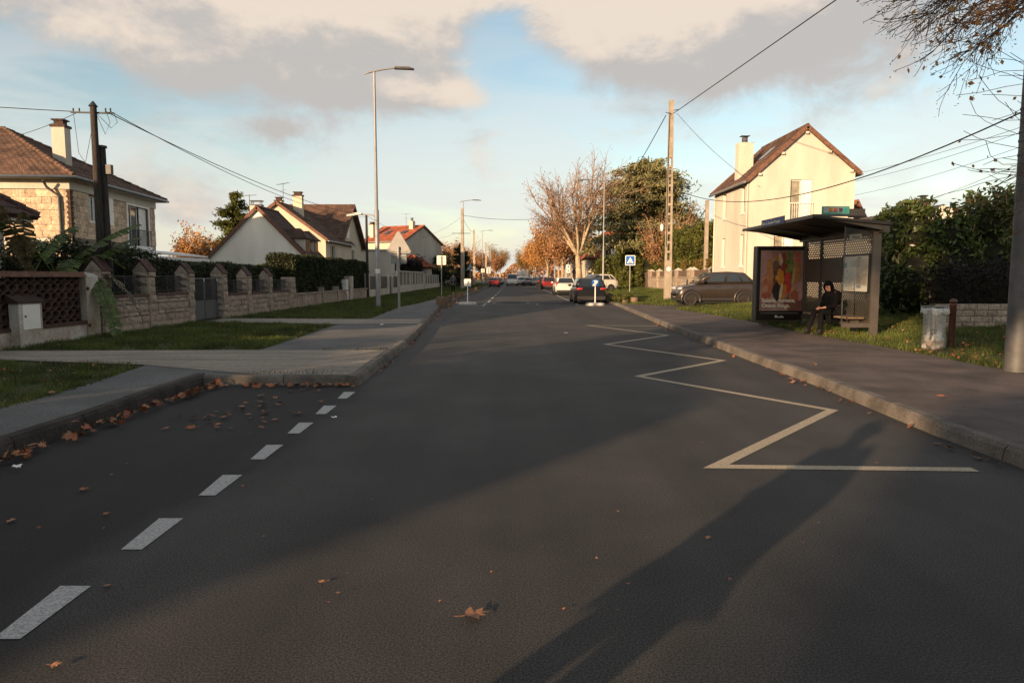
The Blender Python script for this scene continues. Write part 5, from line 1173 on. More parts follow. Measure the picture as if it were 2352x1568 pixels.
# ------------------------------------------------------------------ cars
def paint(nm, col, metal=.3): return mat('paint_'+nm, col, rough=.28, var=.04, scale=2, metal=metal, spec=.5, coat=.6)
M_RED = mat('lamp_red', (.42, .02, .02), rough=.2, var=0, coat=.5); M_CLEAR = mat('lamp_clear', (.62, .63, .64), rough=.12, var=.15, scale=20, metal=.5, coat=.5)
M_RIM = mat('rim', (.20, .19, .18), rough=.35, var=.1, metal=.7); M_RIMD = mat('rim_dark', (.05, .04, .035), rough=.4, var=.1, metal=.5); M_PLATE = mat('plate', (.62, .62, .60), rough=.5, var=0); M_CGLASS = mat('car_glass', (.022, .027, .03), rough=.04, var=0, spec=.9, coat=.5)
M_TRIM = mat('car_trim', (.02, .02, .021), rough=.6, var=.1); M_CHROME = mat('chrome', (.6, .6, .6), rough=.15, var=0, metal=1.0)
def car(label, loc, rz, col, Lc=4.2, Wc=1.78, Hc=1.46, kind='hatch', group='cars along the street', rim=None, wr=.32, wb=None, name='parked_car', roofc=None, clad=False):
    t = thing(name, label, 'car', loc, rz, group); hl, hw = Lc/2, Wc/2; wb = wb or Lc*.61; rim = rim or M_RIM
    zb = .2 if not clad else .26; hood = Hc*.61; belt = Hc*.63
    tail = Hc*.66
    prof = {'hatch': [(hl, .42, .60, .80), (hl-.05, .26, .70, .90), (hl-.22, zb, hood-.10, .96), (hl-.75, zb, hood, 1), (hl-1.2, zb, belt, 1), (.1, zb, belt+.01, 1), (-hl*.55, zb, belt+.03, 1), (-hl+.4, zb, tail, .98), (-hl+.10, zb+.06, tail-.03, .92), (-hl, .40, tail-.14, .86)],
            'van': [(hl, .42, .75, .85), (hl-.06, .26, .95, .93), (hl-.3, zb, 1.08, .98), (hl-.8, zb, 1.16, 1), (0, zb, 1.16, 1), (-hl+.3, zb, 1.16, 1), (-hl, .35, 1.14, .97)]}
    P = prof['van' if kind == 'van' else 'hatch']; b = MB(); n = 0; vs = []
    for x, z0, z1, k in P:
        w = hw*k; zm = z0+(z1-z0)*.5
        half = [(0, z0), (w*.82, z0), (w*.96, z0+.10), (w, zm), (w*.985, z1-.10), (w*.93, z1-.02), (w*.80, z1+.012), (0, z1+.03)]
        ring = [(y, z) for y, z in half]+[(-y, z) for y, z in half[-2:0:-1]]; n = len(ring); vs += [(x, y, z) for y, z in ring]
    fs = [(i*n+k, (i+1)*n+k, (i+1)*n+(k+1) % n, i*n+(k+1) % n) for i in range(len(P)-1) for k in range(n)]
    b.add(vs, fs, True); b.add(vs[:n], (tuple(range(n)),)); b.add(vs[-n:][::-1], (tuple(range(n)),)); b.build('body', col, t)
    # cabin
    if kind == 'van': cb = dict(xf=hl-.55, xft=hl-1.25, xr=-hl+.06, xrt=-hl+.10, zb_=1.14)
    elif kind == 'wagon': cb = dict(xf=hl-1.08, xft=hl-1.85, xr=-hl+.14, xrt=-hl+.50, zb_=belt)
    elif kind == 'suv': cb = dict(xf=hl-.84, xft=hl-1.50, xr=-hl+.12, xrt=-hl+.62, zb_=belt+.02)
    else: cb = dict(xf=hl-1.0, xft=hl-1.8, xr=-hl+.12, xrt=-hl+.62, zb_=belt)
    zt = Hc; wb0, wt0 = hw*.93, hw*.76
    if kind == 'van': wt0 = hw*.86
    C = [Vector((cb['xf'], -wb0, cb['zb_'])), Vector((cb['xf'], wb0, cb['zb_'])), Vector((cb['xr'], wb0, cb['zb_']+.02)), Vector((cb['xr'], -wb0, cb['zb_']+.02)),
         Vector((cb['xft'], -wt0, zt-.04)), Vector((cb['xft'], wt0, zt-.04)), Vector((cb['xrt'], wt0*.96, zt-.05)), Vector((cb['xrt'], -wt0*.96, zt-.05))]
    bm = bmesh.new(); bv = [bm.verts.new(v) for v in C]; mid = [bm.verts.new(((cb['xft']+cb['xrt'])/2, s_*wt0, zt)) for s_ in (-1, 1)]
    for f in ((0, 1, 5, 4), (2, 3, 7, 6)): bm.faces.new([bv[i] for i in f])
    bm.faces.new([bv[1], bv[2], bv[6], mid[1], bv[5]]); bm.faces.new([bv[3], bv[0], bv[4], mid[0], bv[7]])
    bm.faces.new([bv[4], bv[5], mid[1], mid[0]]); bm.faces.new([mid[0], mid[1], bv[6], bv[7]]); bm.faces.new([bv[3], bv[2], bv[1], bv[0]])
    bmesh.ops.recalc_face_normals(bm, faces=bm.faces)
    bmesh.ops.bevel(bm, geom=[e for e in bm.edges if max(v.co.z for v in e.verts) > cb['zb_']+.1], offset=.07, segments=3, affect='EDGES', profile=.6)
    for f in bm.faces: f.smooth = True
    me = bpy.data.meshes.new('cabin'); bm.to_mesh(me); bm.free(); me.materials.append(roofc or col); link('cabin', me, t)
    def pane(q, ins, nm, off=.012, m_=M_CGLASS):
        q = [Vector(p) for p in q]; c_ = sum(q, Vector())/len(q); nn = (q[1]-q[0]).cross(q[-1]-q[0]).normalized()
        if nn.dot(c_-Vector((0, 0, Hc*.6))) < 0: nn = -nn
        b = MB(); b.poly([p+(c_-p).normalized()*ins+nn*off for p in q]); b.build(nm, m_, t)
    pane([C[0], C[1], C[5], C[4]], .11, 'windscreen', .02); pane([C[2], C[3], C[7], C[6]], .13, 'rear_window', .02)
    for s_, (f0, r0, rt, ft) in ((1, (C[1], C[2], C[6], C[5])), (-1, (C[0], C[3], C[7], C[4]))):
        lo = lambda a, k=.14: f0.lerp(r0, a).lerp(ft.lerp(rt, a), k); hi = lambda a, k=.84: f0.lerp(r0, a).lerp(ft.lerp(rt, a), k)
        if kind == 'van': sec = [(.10, .36)]
        else: sec = [(.13, .46), (.50, .76)]+([(.79, .93)] if kind in ('wagon', 'suv') else [(.79, .88)])
        for i, (a0, a1) in enumerate(sec):
            q = [lo(a0), lo(a1), hi(a1 if i < len(sec)-1 or kind == 'wagon' else a1-.05), hi(a0+(.02 if i == 0 else 0))]; pane(q, .015, 'side_window', .032)
    # lamps, plates, bumpers, mirrors, handles
    for s_ in (-1, 1):
        if kind == 'van':
            b = MB(); b.obox((hl-.10, s_*hw*.72, .80), (.16, .28, .17)); b.build('headlight', M_CLEAR, t); b = MB(); b.obox((-hl+.02, s_*hw*.9, .95), (.08, .10, .4)); b.build('tail_light', M_RED, t)
        else:
            b = MB(); b.ball((hl-.17, s_*hw*.70, hood-.17), .5, 12, 8, (.34, .36, .17)); b.build('headlight', M_CLEAR, t)
            if kind == 'wagon': b = MB(); b.prism([(-hl+.02, s_*hw*.70, tail-.22), (-hl+.02, s_*hw*.93, tail-.20), (-hl+.12, s_*hw*.90, tail+.16), (-hl+.14, s_*hw*.80, tail+.14)], (.10, 0, 0)); b.build('tail_light', M_RED, t)
            else: b = MB(); b.ball((-hl+.06, s_*hw*.70, tail-.13), .5, 12, 8, (.16, .40, .15)); b.build('tail_light', M_RED, t)
        b = MB(); b.ball((cb['xf']-.28, s_*(hw+.07), cb['zb_']+.10), .12, 10, 6, (.7, 1, .62)); b.build('mirror', M_TRIM if clad else col, t)
        for x in (.12, -.72) if kind != 'van' else (hl-1.6,):
            b = MB(); b.obox((x-.1, s_*(hw*.985+.008), cb['zb_']-.13), (.2, .03, .035)); b.build('door_handle', M_TRIM if clad else col, t)
            b = MB(); b.obox((x+.02, s_*(hw+.001), (zb+cb['zb_'])/2), (.010, .008, cb['zb_']-zb-.24)); b.build('door_gap', M_TRIM, t)
        b = MB(); b.obox((0, s_*hw*.985, zb+.05), (wb-.8, .05, .12)); b.build('sill', M_TRIM, t)
    b = MB(); b.obox((-hl+.03, 0, tail-.30 if kind != 'van' else .9), (.05, .54, .12)); b.build('number_plate', M_PLATE, t); b = MB(); b.obox((hl-.03, 0, .46), (.06, .52, .11)); b.build('number_plate', M_PLATE, t)
    b = MB(); b.obox((-hl+.07, 0, .33), (.16, Wc*.88, .20)); b.build('rear_bumper', M_TRIM, t); b = MB(); b.obox((hl-.09, 0, .36), (.16, Wc*.86, .22)); b.build('front_bumper', M_TRIM, t)
    if kind != 'van': b = MB(); b.obox((hl-.05, 0, .60), (.08, Wc*.42, .12)); b.build('grille', M_TRIM, t)
    if clad:
        b = MB()
        for s_ in (-1, 1): b.prism([(hl-.05, s_*hw*.62, .30), (hl+.01, s_*hw*.62, .34), (hl+.0, s_*hw*.82, .58), (hl-.08, s_*hw*.84, .56)], (0, s_*.05, 0))
        b.build('bumper_trim', M_CHROME, t)
    for x in (wb/2+.06, -wb/2+.06):
        for s_ in (-1, 1):
            b = MB(); r_ = wr+(.085 if clad else .055); y = s_*(hw+.004); pts = [(x+r_*math.cos(a), y, max(wr+r_*math.sin(a), zb-.02)) for a in np.linspace(-.45, math.pi+.45, 22)]; b.poly(pts); b.build('wheel_arch', M_TRIM, t)
            if clad:
                b = MB(); pts = [(x+(r_+.02)*math.cos(a), s_*(hw+.02), wr+(r_+.02)*math.sin(a)) for a in np.linspace(-.25, math.pi+.25, 18)]; b.tube(pts, .045, 8); b.build('wheel_lip', col, t)
            y0 = s_*(hw-.19); wy = lambda prof_: [(r0, z0) for r0, z0 in prof_]
            mm = Matrix.Translation((x, y0, wr)) @ Matrix.Rotation(-s_*math.pi/2, 4, 'X')
            b = MB(); b.lathe([(wr*.62, .0), (wr*.93, .0), (wr, .03), (wr, .175), (wr*.93, .21), (wr*.66, .205), (wr*.62, .17)], n=28); w_ = b.build('wheel', M_BLACK, t, mtx=mm)
            b = MB(); b.lathe([(wr*.66, .19), (wr*.62, .205), (wr*.60, .17)], n=28)
            for k in range(5):
                a = 2*math.pi*k/5+.3; d = Vector((math.cos(a), math.sin(a), 0)); q = Vector((-d.y, d.x, 0))
                b.prism([d*.03+q*.035+Vector((0, 0, .185)), d*wr*.62+q*.05+Vector((0, 0, .185)), d*wr*.62-q*.05+Vector((0, 0, .185)), d*.03-q*.035+Vector((0, 0, .185))], (0, 0, .018))
            b.disc((0, 0, .206), wr*.16, (0, 0, 1), 12); b.disc((0, 0, .15), wr*.62, (0, 0, 1), 24); b.build('rim', rim, w_)
    b = MB(); b.obox((0, 0, .24), (Lc*.86, Wc*.8, .16)); b.build('underbody', M_TRIM, t)
    return t
HB = math.pi/2                                # nose pointing up the street
PBLK, PWHT, PRED, PGRY, PDRK, PSIL, PBRN = paint('black', (.010, .010, .013)), paint('white', (.62, .60, .56), 0), paint('red', (.22, .022, .025), .2), paint('grey', (.20, .21, .22), .5), paint('dark', (.02, .021, .024)), paint('silver', (.42, .43, .44), .5), paint('bronze_grey', (.048, .038, .033), .35)
car('black hatchback parked on the right behind the small blue arrow sign', (4.42, 40.9, 0), HB, PBLK, 4.25, 1.80, 1.46)
car('white estate car parked ahead of the black hatchback', (4.42, 59.5, 0), HB, PWHT, 4.45, 1.74, 1.48, 'wagon')
car('dark red hatchback parked ahead of the white estate car', (4.45, 85.5, 0), HB, PRED, 4.1, 1.74, 1.48)
car('near black car parked beyond the dark red hatchback', (4.55, 104, 0), HB, PDRK, 4.3, 1.78, 1.5)
car('grey brown compact crossover parked across the verge in front of the white house', (gp(1646, 702, .17).x, gp(1646, 702, .17).y+.55, .17), math.pi, PBRN, 3.72, 1.68, 1.58, 'suv', rim=M_RIMD, wr=.325, wb=2.44, clad=True)
car('white van with dark bumper driving towards the camera in the left lane', (.05, 118, 0), -HB, PWHT, 4.4, 1.85, 2.0, 'van', name='oncoming_van')
car('small white car driving away beside the oncoming van', (1.5, 124, 0), HB, PWHT, 3.9, 1.7, 1.5, name='distant_car')
car('silver car parked at an angle near the far plane tree', (3.3, 120, 0), HB+R(28), PSIL, 4.2, 1.75, 1.46, name='distant_car')
car('dark car half hidden beside the far silver car', (2.7, 131, 0), HB, PDRK, 4.2, 1.75, 1.45, name='distant_car')
car('white car half hidden behind the black hatchback and the plane tree trunk', (7.9, 66, .15), R(200), PWHT, 4.0, 1.74, 1.62, 'suv', name='parked_car')
car('far red car parked on the left beyond the stone logs', (-2.7, 104, 0), HB, PRED, 4.1, 1.72, 1.46, name='distant_car')
car('far white car parked on the left kerb', (-2.7, 150, 0), HB, PWHT, 4.1, 1.72, 1.46, name='distant_car')
car('far grey car parked on the left behind the red one', (-2.7, 128, 0), HB, PGRY, 4.1, 1.72, 1.46, name='distant_car')
t = thing('box_lorry', 'white box lorry seen from behind in the distance', 'lorry', (2.6, 165, 0), 0, 'cars along the street')
b = MB(); b.box(-1.2, 0, .7, 1.2, 5, 3.15); b.build('box', PWHT, t); b = MB(); b.box(-1.0, .1, .4, 1.0, 7.0, .72); b.build('chassis', M_TRIM, t); b = MB(); b.box(-1.05, 5.2, .6, 1.05, 7.0, 2.6); b.build('cab', PWHT, t)
b = MB(); b.disc((0, -.01, 2.0), .32, (0, -1, 0), 16, .2); b.build('round_emblem', mat('emblem_grey', (.35, .33, .32), rough=.5), t)
for x in (-.85, .85):
    for y in (1.2, 6.0): b = MB(); b.lathe([(.0, -.12), (.42, -.12), (.45, 0), (.42, .12), (0, .12)], n=16); b.build('wheel', M_BLACK, t, mtx=Matrix.Translation((x, y, .45)) @ Matrix.Rotation(HB, 4, 'Y'))
for x in (-1.0, 1.0): b = MB(); b.obox((x, -.02, .62), (.22, .05, .12)); b.build('tail_light', M_RED, t)
# ------------------------------------------------------------------ trees and hedges
def tubes_np(P0, P1, R0, R1, n):
    P0, P1, R0, R1 = (np.asarray(a, float) for a in (P0, P1, R0, R1)); d = P1-P0; l = np.linalg.norm(d, axis=1, keepdims=True); d = d/np.maximum(l, 1e-6)
    a = np.where(np.abs(d[:, 2:3]) > .9, np.array([[1., 0, 0]]), np.array([[0., 0, 1]])); x = np.cross(a, d); x /= np.linalg.norm(x, axis=1, keepdims=True); y = np.cross(d, x)
    k = np.arange(n)*2*math.pi/n; cs, sn = np.cos(k)[None, :, None], np.sin(k)[None, :, None]; ring = x[:, None]*cs+y[:, None]*sn
    V = np.concatenate([P0[:, None]-d[:, None]*(R0*.3)[:, None, None]+ring*R0[:, None, None], P1[:, None]+ring*R1[:, None, None]], 1).reshape(-1, 3)
    m = len(P0); b = (np.arange(m)*2*n)[:, None]; i = np.arange(n)[None]; j = (i+1) % n
    return V, np.stack([b+i, b+j, b+n+j, b+n+i], 2).reshape(-1, 4)
def leaves_np(C, size, jit=.35, flat=0.0, asp=1.0, rng=RNG):
    C = np.asarray(C, float); n = len(C); a = rng.normal(size=(n, 3)); a[:, 2] *= (1-flat*.7); a /= np.linalg.norm(a, axis=1, keepdims=True)
    q = rng.normal(size=(n, 3)); q -= a*np.sum(a*q, 1, keepdims=True)
    if flat: q[:, 2] *= (1-flat)
    q /= np.linalg.norm(q, axis=1, keepdims=True); s_ = size*(1+rng.uniform(-jit, jit, n))[:, None]
    V = np.stack([C-a*s_, C+q*s_*.5*asp, C+a*s_, C-q*s_*.5*asp], 1).reshape(-1, 3); return V, np.arange(4*n).reshape(-1, 4)
class Skel:
    def __init__(s, seed): s.r = random.Random(seed); s.segs = []; s.tips = []
    def grow(s, p, d, ln, r, lvl, spec):
        """spec per level: (pieces, children, angle, length ratio, wander, upward pull)"""
        n, kids, ang, ratio, wan, up = spec[lvl]; p = Vector(p); d = Vector(d).normalized(); pts = [(p, d, r)]; r1 = r*(.62 if lvl < len(spec)-1 else .35)
        for i in range(n):
            q = p+d*(ln/n); rr = r+(r1-r)*(i+1)/n; s.segs.append((p, q, r+(r1-r)*i/n, rr, lvl)); p = q
            d = (d+Vector((s.r.gauss(0, wan), s.r.gauss(0, wan), s.r.gauss(0, wan)+up))).normalized(); pts.append((p, d, rr))
        if lvl+1 >= len(spec): s.tips.append(p); s.tips.append(pts[len(pts)//2][0]); return
        for k in range(kids):
            f = (k+.6)/kids if lvl else 1.0
            i = min(int((.3+.7*f)*n), n) if lvl else n
            bp, bd, br = pts[i]; ax = bd.orthogonal().normalized(); ax = Matrix.Rotation(2*math.pi*(k/kids)+s.r.uniform(-.5, .5)+lvl*1.1, 3, bd) @ ax
            nd = (bd*math.cos(ang)+ax*math.sin(ang)*s.r.uniform(.7, 1.2)).normalized()
            s.grow(bp, nd, ln*ratio*s.r.uniform(.75, 1.2)*(1.1-.35*(1-f) if lvl else 1), br*(.55 if lvl else .62), lvl+1, spec)
        if lvl: s.grow(p, d, ln*ratio, r1*.9, lvl+1, spec)
    def build(s, parent, split=1, mt=None, mtw=None, nm=('trunk', 'branches', 'twigs'), minr=0.0):
        big = [q for q in s.segs if q[4] <= 0]; mid = [q for q in s.segs if 0 < q[4] <= split]; tw = [q for q in s.segs if q[4] > split]
        for L_, n, name, m_ in ((big, 10, nm[0], mt), (mid, 6, nm[1], mt), (tw, 3, nm[2], mtw or mt)):
            if not L_: continue
            V, Q = tubes_np([q[0] for q in L_], [q[1] for q in L_], [max(q[2], minr) for q in L_], [max(q[3], minr*.7) for q in L_], n)
            o = link(name, np_mesh(name, V, Q, m_, True), parent, True)
            if name == nm[2]: o['kind'] = 'stuff'
def leaf_part(parent, C, size, m_, name='leaves', **k):
    V, Q = leaves_np(C, size, **k); o = link(name, np_mesh(name, V, Q, m_), parent, True); o['kind'] = 'stuff'; return o
def around(pts, n, sp, rng=RNG):
    pts = np.array([tuple(p) for p in pts]); i = rng.integers(0, len(pts), n); return pts[i]+rng.normal(size=(n, 3))*sp
M_LORA = leafmat('leaf_orange', (.46, .24, .08), var=.5, scale=.5, trl=.35); M_LRUS = leafmat('leaf_russet', (.36, .19, .09), var=.5, scale=.9, trl=.3); M_LGOLD = leafmat('leaf_gold', (.30, .20, .05), var=.4, scale=.6)
M_CEDAR = leafmat('needles_cedar', (.20, .19, .085), var=.5, scale=.7, trl=.15); M_LAUR = leafmat('leaf_laurel', (.075, .105, .028), var=.5, scale=1.8, trl=.3, rough=.32); M_LHDG = leafmat('leaf_hedge', (.030, .040, .012), var=.5, scale=1.5, trl=.2)
M_LGRN = leafmat('leaf_green_yellowish', (.085, .095, .018), var=.5, scale=.9, trl=.3); M_LTHU = leafmat('leaf_thuja', (.17, .125, .03), var=.35, scale=1.5); M_LDRK = leafmat('leaf_dark_purple', (.016, .012, .011), var=.4, scale=2); M_CORE = mat('hedge_core', (.012, .013, .006), rough=1, var=.4, scale=2)  # the first is a yellowish green leaf colour
M_LBAN = leafmat('leaf_banana', (.095, .135, .035), var=.45, scale=2.2, trl=.35, rough=.45); M_BDRY = leafmat('leaf_banana_dry', (.13, .10, .05), var=.5, scale=4)
# big bare plane tree
t = thing('plane_tree', 'large bare pollard plane tree with pale trunk and upright limbs behind the parked cars', 'tree', (6.1, 63, .1))
S = Skel(11); S.grow((6.1, 63, .1), (-.03, 0, 1), 3.3, .35, 0, [(4, 9, .50, 1.55, .03, .0), (5, 6, .50, .50, .06, .035), (4, 6, .60, .55, .11, .02), (3, 5, .66, .58, .15, .0), (3, 0, 0, 0, .18, -.01)])
S.build(t, 1, M_BARK, M_TWIG, minr=.010); leaf_part(t, around(S.tips, 5200, .12), .07, M_LRUS)
# row of plane trees with autumn leaves down both sides
def avenue_tree(label, x, y, h, seed, n, lm, gp_='plane trees lining the street', size=.17, bare=.3):
    t = thing('plane_tree', label, 'tree', (x, y, .1), 0, gp_); S = Skel(seed)
    S.grow((x, y, .1), (random.uniform(-.08, .08), 0, 1), h*.27, h*.026, 0, [(3, 6, .5, 1.25, .05, .0), (4, 4, .5, .5, .08, .05), (3, 4, .65, .6, .14, .02), (2, 0, 0, 0, .15, 0)])
    S.build(t, 1, M_BARK, M_TWIG, minr=.022); leaf_part(t, around(S.tips, n, h*.045), size, lm)
for i, (x, y, h, n, lm, lab) in enumerate([(6.3, 88, 10.5, 4200, M_LRUS, 'russet leaved plane tree just behind the big bare one'), (5.6, 112, 11, 6500, M_LORA, 'pale trunked plane tree beside the far silver car'), (7.2, 138, 12, 8000, M_LORA, 'dense orange plane tree right of the street end'),
        (5.2, 165, 12, 8000, M_LORA, 'orange plane tree in front of the street end, right side'), (5.0, 200, 13, 8000, M_LORA, 'furthest round orange plane tree on the right'), (12, 118, 11, 6000, M_LRUS, 'rust coloured tree behind the right avenue'), (4.4, 245, 13, 6000, M_LGOLD, 'hazy golden tree closing the right avenue'), (10, 150, 12, 6500, M_LRUS, 'brown tree deep in the right avenue')]):
    avenue_tree(lab, x, y, h, 20+i, n, lm)
for i, (x, y, h, n, lm, lab) in enumerate([(-11.5, 130, 8.5, 3000, M_LRUS, 'brown bare topped tree behind the concrete pole'), (-9.5, 150, 8, 5000, M_LRUS, 'russet tree on the left behind the lamps'), (-8, 185, 9, 6000, M_LRUS, 'reddish brown tree far down the left verge'), (-5.8, 230, 10, 6000, M_LRUS, 'brown tree near the left street end'), (-4.6, 270, 15, 7000, M_LGOLD, 'tall pale golden poplar at the left of the street end'), (-13, 112, 5.5, 3000, M_LORA, 'low orange bush behind the white far sign'), (-14, 168, 11, 5000, M_LRUS, 'broad rust tree behind the left roofs')]):
    avenue_tree(lab, x, y, h, 40+i, n, lm, 'autumn trees on the left side of the street')
t = thing('bare_tree', 'small leafless tree behind the left concrete poles', 'tree', (-8.2, 121, 0)); S = Skel(61); S.grow((-8.2, 121, 0), (0, 0, 1), 2.2, .16, 0, [(3, 6, .5, 1.5, .05, 0), (4, 5, .45, .55, .1, .08), (3, 4, .5, .55, .15, .04), (2, 0, 0, 0, .15, 0)]); S.build(t, 1, M_TWIG, M_TWIG, minr=.02)
t = thing('autumn_tree', 'orange brown leaved tree between the veranda and the white gable', 'tree', (-23.6, 52, 0)); S = Skel(62); S.grow((-23.6, 52, 0), (0, 0, 1), 1.6, .16, 0, [(3, 6, .6, 1.1, .05, 0), (4, 5, .6, .6, .12, .05), (3, 4, .6, .6, .15, .02), (2, 0, 0, 0, .15, 0)]); S.build(t, 1, M_TWIG, M_TWIG, minr=.012); leaf_part(t, around(S.tips, 5200, .16), .10, M_LORA)
def conifer(label, x, y, z0, z1, rad, m_, n, size, seed, base=(0, 0), droop=.1, skew=1.0, top=.05, name='conifer', layers=None):
    t = thing(name, label, 'tree', (x, y, 0)); rr = np.random.default_rng(seed); b = MB(); b.tube([(x, y, 0), (x+.1, y, z0+(z1-z0)*.5), (x, y, z1-.2)], [rad*.09, rad*.05, .02], 8); b.build('trunk', M_TWIGD, t, True)
    C = []; P0, P1, R0 = [], [], []; nb = layers or int((z1-z0)*9)
    for i in range(nb):
        f = rr.uniform(0, 1); z = z0+(z1-z0)*f; L_ = rad*((1-f)**skew*(1-top)+top)*rr.uniform(.6, 1.2); a = rr.uniform(0, 6.283); k = max(6, int(n/nb*(L_/rad+.15)*1.6)); s_ = rr.uniform(0, 1, k)**.6
        d = np.array([math.cos(a), math.sin(a)]); up = rr.uniform(-.05, .22)
        xy = np.outer(s_*L_, d)+rr.normal(size=(k, 2))*(.05+.12*L_*s_[:, None]); zz = z+up*s_*L_-droop*(s_*L_)**2/max(rad, 1)*1.2+rr.normal(size=k)*(.09+.013*rad)
        C.append(np.c_[x+xy[:, 0], y+xy[:, 1], zz]); P0.append((x, y, z)); P1.append((x+d[0]*L_*.8, y+d[1]*L_*.8, z+up*L_*.8-droop*(L_*.8)**2/max(rad, 1)*1.2)); R0.append(.02+.03*L_/rad*rad*.3)
    V, Q = tubes_np(P0, P1, R0, [.008]*len(R0), 4); link('branches', np_mesh('branches', V, Q, M_TWIGD), t, True)
    leaf_part(t, np.concatenate(C), size, m_, 'needles', flat=.2, asp=.55, rng=rr); return t
conifer('broad dark cedar with layered drooping branches behind the laurel hedge', 13.7, 72, 4.7, 12.9, 6.4, M_CEDAR, 36000, .23, 5, droop=.14, skew=.55, top=.2, name='cedar_tree', layers=160)
conifer('dark spruce rising behind the white gabled house', -21.9, 55.5, 1.2, 8.0, 1.9, M_LGRN, 9500, .17, 6, skew=.6, top=.3, name='spruce_tree', layers=90)
conifer('small dark evergreen beside the left concrete pole', -7.6, 104, .5, 6.2, 2.0, M_LHDG, 4200, .22, 8, skew=.6, top=.2, name='evergreen_tree')
conifer('second dark evergreen behind the left verge signs', -9.4, 96, .4, 4.6, 1.8, M_LHDG, 3200, .22, 9, skew=.5, top=.3, name='evergreen_tree')
conifer('thin bare-topped spruce behind the big plane tree', 9.6, 100, 1, 9, 1.2, M_TWIGD, 500, .12, 12, skew=.8, name='spruce_tree', layers=50)
t = thing('brown_shrub', 'brown twiggy shrub under the cedar', 'shrub', (14.5, 64, .4)); S = Skel(63); S.grow((14.5, 65, .4), (0, 0, 1), 1.5, .2, 0, [(3, 9, .6, 2.2, .05, 0), (4, 6, .45, .55, .12, .05), (3, 5, .5, .55, .15, .02), (2, 0, 0, 0, .15, 0)]); S.build(t, 1, M_TWIG, M_TWIG, minr=.016); leaf_part(t, around(S.tips, 2500, .2), .1, M_LRUS)
def hedge(label, x0, y0, x1, y1, z0, z1, m_, dens, size, bulge=.10, name='hedge', seed=0, rough_top=0.0, asp=.7, rz=.0):
    t = thing(name, label, 'hedge' if name == 'hedge' else 'shrub', ((x0+x1)/2, (y0+y1)/2, z0)); rr = np.random.default_rng(seed+100); i_ = .12
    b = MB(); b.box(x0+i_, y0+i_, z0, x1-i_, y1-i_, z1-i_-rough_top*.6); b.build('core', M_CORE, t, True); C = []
    for ax, lo in ((0, 1), (0, 0), (1, 1), (1, 0), (2, 1)):
        A = [(y1-y0)*(z1-z0), (x1-x0)*(z1-z0), (x1-x0)*(y1-y0)][ax]; n = int(A*dens); p = rr.uniform(0, 1, (n, 3)); p[:, ax] = 1.0 if lo else 0.0
        p = p*np.array([x1-x0, y1-y0, z1-z0])+np.array([x0, y0, z0])
        w = bulge*(np.sin(p[:, 0]*2.1+p[:, 1]*1.3+seed)+np.sin(p[:, 1]*2.9+p[:, 2]*2.3)+.7*np.sin(p[:, 2]*5.1+p[:, 0]*4.0+p[:, 1]*6.1))*.4
        p[:, ax] += (w+rr.normal(size=n)*bulge*.35)*(1 if lo else -1)-(.03 if lo else -.03)
        if ax == 2 and rough_top: p[:, 2] += rough_top*(np.sin(p[:, 0]*1.7+seed)*.5+np.sin(p[:, 0]*4.1+p[:, 1]*3)*.4+rr.uniform(-.4, .5, n))
        C.append(p)
    leaf_part(t, np.concatenate(C), size, m_, asp=asp, rng=rr); return t
hedge('tall dark clipped hedge box above the panel wall on the left', -11.5, 32.8, -10.15, 49.5, .2, 2.52, M_LHDG, 420, .07, seed=1)
hedge('lower clipped hedge behind the stone wall railings and gate', -12.4, 21.8, -11.0, 32.6, .2, 1.98, M_LHDG, 420, .06, seed=2)
hedge('dark rounded shrub hedge behind the first railings', -12.2, 16.6, -10.5, 20.6, .2, 2.2, M_LHDG, 450, .06, bulge=.2, seed=3, rough_top=.15)
hedge('dark purple hedge behind the terracotta lattice wall', -12.5, 8, -11.6, 15.2, .2, 2.02, M_LDRK, 500, .05, bulge=.15, seed=4, rough_top=.12)
hedge('large sunlit laurel hedge behind the right garden wall', 13.9, 52, 17.5, 69.5, .4, 5.2, M_LGRN, 170, .16, bulge=.4, seed=5, rough_top=.35)
hedge('green laurel bush hanging over the wall beside the road hump sign', 12.6, 69, 15, 83, .4, 4.8, M_LGRN, 130, .18, bulge=.5, seed=6, rough_top=.5, name='laurel_bush')
hedge('golden clipped thuja behind the pillared wall', 13.5, 58.4, 14.3, 63.4, .4, 2.75, M_LTHU, 300, .08, bulge=.08, seed=7)
hedge('low clipped hedge with brown top behind the pillared wall', 13.5, 46.5, 14.4, 56, .4, 2.75, M_LTHU, 220, .08, bulge=.07, seed=8)
hedge('dark green bush right of the plane tree trunk', 11, 86, 14.5, 96, .3, 3.6, M_LGRN, 90, .2, bulge=.5, seed=9, rough_top=.5, name='bush')
hedge('dark hedge along the far left gardens', -12, 92, -10.4, 112, .2, 2.6, M_LHDG, 130, .14, bulge=.3, seed=10, rough_top=.5)
hedge('brown hedge along the distant left gardens', -12, 114, -10, 170, .2, 2.9, M_LRUS, 60, .22, bulge=.5, seed=11, rough_top=.6)
hedge('ragged green hedge along the distant right gardens', 13.5, 98, 16, 170, .3, 3.6, M_LGRN, 50, .25, bulge=.5, seed=12, rough_top=.7)
hedge('thin dark bush with bare twigs behind the cream wall', -13, 80, -11, 90, .3, 3.2, M_LDRK, 60, .2, bulge=.5, seed=13, rough_top=.6, name='bush')
hedge('weedy tuft of dry plants between the cut stones on the right', 5.75, 37.4, 6.5, 40.4, .1, .42, M_LGRN, 220, .09, bulge=.12, seed=15, rough_top=.15, name='weed_clump')
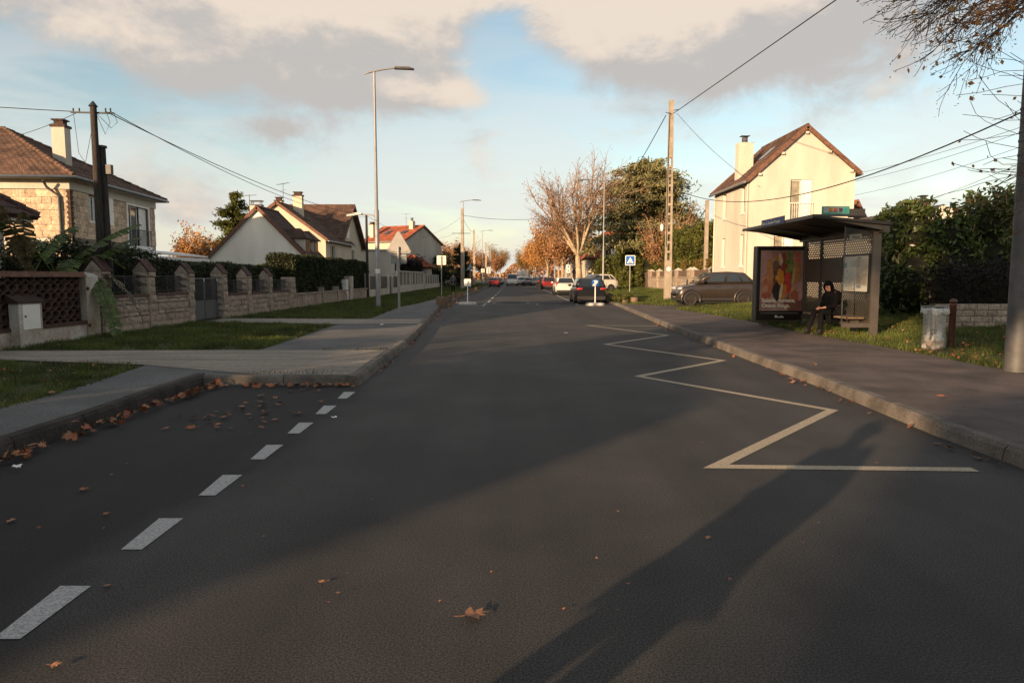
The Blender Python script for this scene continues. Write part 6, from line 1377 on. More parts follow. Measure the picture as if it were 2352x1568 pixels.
# laurel with large leaves behind the litter bag
t = thing('laurel_hedge', 'tall dark glossy laurel hedge with sunlit tips right of the bus shelter', 'hedge', (13, 20.8, .4)); rr = np.random.default_rng(77); C = []; n = 0
lobes = [(11.9, 21.2, 1.5, 1.15, 1.1, 1.4), (12.0, 21.3, 2.9, 1.0, 1.0, .95), (13.2, 21.2, 1.6, 1.2, 1.2, 1.5), (13.1, 21.4, 2.7, 1.1, 1.0, .8), (14.4, 21.1, 1.7, 1.2, 1.2, 1.6), (14.6, 21.3, 3.2, 1.2, 1.1, 1.0), (15.9, 21.3, 1.9, 1.3, 1.2, 1.7), (15.7, 21.5, 3.3, 1.2, 1.1, .85), (17.2, 21.5, 2.0, 1.3, 1.2, 1.8)]
lobes = [(x, y, z*.925, rx, ry, rz_*.95) for x, y, z, rx, ry, rz_ in lobes]
for x, y, z, rx, ry, rz_ in lobes:
    k = 1900; d = rr.normal(size=(k, 3)); d /= np.linalg.norm(d, axis=1, keepdims=True); s_ = rr.uniform(.62, 1.0, (k, 1))**.5*(1+.10*np.sin(d[:, :1]*7+x)+.08*np.sin(d[:, 2:3]*9+y*3)); C.append(np.array([x, y, z])+d*s_*np.array([rx, ry, rz_]))
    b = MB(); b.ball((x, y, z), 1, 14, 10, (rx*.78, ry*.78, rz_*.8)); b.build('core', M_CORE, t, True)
P0, P1 = [], []
for i in range(130):                          # upright shoots along the top
    x, y, z, rx, ry, rz_ = lobes[[1, 3, 5, 7, 1, 5, 0, 4][i % 8]]; a = rr.uniform(0, 6.28); q = rr.uniform(0, .95)**.5; bx, by = x+rx*q*math.cos(a), y+ry*q*math.sin(a); bz = z+rz_*math.sqrt(max(1-q*q, .05))*.9; h = rr.uniform(.15, .48); lx, ly = rr.normal(size=2)*.12
    P0.append((bx, by, bz)); P1.append((bx+lx, by+ly, bz+h)); k = 26; f = rr.uniform(0, 1, (k, 1)); C.append(np.array([bx, by, bz])+np.array([lx, ly, h])*f+rr.normal(size=(k, 3))*np.array([.07, .07, .04]))
V, Q = tubes_np(P0, P1, [.014]*len(P0), [.006]*len(P0), 4); link('shoots', np_mesh('shoots', V, Q, M_TWIG), t, True)['kind'] = 'stuff'
leaf_part(t, np.concatenate(C), .095, M_LAUR, asp=.75, rng=rr)
hedge('dark purple leaved shrub drooping over the block wall', 11.0, 17.0, 14.5, 18.6, .3, 1.75, M_LDRK, 520, .05, bulge=.25, seed=16, rough_top=.25, name='shrub')
# banana plant over the lattice wall
t = thing('banana_plant', 'banana plant with torn drooping leaves over the terracotta lattice wall', 'plant', (-10.7, 16.2, 0)); b = MB()
for x, y in ((-10.67, 16.35), (-10.42, 16.85), (-10.87, 15.75)): b.tube([(x, y, 0), (x+.05, y, 1.0), (x+.02, y+.05, 1.75)], [.12, .10, .06], 9)
b.build('stem', M_BDRY, t, True)
def banana_leaf(p, d, ln, w, rise, drop, m_, seed):
    rr = random.Random(seed); p, d = Vector(p), Vector(d).normalized(); side = d.cross(Vector((0, 0, 1))).normalized(); n = 22; b = MB(); prev = None; mid = []
    for i in range(n+1):
        f = i/n; mid.append(p+d*ln*f*(1-.12*f)+Vector((0, 0, rise*f-drop*f*f)))
    b.tube(mid, [.018*(1-f/n*.8) for f in range(n+1)], 5, False)
    for s_ in (-1, 1):
        for i in range(3, n):
            f0, f1 = i/n, (i+1)/n-(.012 if rr.random() < .45 else 0); ww = lambda f: w*math.sin(math.pi*min(max((f-.1)/.92, .02), 1))**.6
            sag = rr.uniform(.05, .5); o = lambda f: side*s_*ww(f)*math.cos(sag)-Vector((0, 0, 1))*ww(f)*math.sin(sag)
            a, c_ = mid[i], mid[i].lerp(mid[i+1], (f1-f0)*n); b.quad(a, c_, c_+o(f1)+d*.05, a+o(f0)+d*.05)
    return b.build('leaf', m_, t, True)
for i, q in enumerate([((-10.64, 16.35, 1.60), (.55, .85, 0), 2.3, .27, 2.0, .75, M_LBAN), ((-10.42, 16.75, 1.60), (.25, -.6, 0), 1.3, .24, 1.4, 1.6, M_LBAN), ((-10.42, 16.75, 1.55), (.95, .3, 0), 1.5, .25, 1.0, 2.0, M_BDRY), ((-10.62, 16.25, 1.60), (-.6, .5, 0), 1.5, .24, 1.8, 1.0, M_LBAN), ((-10.67, 16.25, 1.60), (-.2, -.9, 0), 1.7, .26, 2.2, 1.1, M_LBAN),
                   ((-10.82, 15.75, 1.50), (-.1, -.3, 0), .7, .26, 2.1, .5, M_BDRY), ((-10.87, 15.65, 1.50), (.15, -.2, 0), .6, .22, 1.7, .3, M_BDRY), ((-10.82, 15.75, 1.60), (-.5, -.8, 0), 1.3, .18, 1.4, 1.0, M_BDRY), ((-10.37, 16.85, 1.50), (.8, -.45, 0), 1.6, .24, .7, 2.4, M_LBAN), ((-10.42, 16.95, 1.70), (.45, .9, 0), 1.8, .27, 1.3, .45, M_LBAN), ((-10.52, 16.55, 1.60), (.9, .9, 0), 1.4, .24, 1.6, 1.5, M_LBAN), ((-10.82, 15.85, 1.60), (.2, .6, 0), 1.3, .26, 2.2, 1.1, M_LBAN)]): banana_leaf(*q, 300+i)
# overhanging tree at the right edge, trunk outside the frame
t = thing('overhanging_tree', 'autumn tree whose twiggy branches with brown leaves hang in from the upper right', 'tree', (10.6, 8.6, .2)); S = Skel(91); S.tips = []
S.segs.append((Vector((10.6, 8.6, .1)), Vector((10.5, 8.7, 3.0)), .22, .19, 0)); S.segs.append((Vector((10.5, 8.7, 3.0)), Vector((10.35, 8.8, 5.2)), .19, .13, 0)); S.segs.append((Vector((10.35, 8.8, 5.0)), Vector((9.85, 8.9, 6.5)), .12, .07, 0))
sp_ = [(6, 6, .38, .36, .06, -.012), (5, 5, .5, .52, .12, -.02), (4, 4, .65, .55, .15, -.03), (3, 0, 0, 0, .16, -.02)]
for p, q, ln, r_ in [((9.9, 8.9, 5.9), (6.5, 9.9, 5.75), 3.0, .04), ((9.9, 8.9, 6.2), (6.0, 9.6, 6.05), 3.2, .045), ((9.9, 8.9, 6.0), (6.5, 10.5, 6.1), 3.1, .04), ((9.9, 8.9, 5.6), (7.0, 9.9, 5.35), 2.5, .032), ((9.9, 8.9, 6.4), (5.8, 9.4, 6.5), 3.4, .045), ((9.9, 8.9, 6.1), (6.6, 10.0, 5.8), 2.8, .04), ((9.9, 8.9, 6.4), (6.6, 9.6, 6.9), 3.0, .04), ((9.9, 8.9, 5.8), (6.9, 10.2, 5.5), 2.7, .035)]:
    S.grow(p, Vector(q)-Vector(p), ln, r_, 0, sp_)
tips_up = list(S.tips)
sp2 = [(6, 4, .42, .42, .07, .012), (4, 3, .6, .6, .12, .05), (3, 0, 0, 0, .15, .05)]
S.tips = []
for p, q, ln in [((10.5, 8.7, 2.7), (6.6, 9.9, 2.5), 2.9), ((10.5, 8.7, 3.3), (6.6, 9.8, 3.35), 2.8), ((10.5, 8.7, 3.5), (6.5, 10.2, 3.0), 3.0), ((10.5, 8.7, 3.9), (6.7, 9.7, 3.85), 2.7)]: S.grow(p, Vector(q)-Vector(p), ln, .020, 0, sp2)
tips_lo = list(S.tips)
big = [q for q in S.segs if q[2] > .1]; rest = [q for q in S.segs if q[2] <= .1]
V, Q = tubes_np([q[0] for q in big], [q[1] for q in big], [q[2] for q in big], [q[3] for q in big], 12); link('trunk', np_mesh('trunk', V, Q, M_BARK, True), t, True)
V, Q = tubes_np([q[0] for q in rest], [q[1] for q in rest], [max(q[2]*.8, .0042) for q in rest], [max(q[3]*.8, .0035) for q in rest], 4); link('branches', np_mesh('branches', V, Q, M_TWIGD, True), t, True)
leaf_part(t, around(tips_up, 4200, .045), .020, M_LRUS, 'seed_clusters', asp=.7); leaf_part(t, around(tips_up, 420, .06), .042, M_LORA, 'leaves', asp=1.3); leaf_part(t, around(tips_lo, 54, .03), .036, M_LRUS, 'leaves', asp=1.4)
t = thing('far_wood', 'hazy brown wood closing the end of the street', 'wood', (0, 420, 0)); t2 = np.random.default_rng(5); k = 9000; px_ = t2.uniform(-90, 90, k); hh = 7+3*np.sin(px_*.11)+2*np.sin(px_*.37+1); C = np.c_[px_, 420+t2.uniform(-8, 8, k), t2.uniform(0, 1, k)**.7*hh]
leaf_part(t, C, .9, M_LRUS, 'foliage', rng=t2); t['kind'] = 'stuff'
# ------------------------------------------------------------------ poles, lamps, cables, signs
def cable(label, p, q, sag, r=.012, n=20, name='overhead_cable', mtl=None):
    p, q = Vector(p), Vector(q); pts = [p.lerp(q, i/n)-Vector((0, 0, 4*sag*(i/n)*(1-i/n))) for i in range(n+1)]; b = MB(); b.tube(pts, r, 5, False); o = b.build(name, mtl or M_CABLE); return tag(o, label, 'cable', 'overhead cables')
# wooden pole pair
pb = gp(242, 763, .1); YP = pb.y
t = thing('utility_pole', 'tall dark wooden pole with steel cross arm at the stone wall corner', 'utility pole', (pb.x, YP, .08)); top = at(222, 243, YP); top2 = Vector((pb.x, YP+.02, top.z))
b = MB(); b.tube([(0, 0, -.1), (top2.x-pb.x, 0, top.z-.08)], [.105, .075], 12); b.build('shaft', M_WOOD, t)
b = MB(); b.lathe([(.11, 0), (.10, .02), (.015, .13)], (0, 0, top.z-.10), 8); b.build('cap', M_DARKM, t)
arm0 = at(176, 259, YP); arm1 = at(266, 250, YP); b = MB(); b.bar((-.55, -.02, top.z-.24), (.45, .10, top.z-.24), .05, .035)
for x in (-.5, -.35, .3, .42): b.tube([(x, 0, top.z-.24), (x, 0, top.z-.14)], .022, 6)
b.build('cross_arm', M_DARKM, t)
b = MB(); b.tube([(.09, -.08, 0), (.085, -.07, 1.55)], .038, 8); b.build('cable_guard', mat('guard_bluegrey', (.20, .26, .28), rough=.5, var=.1, metal=.3), t)
t = thing('utility_pole', 'shorter dark wooden stub pole strapped behind the tall wooden pole', 'utility pole', (pb.x+.10, YP+.15, .08)); z2 = at(238, 338, YP+.17).z
b = MB(); b.tube([(0, 0, -.1), (-.03, 0, z2-.08)], [.10, .085], 12); b.build('shaft', M_WOOD, t); b = MB(); b.lathe([(.13, 0), (.12, .05), (.02, .06)], (-.03, 0, z2-.10), 8); b.build('cap', M_DARKM, t)
b = MB(); b.box(.06, -.06, z2-.75, .2, .06, z2-.52); b.build('junction_box', M_GALV, t); b = MB(); b.tube([(.09, -.05, 0), (.08, -.05, 1.7)], .05, 8); b.build('conduit', M_BLACK, t)
PT_ = Vector((pb.x, YP, top.z-.14))
far_w = gp(845, 683, .1); FW = Vector((far_w.x, far_w.y, at(841, 495, far_w.y).z))
cable('thin cable leaving the left frame edge from the wooden pole', PT_+Vector((-.5, 0, 0)), (-26, 12, 6.4), .3, .010); cable('thin cable from the wooden pole down behind the hipped roof', PT_+Vector((-.35, 0, 0)), (-23, 30, 7.2), .25, .008)
cable('upper of two cables sagging from the wooden pole to the hedge end pole', PT_+Vector((.3, 0, 0)), FW+Vector((0, 0, 0)), .45, .012); cable('lower of two cables sagging from the wooden pole to the hedge end pole', PT_+Vector((.42, 0, 0)), FW+Vector((0, 0, -.12)), .62, .010)
b = MB()
for s_, dz in ((.32, .55), (.5, .4)): b.tube([PT_+Vector((.05, 0, -.02)), PT_+Vector((.25*s_/.3, 0, -dz)), PT_+Vector((s_+.05, .05, -.25)), PT_+Vector((s_, 0, -.02))], .007, 5, False)
b.tube([PT_+Vector((-.5, 0, 0)), PT_+Vector((-.42, 0, -1.0)), PT_+Vector((-.05, 0, -1.6))], .006, 5, False); b.tube([PT_+Vector((-.03, 0, -.3)), PT_+Vector((-.5, .3, -1.4)), PT_+Vector((-.1, .1, -1.9))], .006, 5, False); tag(b.build('slack_cable', M_CABLE), 'slack loops of thin cable hanging round the top of the wooden pole', 'cable')
def wood_pole(label, px, py, ptop, arm=False, r=.09):
    g = gp(px, py, .1); zt = at(px, ptop, g.y).z; t = thing('utility_pole', label, 'utility pole', (g.x, g.y, .05), 0, 'wooden poles along the left gardens'); b = MB(); b.tube([(0, 0, 0), (0, 0, zt)], [r*1.2, r*.85], 8); b.build('shaft', M_WOOD, t)
    if arm: b = MB(); b.bar((-.5, 0, zt-.25), (.7, .2, zt-.2), .05); b.build('cross_arm', M_DARKM, t)
    return Vector((g.x, g.y, zt))
wood_pole('wooden pole at the end of the tall clipped hedge', 845, 683, 495); w2 = wood_pole('wooden pole in front of the grey gable', 974, 656, 547, True); w3 = wood_pole('slim wooden pole beyond the grey gable', 1024.5, 655, 573, True, .08)
cable('thin cable between the two wooden poles by the grey gable', w2, w3, .2, .01); cable('cable from the hedge end pole to the pole at the grey gable', FW, w2, .5, .012)
# street lamps
def street_lamp(label, x, y, zt, low=False, arm=1.9):
    t = thing('street_lamp', label, 'street lamp', (x, y, .1), 0, 'tall street lamps along the street'); zl = zt*.42; s_ = 1 if arm > 0 else -1
    b = MB(); b.lathe([(.11, 0), (.105, zl), (.075, zl+.05), (.05, zt)], n=12); b.build('pole', M_LAMPG, t)
    b = MB(); b.tube([(-.46*s_, 0, zt-.10), (-.2*s_, 0, zt), (.3*s_, 0, zt+.10), (arm*.55, 0, zt+.17), (arm*.62, 0, zt+.18)], [.02, .045, .04, .035, .035], 8); b.build('arm', M_LAMPG, t)
    b = MB(); b.prism([(arm*.58, -.07, zt+.14), (arm*.60, -.12, zt+.18), (arm*1.08, -.13, zt+.15), (arm*1.15, -.06, zt+.11)], (0, .2, 0)); b.prism([(arm*.58, -.07, zt+.18), (arm*.62, -.10, zt+.235), (arm*1.0, -.10, zt+.22), (arm*1.15, -.05, zt+.15)], (0, .17, 0)); b.build('lamp_head', M_LAMPG, t)
    if low:
        z = 4.1; b = MB(); b.tube([(0, .08, z), (-.25, .1, z+.12), (-.8, .2, z+.16)], .032, 8); b.build('low_arm', M_LAMPG, t); b = MB(); b.prism([(-.72, .08, z+.14), (-1.42, .12, z+.06), (-1.40, .12, z+.14), (-.95, .1, z+.24), (-.72, .08, z+.22)], (0, .24, 0)); b.build('low_lamp_head', M_LAMPG, t)
        b = MB(); b.lathe([(.108, 1.55), (.112, 1.56), (.112, 1.75), (.108, 1.76)], n=12); b.build('sticker_band', M_WPAINT, t)
    return t
g = gp(869, 706, .1); street_lamp('tall grey street lamp with a second low lamp, nearest on the left verge', g.x, g.y, at(867, 166, g.y).z-.1, True, 1.55)
for px, pt, d, lab in ((1064, 463, 85, 'street lamp standing against the first concrete pole'), (1108, 531, 140, 'second street lamp beyond the concrete pole, left verge'), (1127, 564, 195, 'third street lamp beyond the concrete pole, left verge'), (1140, 582, 250, 'faintest and furthest street lamp on the left verge')):
    p = at(px, pt, d); street_lamp(lab, p.x, d, p.z-.1)
p = at(1390, 420, 60); street_lamp('street lamp on the right with arm towards the bare plane tree', at(1388, 418, 60).x, 60, at(1388, 418, 60).z-.1, False, -2.6).scale = (.75, .75, 1)
for px, pt, d, lab in ((1275, 560, 110, 'slim lamp among the right hand plane trees'), (1306, 560, 96, 'lamp beside the round parking sign on the right')):
    p = at(px, pt, d); street_lamp(lab, p.x, d, p.z-.1, False, -1.6)
# concrete poles
def lattice_pole(label, x, y, zb, zt, w0, w1, holes=True):
    t = thing('concrete_pole', label, 'utility pole', (x, y, zb), 0, 'concrete poles'); h = zt-zb; b = MB(); n = int(h/.52); d = .2
    for i in range(n):
        z0, z1 = h*i/n, h*(i+1)/n; a0, a1 = w0+(w1-w0)*i/n, w0+(w1-w0)*(i+1)/n; solid = (not holes) or i < 4 or i > n-7
        if solid: b.add([(s_*a/2, e*d/2, z) for z, a in ((z0, a0), (z1, a1)) for e in (-1, 1) for s_ in (-1, 1)], [(0, 1, 5, 4), (3, 2, 6, 7), (1, 3, 7, 5), (2, 0, 4, 6), (4, 5, 7, 6)]); continue
        k = .27
        for s_ in (-1, 1):
            P = lambda a, f: s_*(a/2)*f
            b.add([(P(a, f), e*d/2, z) for z, a in ((z0, a0), (z1, a1)) for e in (-1, 1) for f in (1, 1-2*k)], [(0, 1, 5, 4), (3, 2, 6, 7), (1, 3, 7, 5), (2, 0, 4, 6)])
        zm = z0+.13; b.add([(s_*a0/2*(1-2*k)*1.02, e*d*.48, z) for z in (z0, zm) for e in (-1, 1) for s_ in (-1, 1)], [(0, 1, 5, 4), (3, 2, 6, 7), (4, 5, 7, 6), (0, 2, 3, 1)])
    b.build('shaft', M_CPOLE, t); return t
g = gp(1533, 686, .25); CP = Vector((g.x, g.y, at(1540, 230, g.y).z)); t = lattice_pole('tall pale concrete ladder pole on the right verge', g.x, g.y, .2, CP.z, .42, .24)
b = MB(); b.tube([(.0, -.14, CP.z-1.0), (-.35, -.14, CP.z-.9)], .02, 6); b.tube([(.1, -.14, CP.z-.8), (.4, -.14, CP.z-.75)], .02, 6); b.build('bracket', M_DARKM, t)
b = MB(); b.ball((-.42, -.1, 4.1), .2, 10, 6, (.5, .4, 1.1)); b.build('white_lamp', M_WPAINT, t); b = MB(); b.disc((0, -.135, 1.75), .13, (0, -1, 0), 14); b.build('round_sticker', M_WPAINT, t)
b = MB(); b.tube([(-.16, -.13, 3), (-.15, -.13, 8), (-.1, -.12, CP.z-.9)], .018, 5); b.build('pole_cable', M_CABLE, t)
g2 = at(1620, 640, 49); t = lattice_pole('shorter grey pole behind the compact crossover', g2.x, 49, .4, at(1620, 460, 49).z, .26, .22, False); SP = Vector((g2.x, 49, at(1620, 460, 49).z))
b = MB(); b.tube([(0, 0, SP.z-.9), (-.9, 0, SP.z-2.2), (-1.2, 0, SP.z-2.4)], .04, 5); b.build('cable_bundle', M_CABLE, t)
p = at(1061, 478, 82); t = lattice_pole('pale concrete pole beside the second street lamp on the left', p.x, 82, .1, p.z, .42, .26, False); b = MB(); b.bar((-1.2, -.1, at(1061, 538, 82).z), (1.0, -.1, at(1061, 538, 82).z), .06); b.build('cross_arm', M_DARKM, t); LP = Vector((p.x, 82, p.z))
p = at(1088.6, 527, 115); lattice_pole('far concrete pole with insulators on the left', p.x, 115, .1, p.z, .42, .26, False); p3 = Vector((p.x, 115, p.z)); p = at(1116, 557, 165); lattice_pole('furthest concrete pole on the left', p.x, 165, .1, p.z, .45, .3, False)
for px, pt, d, lab in ((1313, 585, 92, 'tan concrete pole behind the red parked car'), (1291, 590, 112, 'slender pole among the orange plane trees'), (1258, 600, 140, 'distant pole in the right avenue')): p = at(px, pt, d); lattice_pole(lab, p.x, d, .1, p.z, .3, .24, False)
cable('thick twisted cable sagging from the concrete ladder pole to the upper right', (CP.x+.1, CP.y, CP.z-.75), (10.9, 8.0, 9.6), .0, .022); cable('thick cable running from the ladder pole down to the cedar', (CP.x-.3, CP.y, CP.z-.85), (10.2, 100, 7.5), 1.2, .024)
cable('thin service wire from the ladder pole to the white house gable', (CP.x+.3, CP.y-.1, CP.z-.75), (13.3, 37.95, 6.3), .3, .012)
cable('thick low cable crossing the white house front towards the upper right', (CP.x+.15, CP.y-.1, at(1540, 432, CP.y).z), (10.5, 9.5, 5.6), 1.75, .017, 30)
for i, (a, q, lab) in enumerate([((1945, 402), (2352, 290), 'uppermost thin wire right of the white house'), ((1945, 420), (2352, 302), 'second thin wire right of the white house'), ((1945, 452), (2352, 335), 'third thin wire right of the white house'), ((1993, 503), (2352, 372), 'lowest thin wire rising over the laurel hedge')]): cable(lab, at(*a, 40), at(*q, 22), .15, .008)
cable('cable from the left concrete pole across the street to the plane tree', LP-Vector((0, 0, .8)), (6.0, 66, 7.3), .5, .022); cable('thin wire from the left concrete pole to the grey gable', LP-Vector((0, 0, 1)), (-11.8, 92, 6.6), .3, .012); cable('wire from the cross arm to the pole at the grey gable', (LP.x-1, 82, at(1061, 538, 82).z), w2, .3, .012); cable('cable running on between the two far concrete poles', LP-Vector((0, 0, .9)), p3-Vector((0, 0, .4)), .5, .018)
# road signs
def post(b, h, r=.035): b.tube([(0, 0, 0), (0, 0, h)], r, 10)
def rrect(w, h, r, n=5):
    pts = []
    for cx, cy, a0 in ((w/2-r, h/2-r, 0), (-w/2+r, h/2-r, 90), (-w/2+r, -h/2+r, 180), (w/2-r, -h/2+r, 270)):
        for k in range(n+1): a = R(a0+90*k/n); pts.append((cx+r*math.cos(a), cy+r*math.sin(a)))
    return pts
g = gp(917, 720, .114); t = thing('warning_sign', 'back of a large triangular road sign on a pale post, left pavement', 'road sign', (g.x, g.y, .114)); zb_, zt_ = at(917, 582, g.y).z-.114, at(917, 531, g.y).z-.114
b = MB(); post(b, zb_+.25, .048); b.build('post', M_ALU, t)
k = .50; tri = []
for a in (90, 210, 330):
    cx, cy = .455*math.cos(R(a)), .455*math.sin(R(a)); tri += [(cx+.07*math.cos(R(a+q)), cy+.07*math.sin(R(a+q))) for q in (-60, -30, 0, 30, 60)]
zc = zb_+.30; b = MB(); b.prism([(x, .05, zc+y) for x, y in tri], (0, .03, 0)); b.build('plate', M_ALU, t)
b = MB(); b.prism([(-.27+x, .055, zb_-.21+y) for x, y in rrect(.01, .01, .004)], (0, .001, 0))
b = MB(); b.prism([(x, .05, zb_-.205+y) for x, y in rrect(.60, .36, .04)], (0, .025, 0)); b.build('lower_plate', mat('sign_back_grey', (.22, .24, .24), rough=.45, var=.1, metal=.4), t)
b = MB(); b.box(-.28, .02, zb_-.12, .28, .05, zb_-.09); b.box(-.28, .02, zb_-.33, .28, .05, zb_-.30); b.box(-.3, .02, zb_+.06, .3, .05, zb_+.09); b.build('bracket', M_ALU, t)
def back_sign(label, px, pyb, px0, px1, py0, py1, grp='square sign backs', d=None, m_=None):
    g = gp(px, pyb, .1) if d is None else at(px, 640, d); t = thing('road_sign', label, 'road sign', (g.x, g.y, .05), 0, grp); s_ = g.y/FPX; w, h = (px1-px0)*s_, (py1-py0)*s_; zc = at(px, (py0+py1)/2, g.y).z-.05
    b = MB(); post(b, zc+h*.45, .04); b.build('post', M_ALU, t); b = MB(); b.prism([(x, .05, zc+y) for x, y in rrect(w, h, .06)], (0, .03, 0)); b.build('plate', m_ or mat('sign_back_bright', (.72, .68, .60), rough=.5, var=.05), t)
    b = MB(); b.box(-w*.42, .025, zc+h*.22, w*.42, .05, zc+h*.27); b.box(-w*.42, .025, zc-h*.27, w*.42, .05, zc-h*.22); b.build('bracket', M_ALU, t); return t
back_sign('square sign back on a tall post before the cut logs', 1014.5, 681, 1004, 1025, 587, 608); back_sign('bright square sign back far down the left kerb', 1122, 0, 1117, 1126, 615, 628, d=92); back_sign('small sign back beside the far left lamp', 1109, 0, 1105, 1113, 617, 626, d=100)
t = thing('warning_sign', 'grey triangular sign back beyond the concrete pole', 'road sign', (at(1080, 640, 78).x, 78, .05)); b = MB(); post(b, 2.6, .04); b.build('post', M_ALU, t); b = MB(); z_ = at(1080, 621, 78).z; b.prism([(-.40, .05, z_), (.40, .05, z_), (0, .05, z_+.78)], (0, .03, 0)); b.build('plate', mat('sign_back_blue', (.24, .29, .30), rough=.5, var=.1), t)
M_SBLUE = mat('sign_blue', (.02, .12, .42), rough=.4, var=.05); M_SWHT = mat('sign_white', (.74, .74, .72), rough=.45, var=.03); M_ISL = mat('island_white', (.50, .48, .44), rough=.9, var=.25, scale=5)
def island(label, x, y, w, sign):
    t = thing('bollard_sign', label, 'bollard', (x, y, 0), 0, 'small signs on white islands'); b = MB(); n = 20; pr = [(1.0, 0), (1.0, .07), (.86, .14), (.0, .15)]; vs = []
    for k_, z in pr: vs += [(w/2*k_*math.cos(2*math.pi*k/n), .42*k_*math.sin(2*math.pi*k/n), z) for k in range(n)]
    b.add(vs, [(i*n+k, i*n+(k+1) % n, (i+1)*n+(k+1) % n, (i+1)*n+k) for i in range(3) for k in range(n)]); b.build('island', M_ISL, t); b = MB(); b.tube([(0, 0, .1), (0, 0, 1.3)], .03, 8); b.build('post', M_SWHT, t); sign(t); return t
def white_back(t):
    b = MB(); b.prism([(x, .035, 1.19+y) for x, y in rrect(.37, .40, .04)], (0, .02, 0)); b.build('plate', mat('sign_sunlit_white', (.80, .78, .72), rough=.4, var=.02), t)  # white stands in for low sun reflected off the sign's back
def blue_arrow(t):
    b = MB(); b.prism([(x, -.055, 1.18+y) for x, y in rrect(.38, .33, .05)], (0, .02, 0)); pl = b.build('plate', M_SBLUE, t)
    b = MB(); b.poly([(x, -.058, 1.18+y) for x, y in ((-.16, -.16), (.0, -.16), (.03, -.07), (.12, .02), (.12, .10), (.03, .15), (-.04, .13), (-.12, .13), (-.02, .03), (-.13, -.06))][::-1]); b.build('arrow', M_SWHT, pl)
island('small bright white sign on a white island beside the left parking bay', -2.42, 38.0, 1.0, white_back); island('small blue and white arrow sign on a white island before the black hatchback', 4.40, 36.9, 1.05, blue_arrow)
g = gp(1446, 684, .16); t = thing('hump_sign', 'blue square road hump sign with white triangle on a thin post', 'road sign', (g.x, g.y, .1)); zc = at(1446, 598, g.y).z-.1
b = MB(); post(b, zc, .03); b.build('post', M_ALU, t); b = MB(); b.prism([(x, -.06, zc+y) for x, y in rrect(.64, .64, .06)], (0, .02, 0)); pl = b.build('plate', M_SWHT, t)
b = MB(); b.prism([(x, -.064, zc+y) for x, y in rrect(.55, .55, .03)], (0, .003, 0)); b.build('blue_field', M_SBLUE, pl); b = MB(); b.poly([(-.21, -.066, zc-.19), (.21, -.066, zc-.19), (.0, -.066, zc+.21)]); b.build('white_triangle', M_SWHT, pl)
b = MB(); b.poly([(.12*math.cos(a)*1.1, -.068, zc-.165+.065*math.sin(a)) for a in np.linspace(0, math.pi, 12)]); b.build('hump_symbol', M_NAVY, pl)
for lab, px, d, kind in (('white and blue pair of small square signs behind the red car', 1305, 88, 'pair'), ('round blue sign with red edge near the tan pole', 1318.5, 90, 'round')):
    p = at(px, 640, d); t = thing('parking_sign', lab, 'road sign', (p.x, d, .1)); b = MB(); zc = at(px, 617 if kind == 'pair' else 624, d).z-.1; post(b, zc+.3, .035); b.build('post', M_ALU, t)
    if kind == 'pair':
        for dz, c1 in ((.27, M_SBLUE), (-.27, M_SWHT)):
            b = MB(); b.prism([(x, -.06, zc+dz+y) for x, y in rrect(.5, .5, .05)], (0, .02, 0)); pl = b.build('plate', M_SWHT, t); b = MB(); b.poly([(-.15, -.063, zc+dz-.12), (.15, -.063, zc+dz-.12), (.0, -.063, zc+dz+.15)] if dz > 0 else [(-.14, -.063, zc+dz-.05), (.14, -.063, zc+dz-.05), (.10, -.063, zc+dz+.1), (-.10, -.063, zc+dz+.1)]); b.build('symbol', M_SBLUE if dz > 0 else M_NAVY, pl)
    else: b = MB(); b.disc((0, -.06, zc), .27, (0, -1, 0), 20, .2); b.build('ring', M_RED, t); b = MB(); b.disc((0, -.058, zc), .21, (0, -1, 0), 20); b.build('disc', M_SBLUE, t)
# cut log / stone bollards on both kerbs
M_LOG = mat('log_stone', (.17, .115, .08), rough=.95, var=.4, scale=5, fine=.3, fscale=24, bump=.5, bscale=18, rnd=.2)
def log(x, y, r, h, label, grp, seed, z=.1):
    rr = random.Random(seed); n = 12; V = []; w = [1+rr.uniform(-.08, .08) for _ in range(n)]; tl = rr.uniform(-.04, .04); b = MB()
    for k_, z_ in ((1.05, -.02), (1, h*.3), (.96, h*.8), (.92, h*.96), (.80, h), (.0, h)): V += [(r*k_*w[k]*math.cos(2*math.pi*k/n), r*k_*w[k]*math.sin(2*math.pi*k/n), z_+tl*math.cos(2*math.pi*k/n)*z_/h) for k in range(n)]
    b.add(V, [(i*n+k, i*n+(k+1) % n, (i+1)*n+(k+1) % n, (i+1)*n+k) for i in range(5) for k in range(n)]); o = b.build('stone_block', M_LOG); o.location = (x, y, z); o.rotation_euler = (0, 0, rr.uniform(0, 6)); WM[o.name] = Matrix.Translation((x, y, z)); return tag(o, label, 'bollard', grp)
for i, (px, py, w, h, lab) in enumerate([(1012, 701, 20, 20, 'nearest squat round log beside the left pavement end'), (1029, 698, 20, 19, 'round log touching the nearest one on the left'), (1032, 705, 14, 8, 'low broken log lying in front of the pair'), (1042, 685, 12, 13, 'first of the three logs behind the walking person'), (1054, 683.5, 11, 13, 'middle of the three logs behind the walking person'), (1062, 681, 9, 12, 'last of the three logs behind the walking person'), (1082, 672, 10, 9, 'far log beyond the white island sign'), (1092, 668, 9, 9, 'further log beyond the white island sign'), (1103, 664, 8, 8, 'furthest log on the left kerb')]):
    p = gp(px, py, .1); s_ = p.y/FPX; log(p.x, p.y, w*s_/2, h*s_*.95, lab, 'cut logs along the left kerb', i)
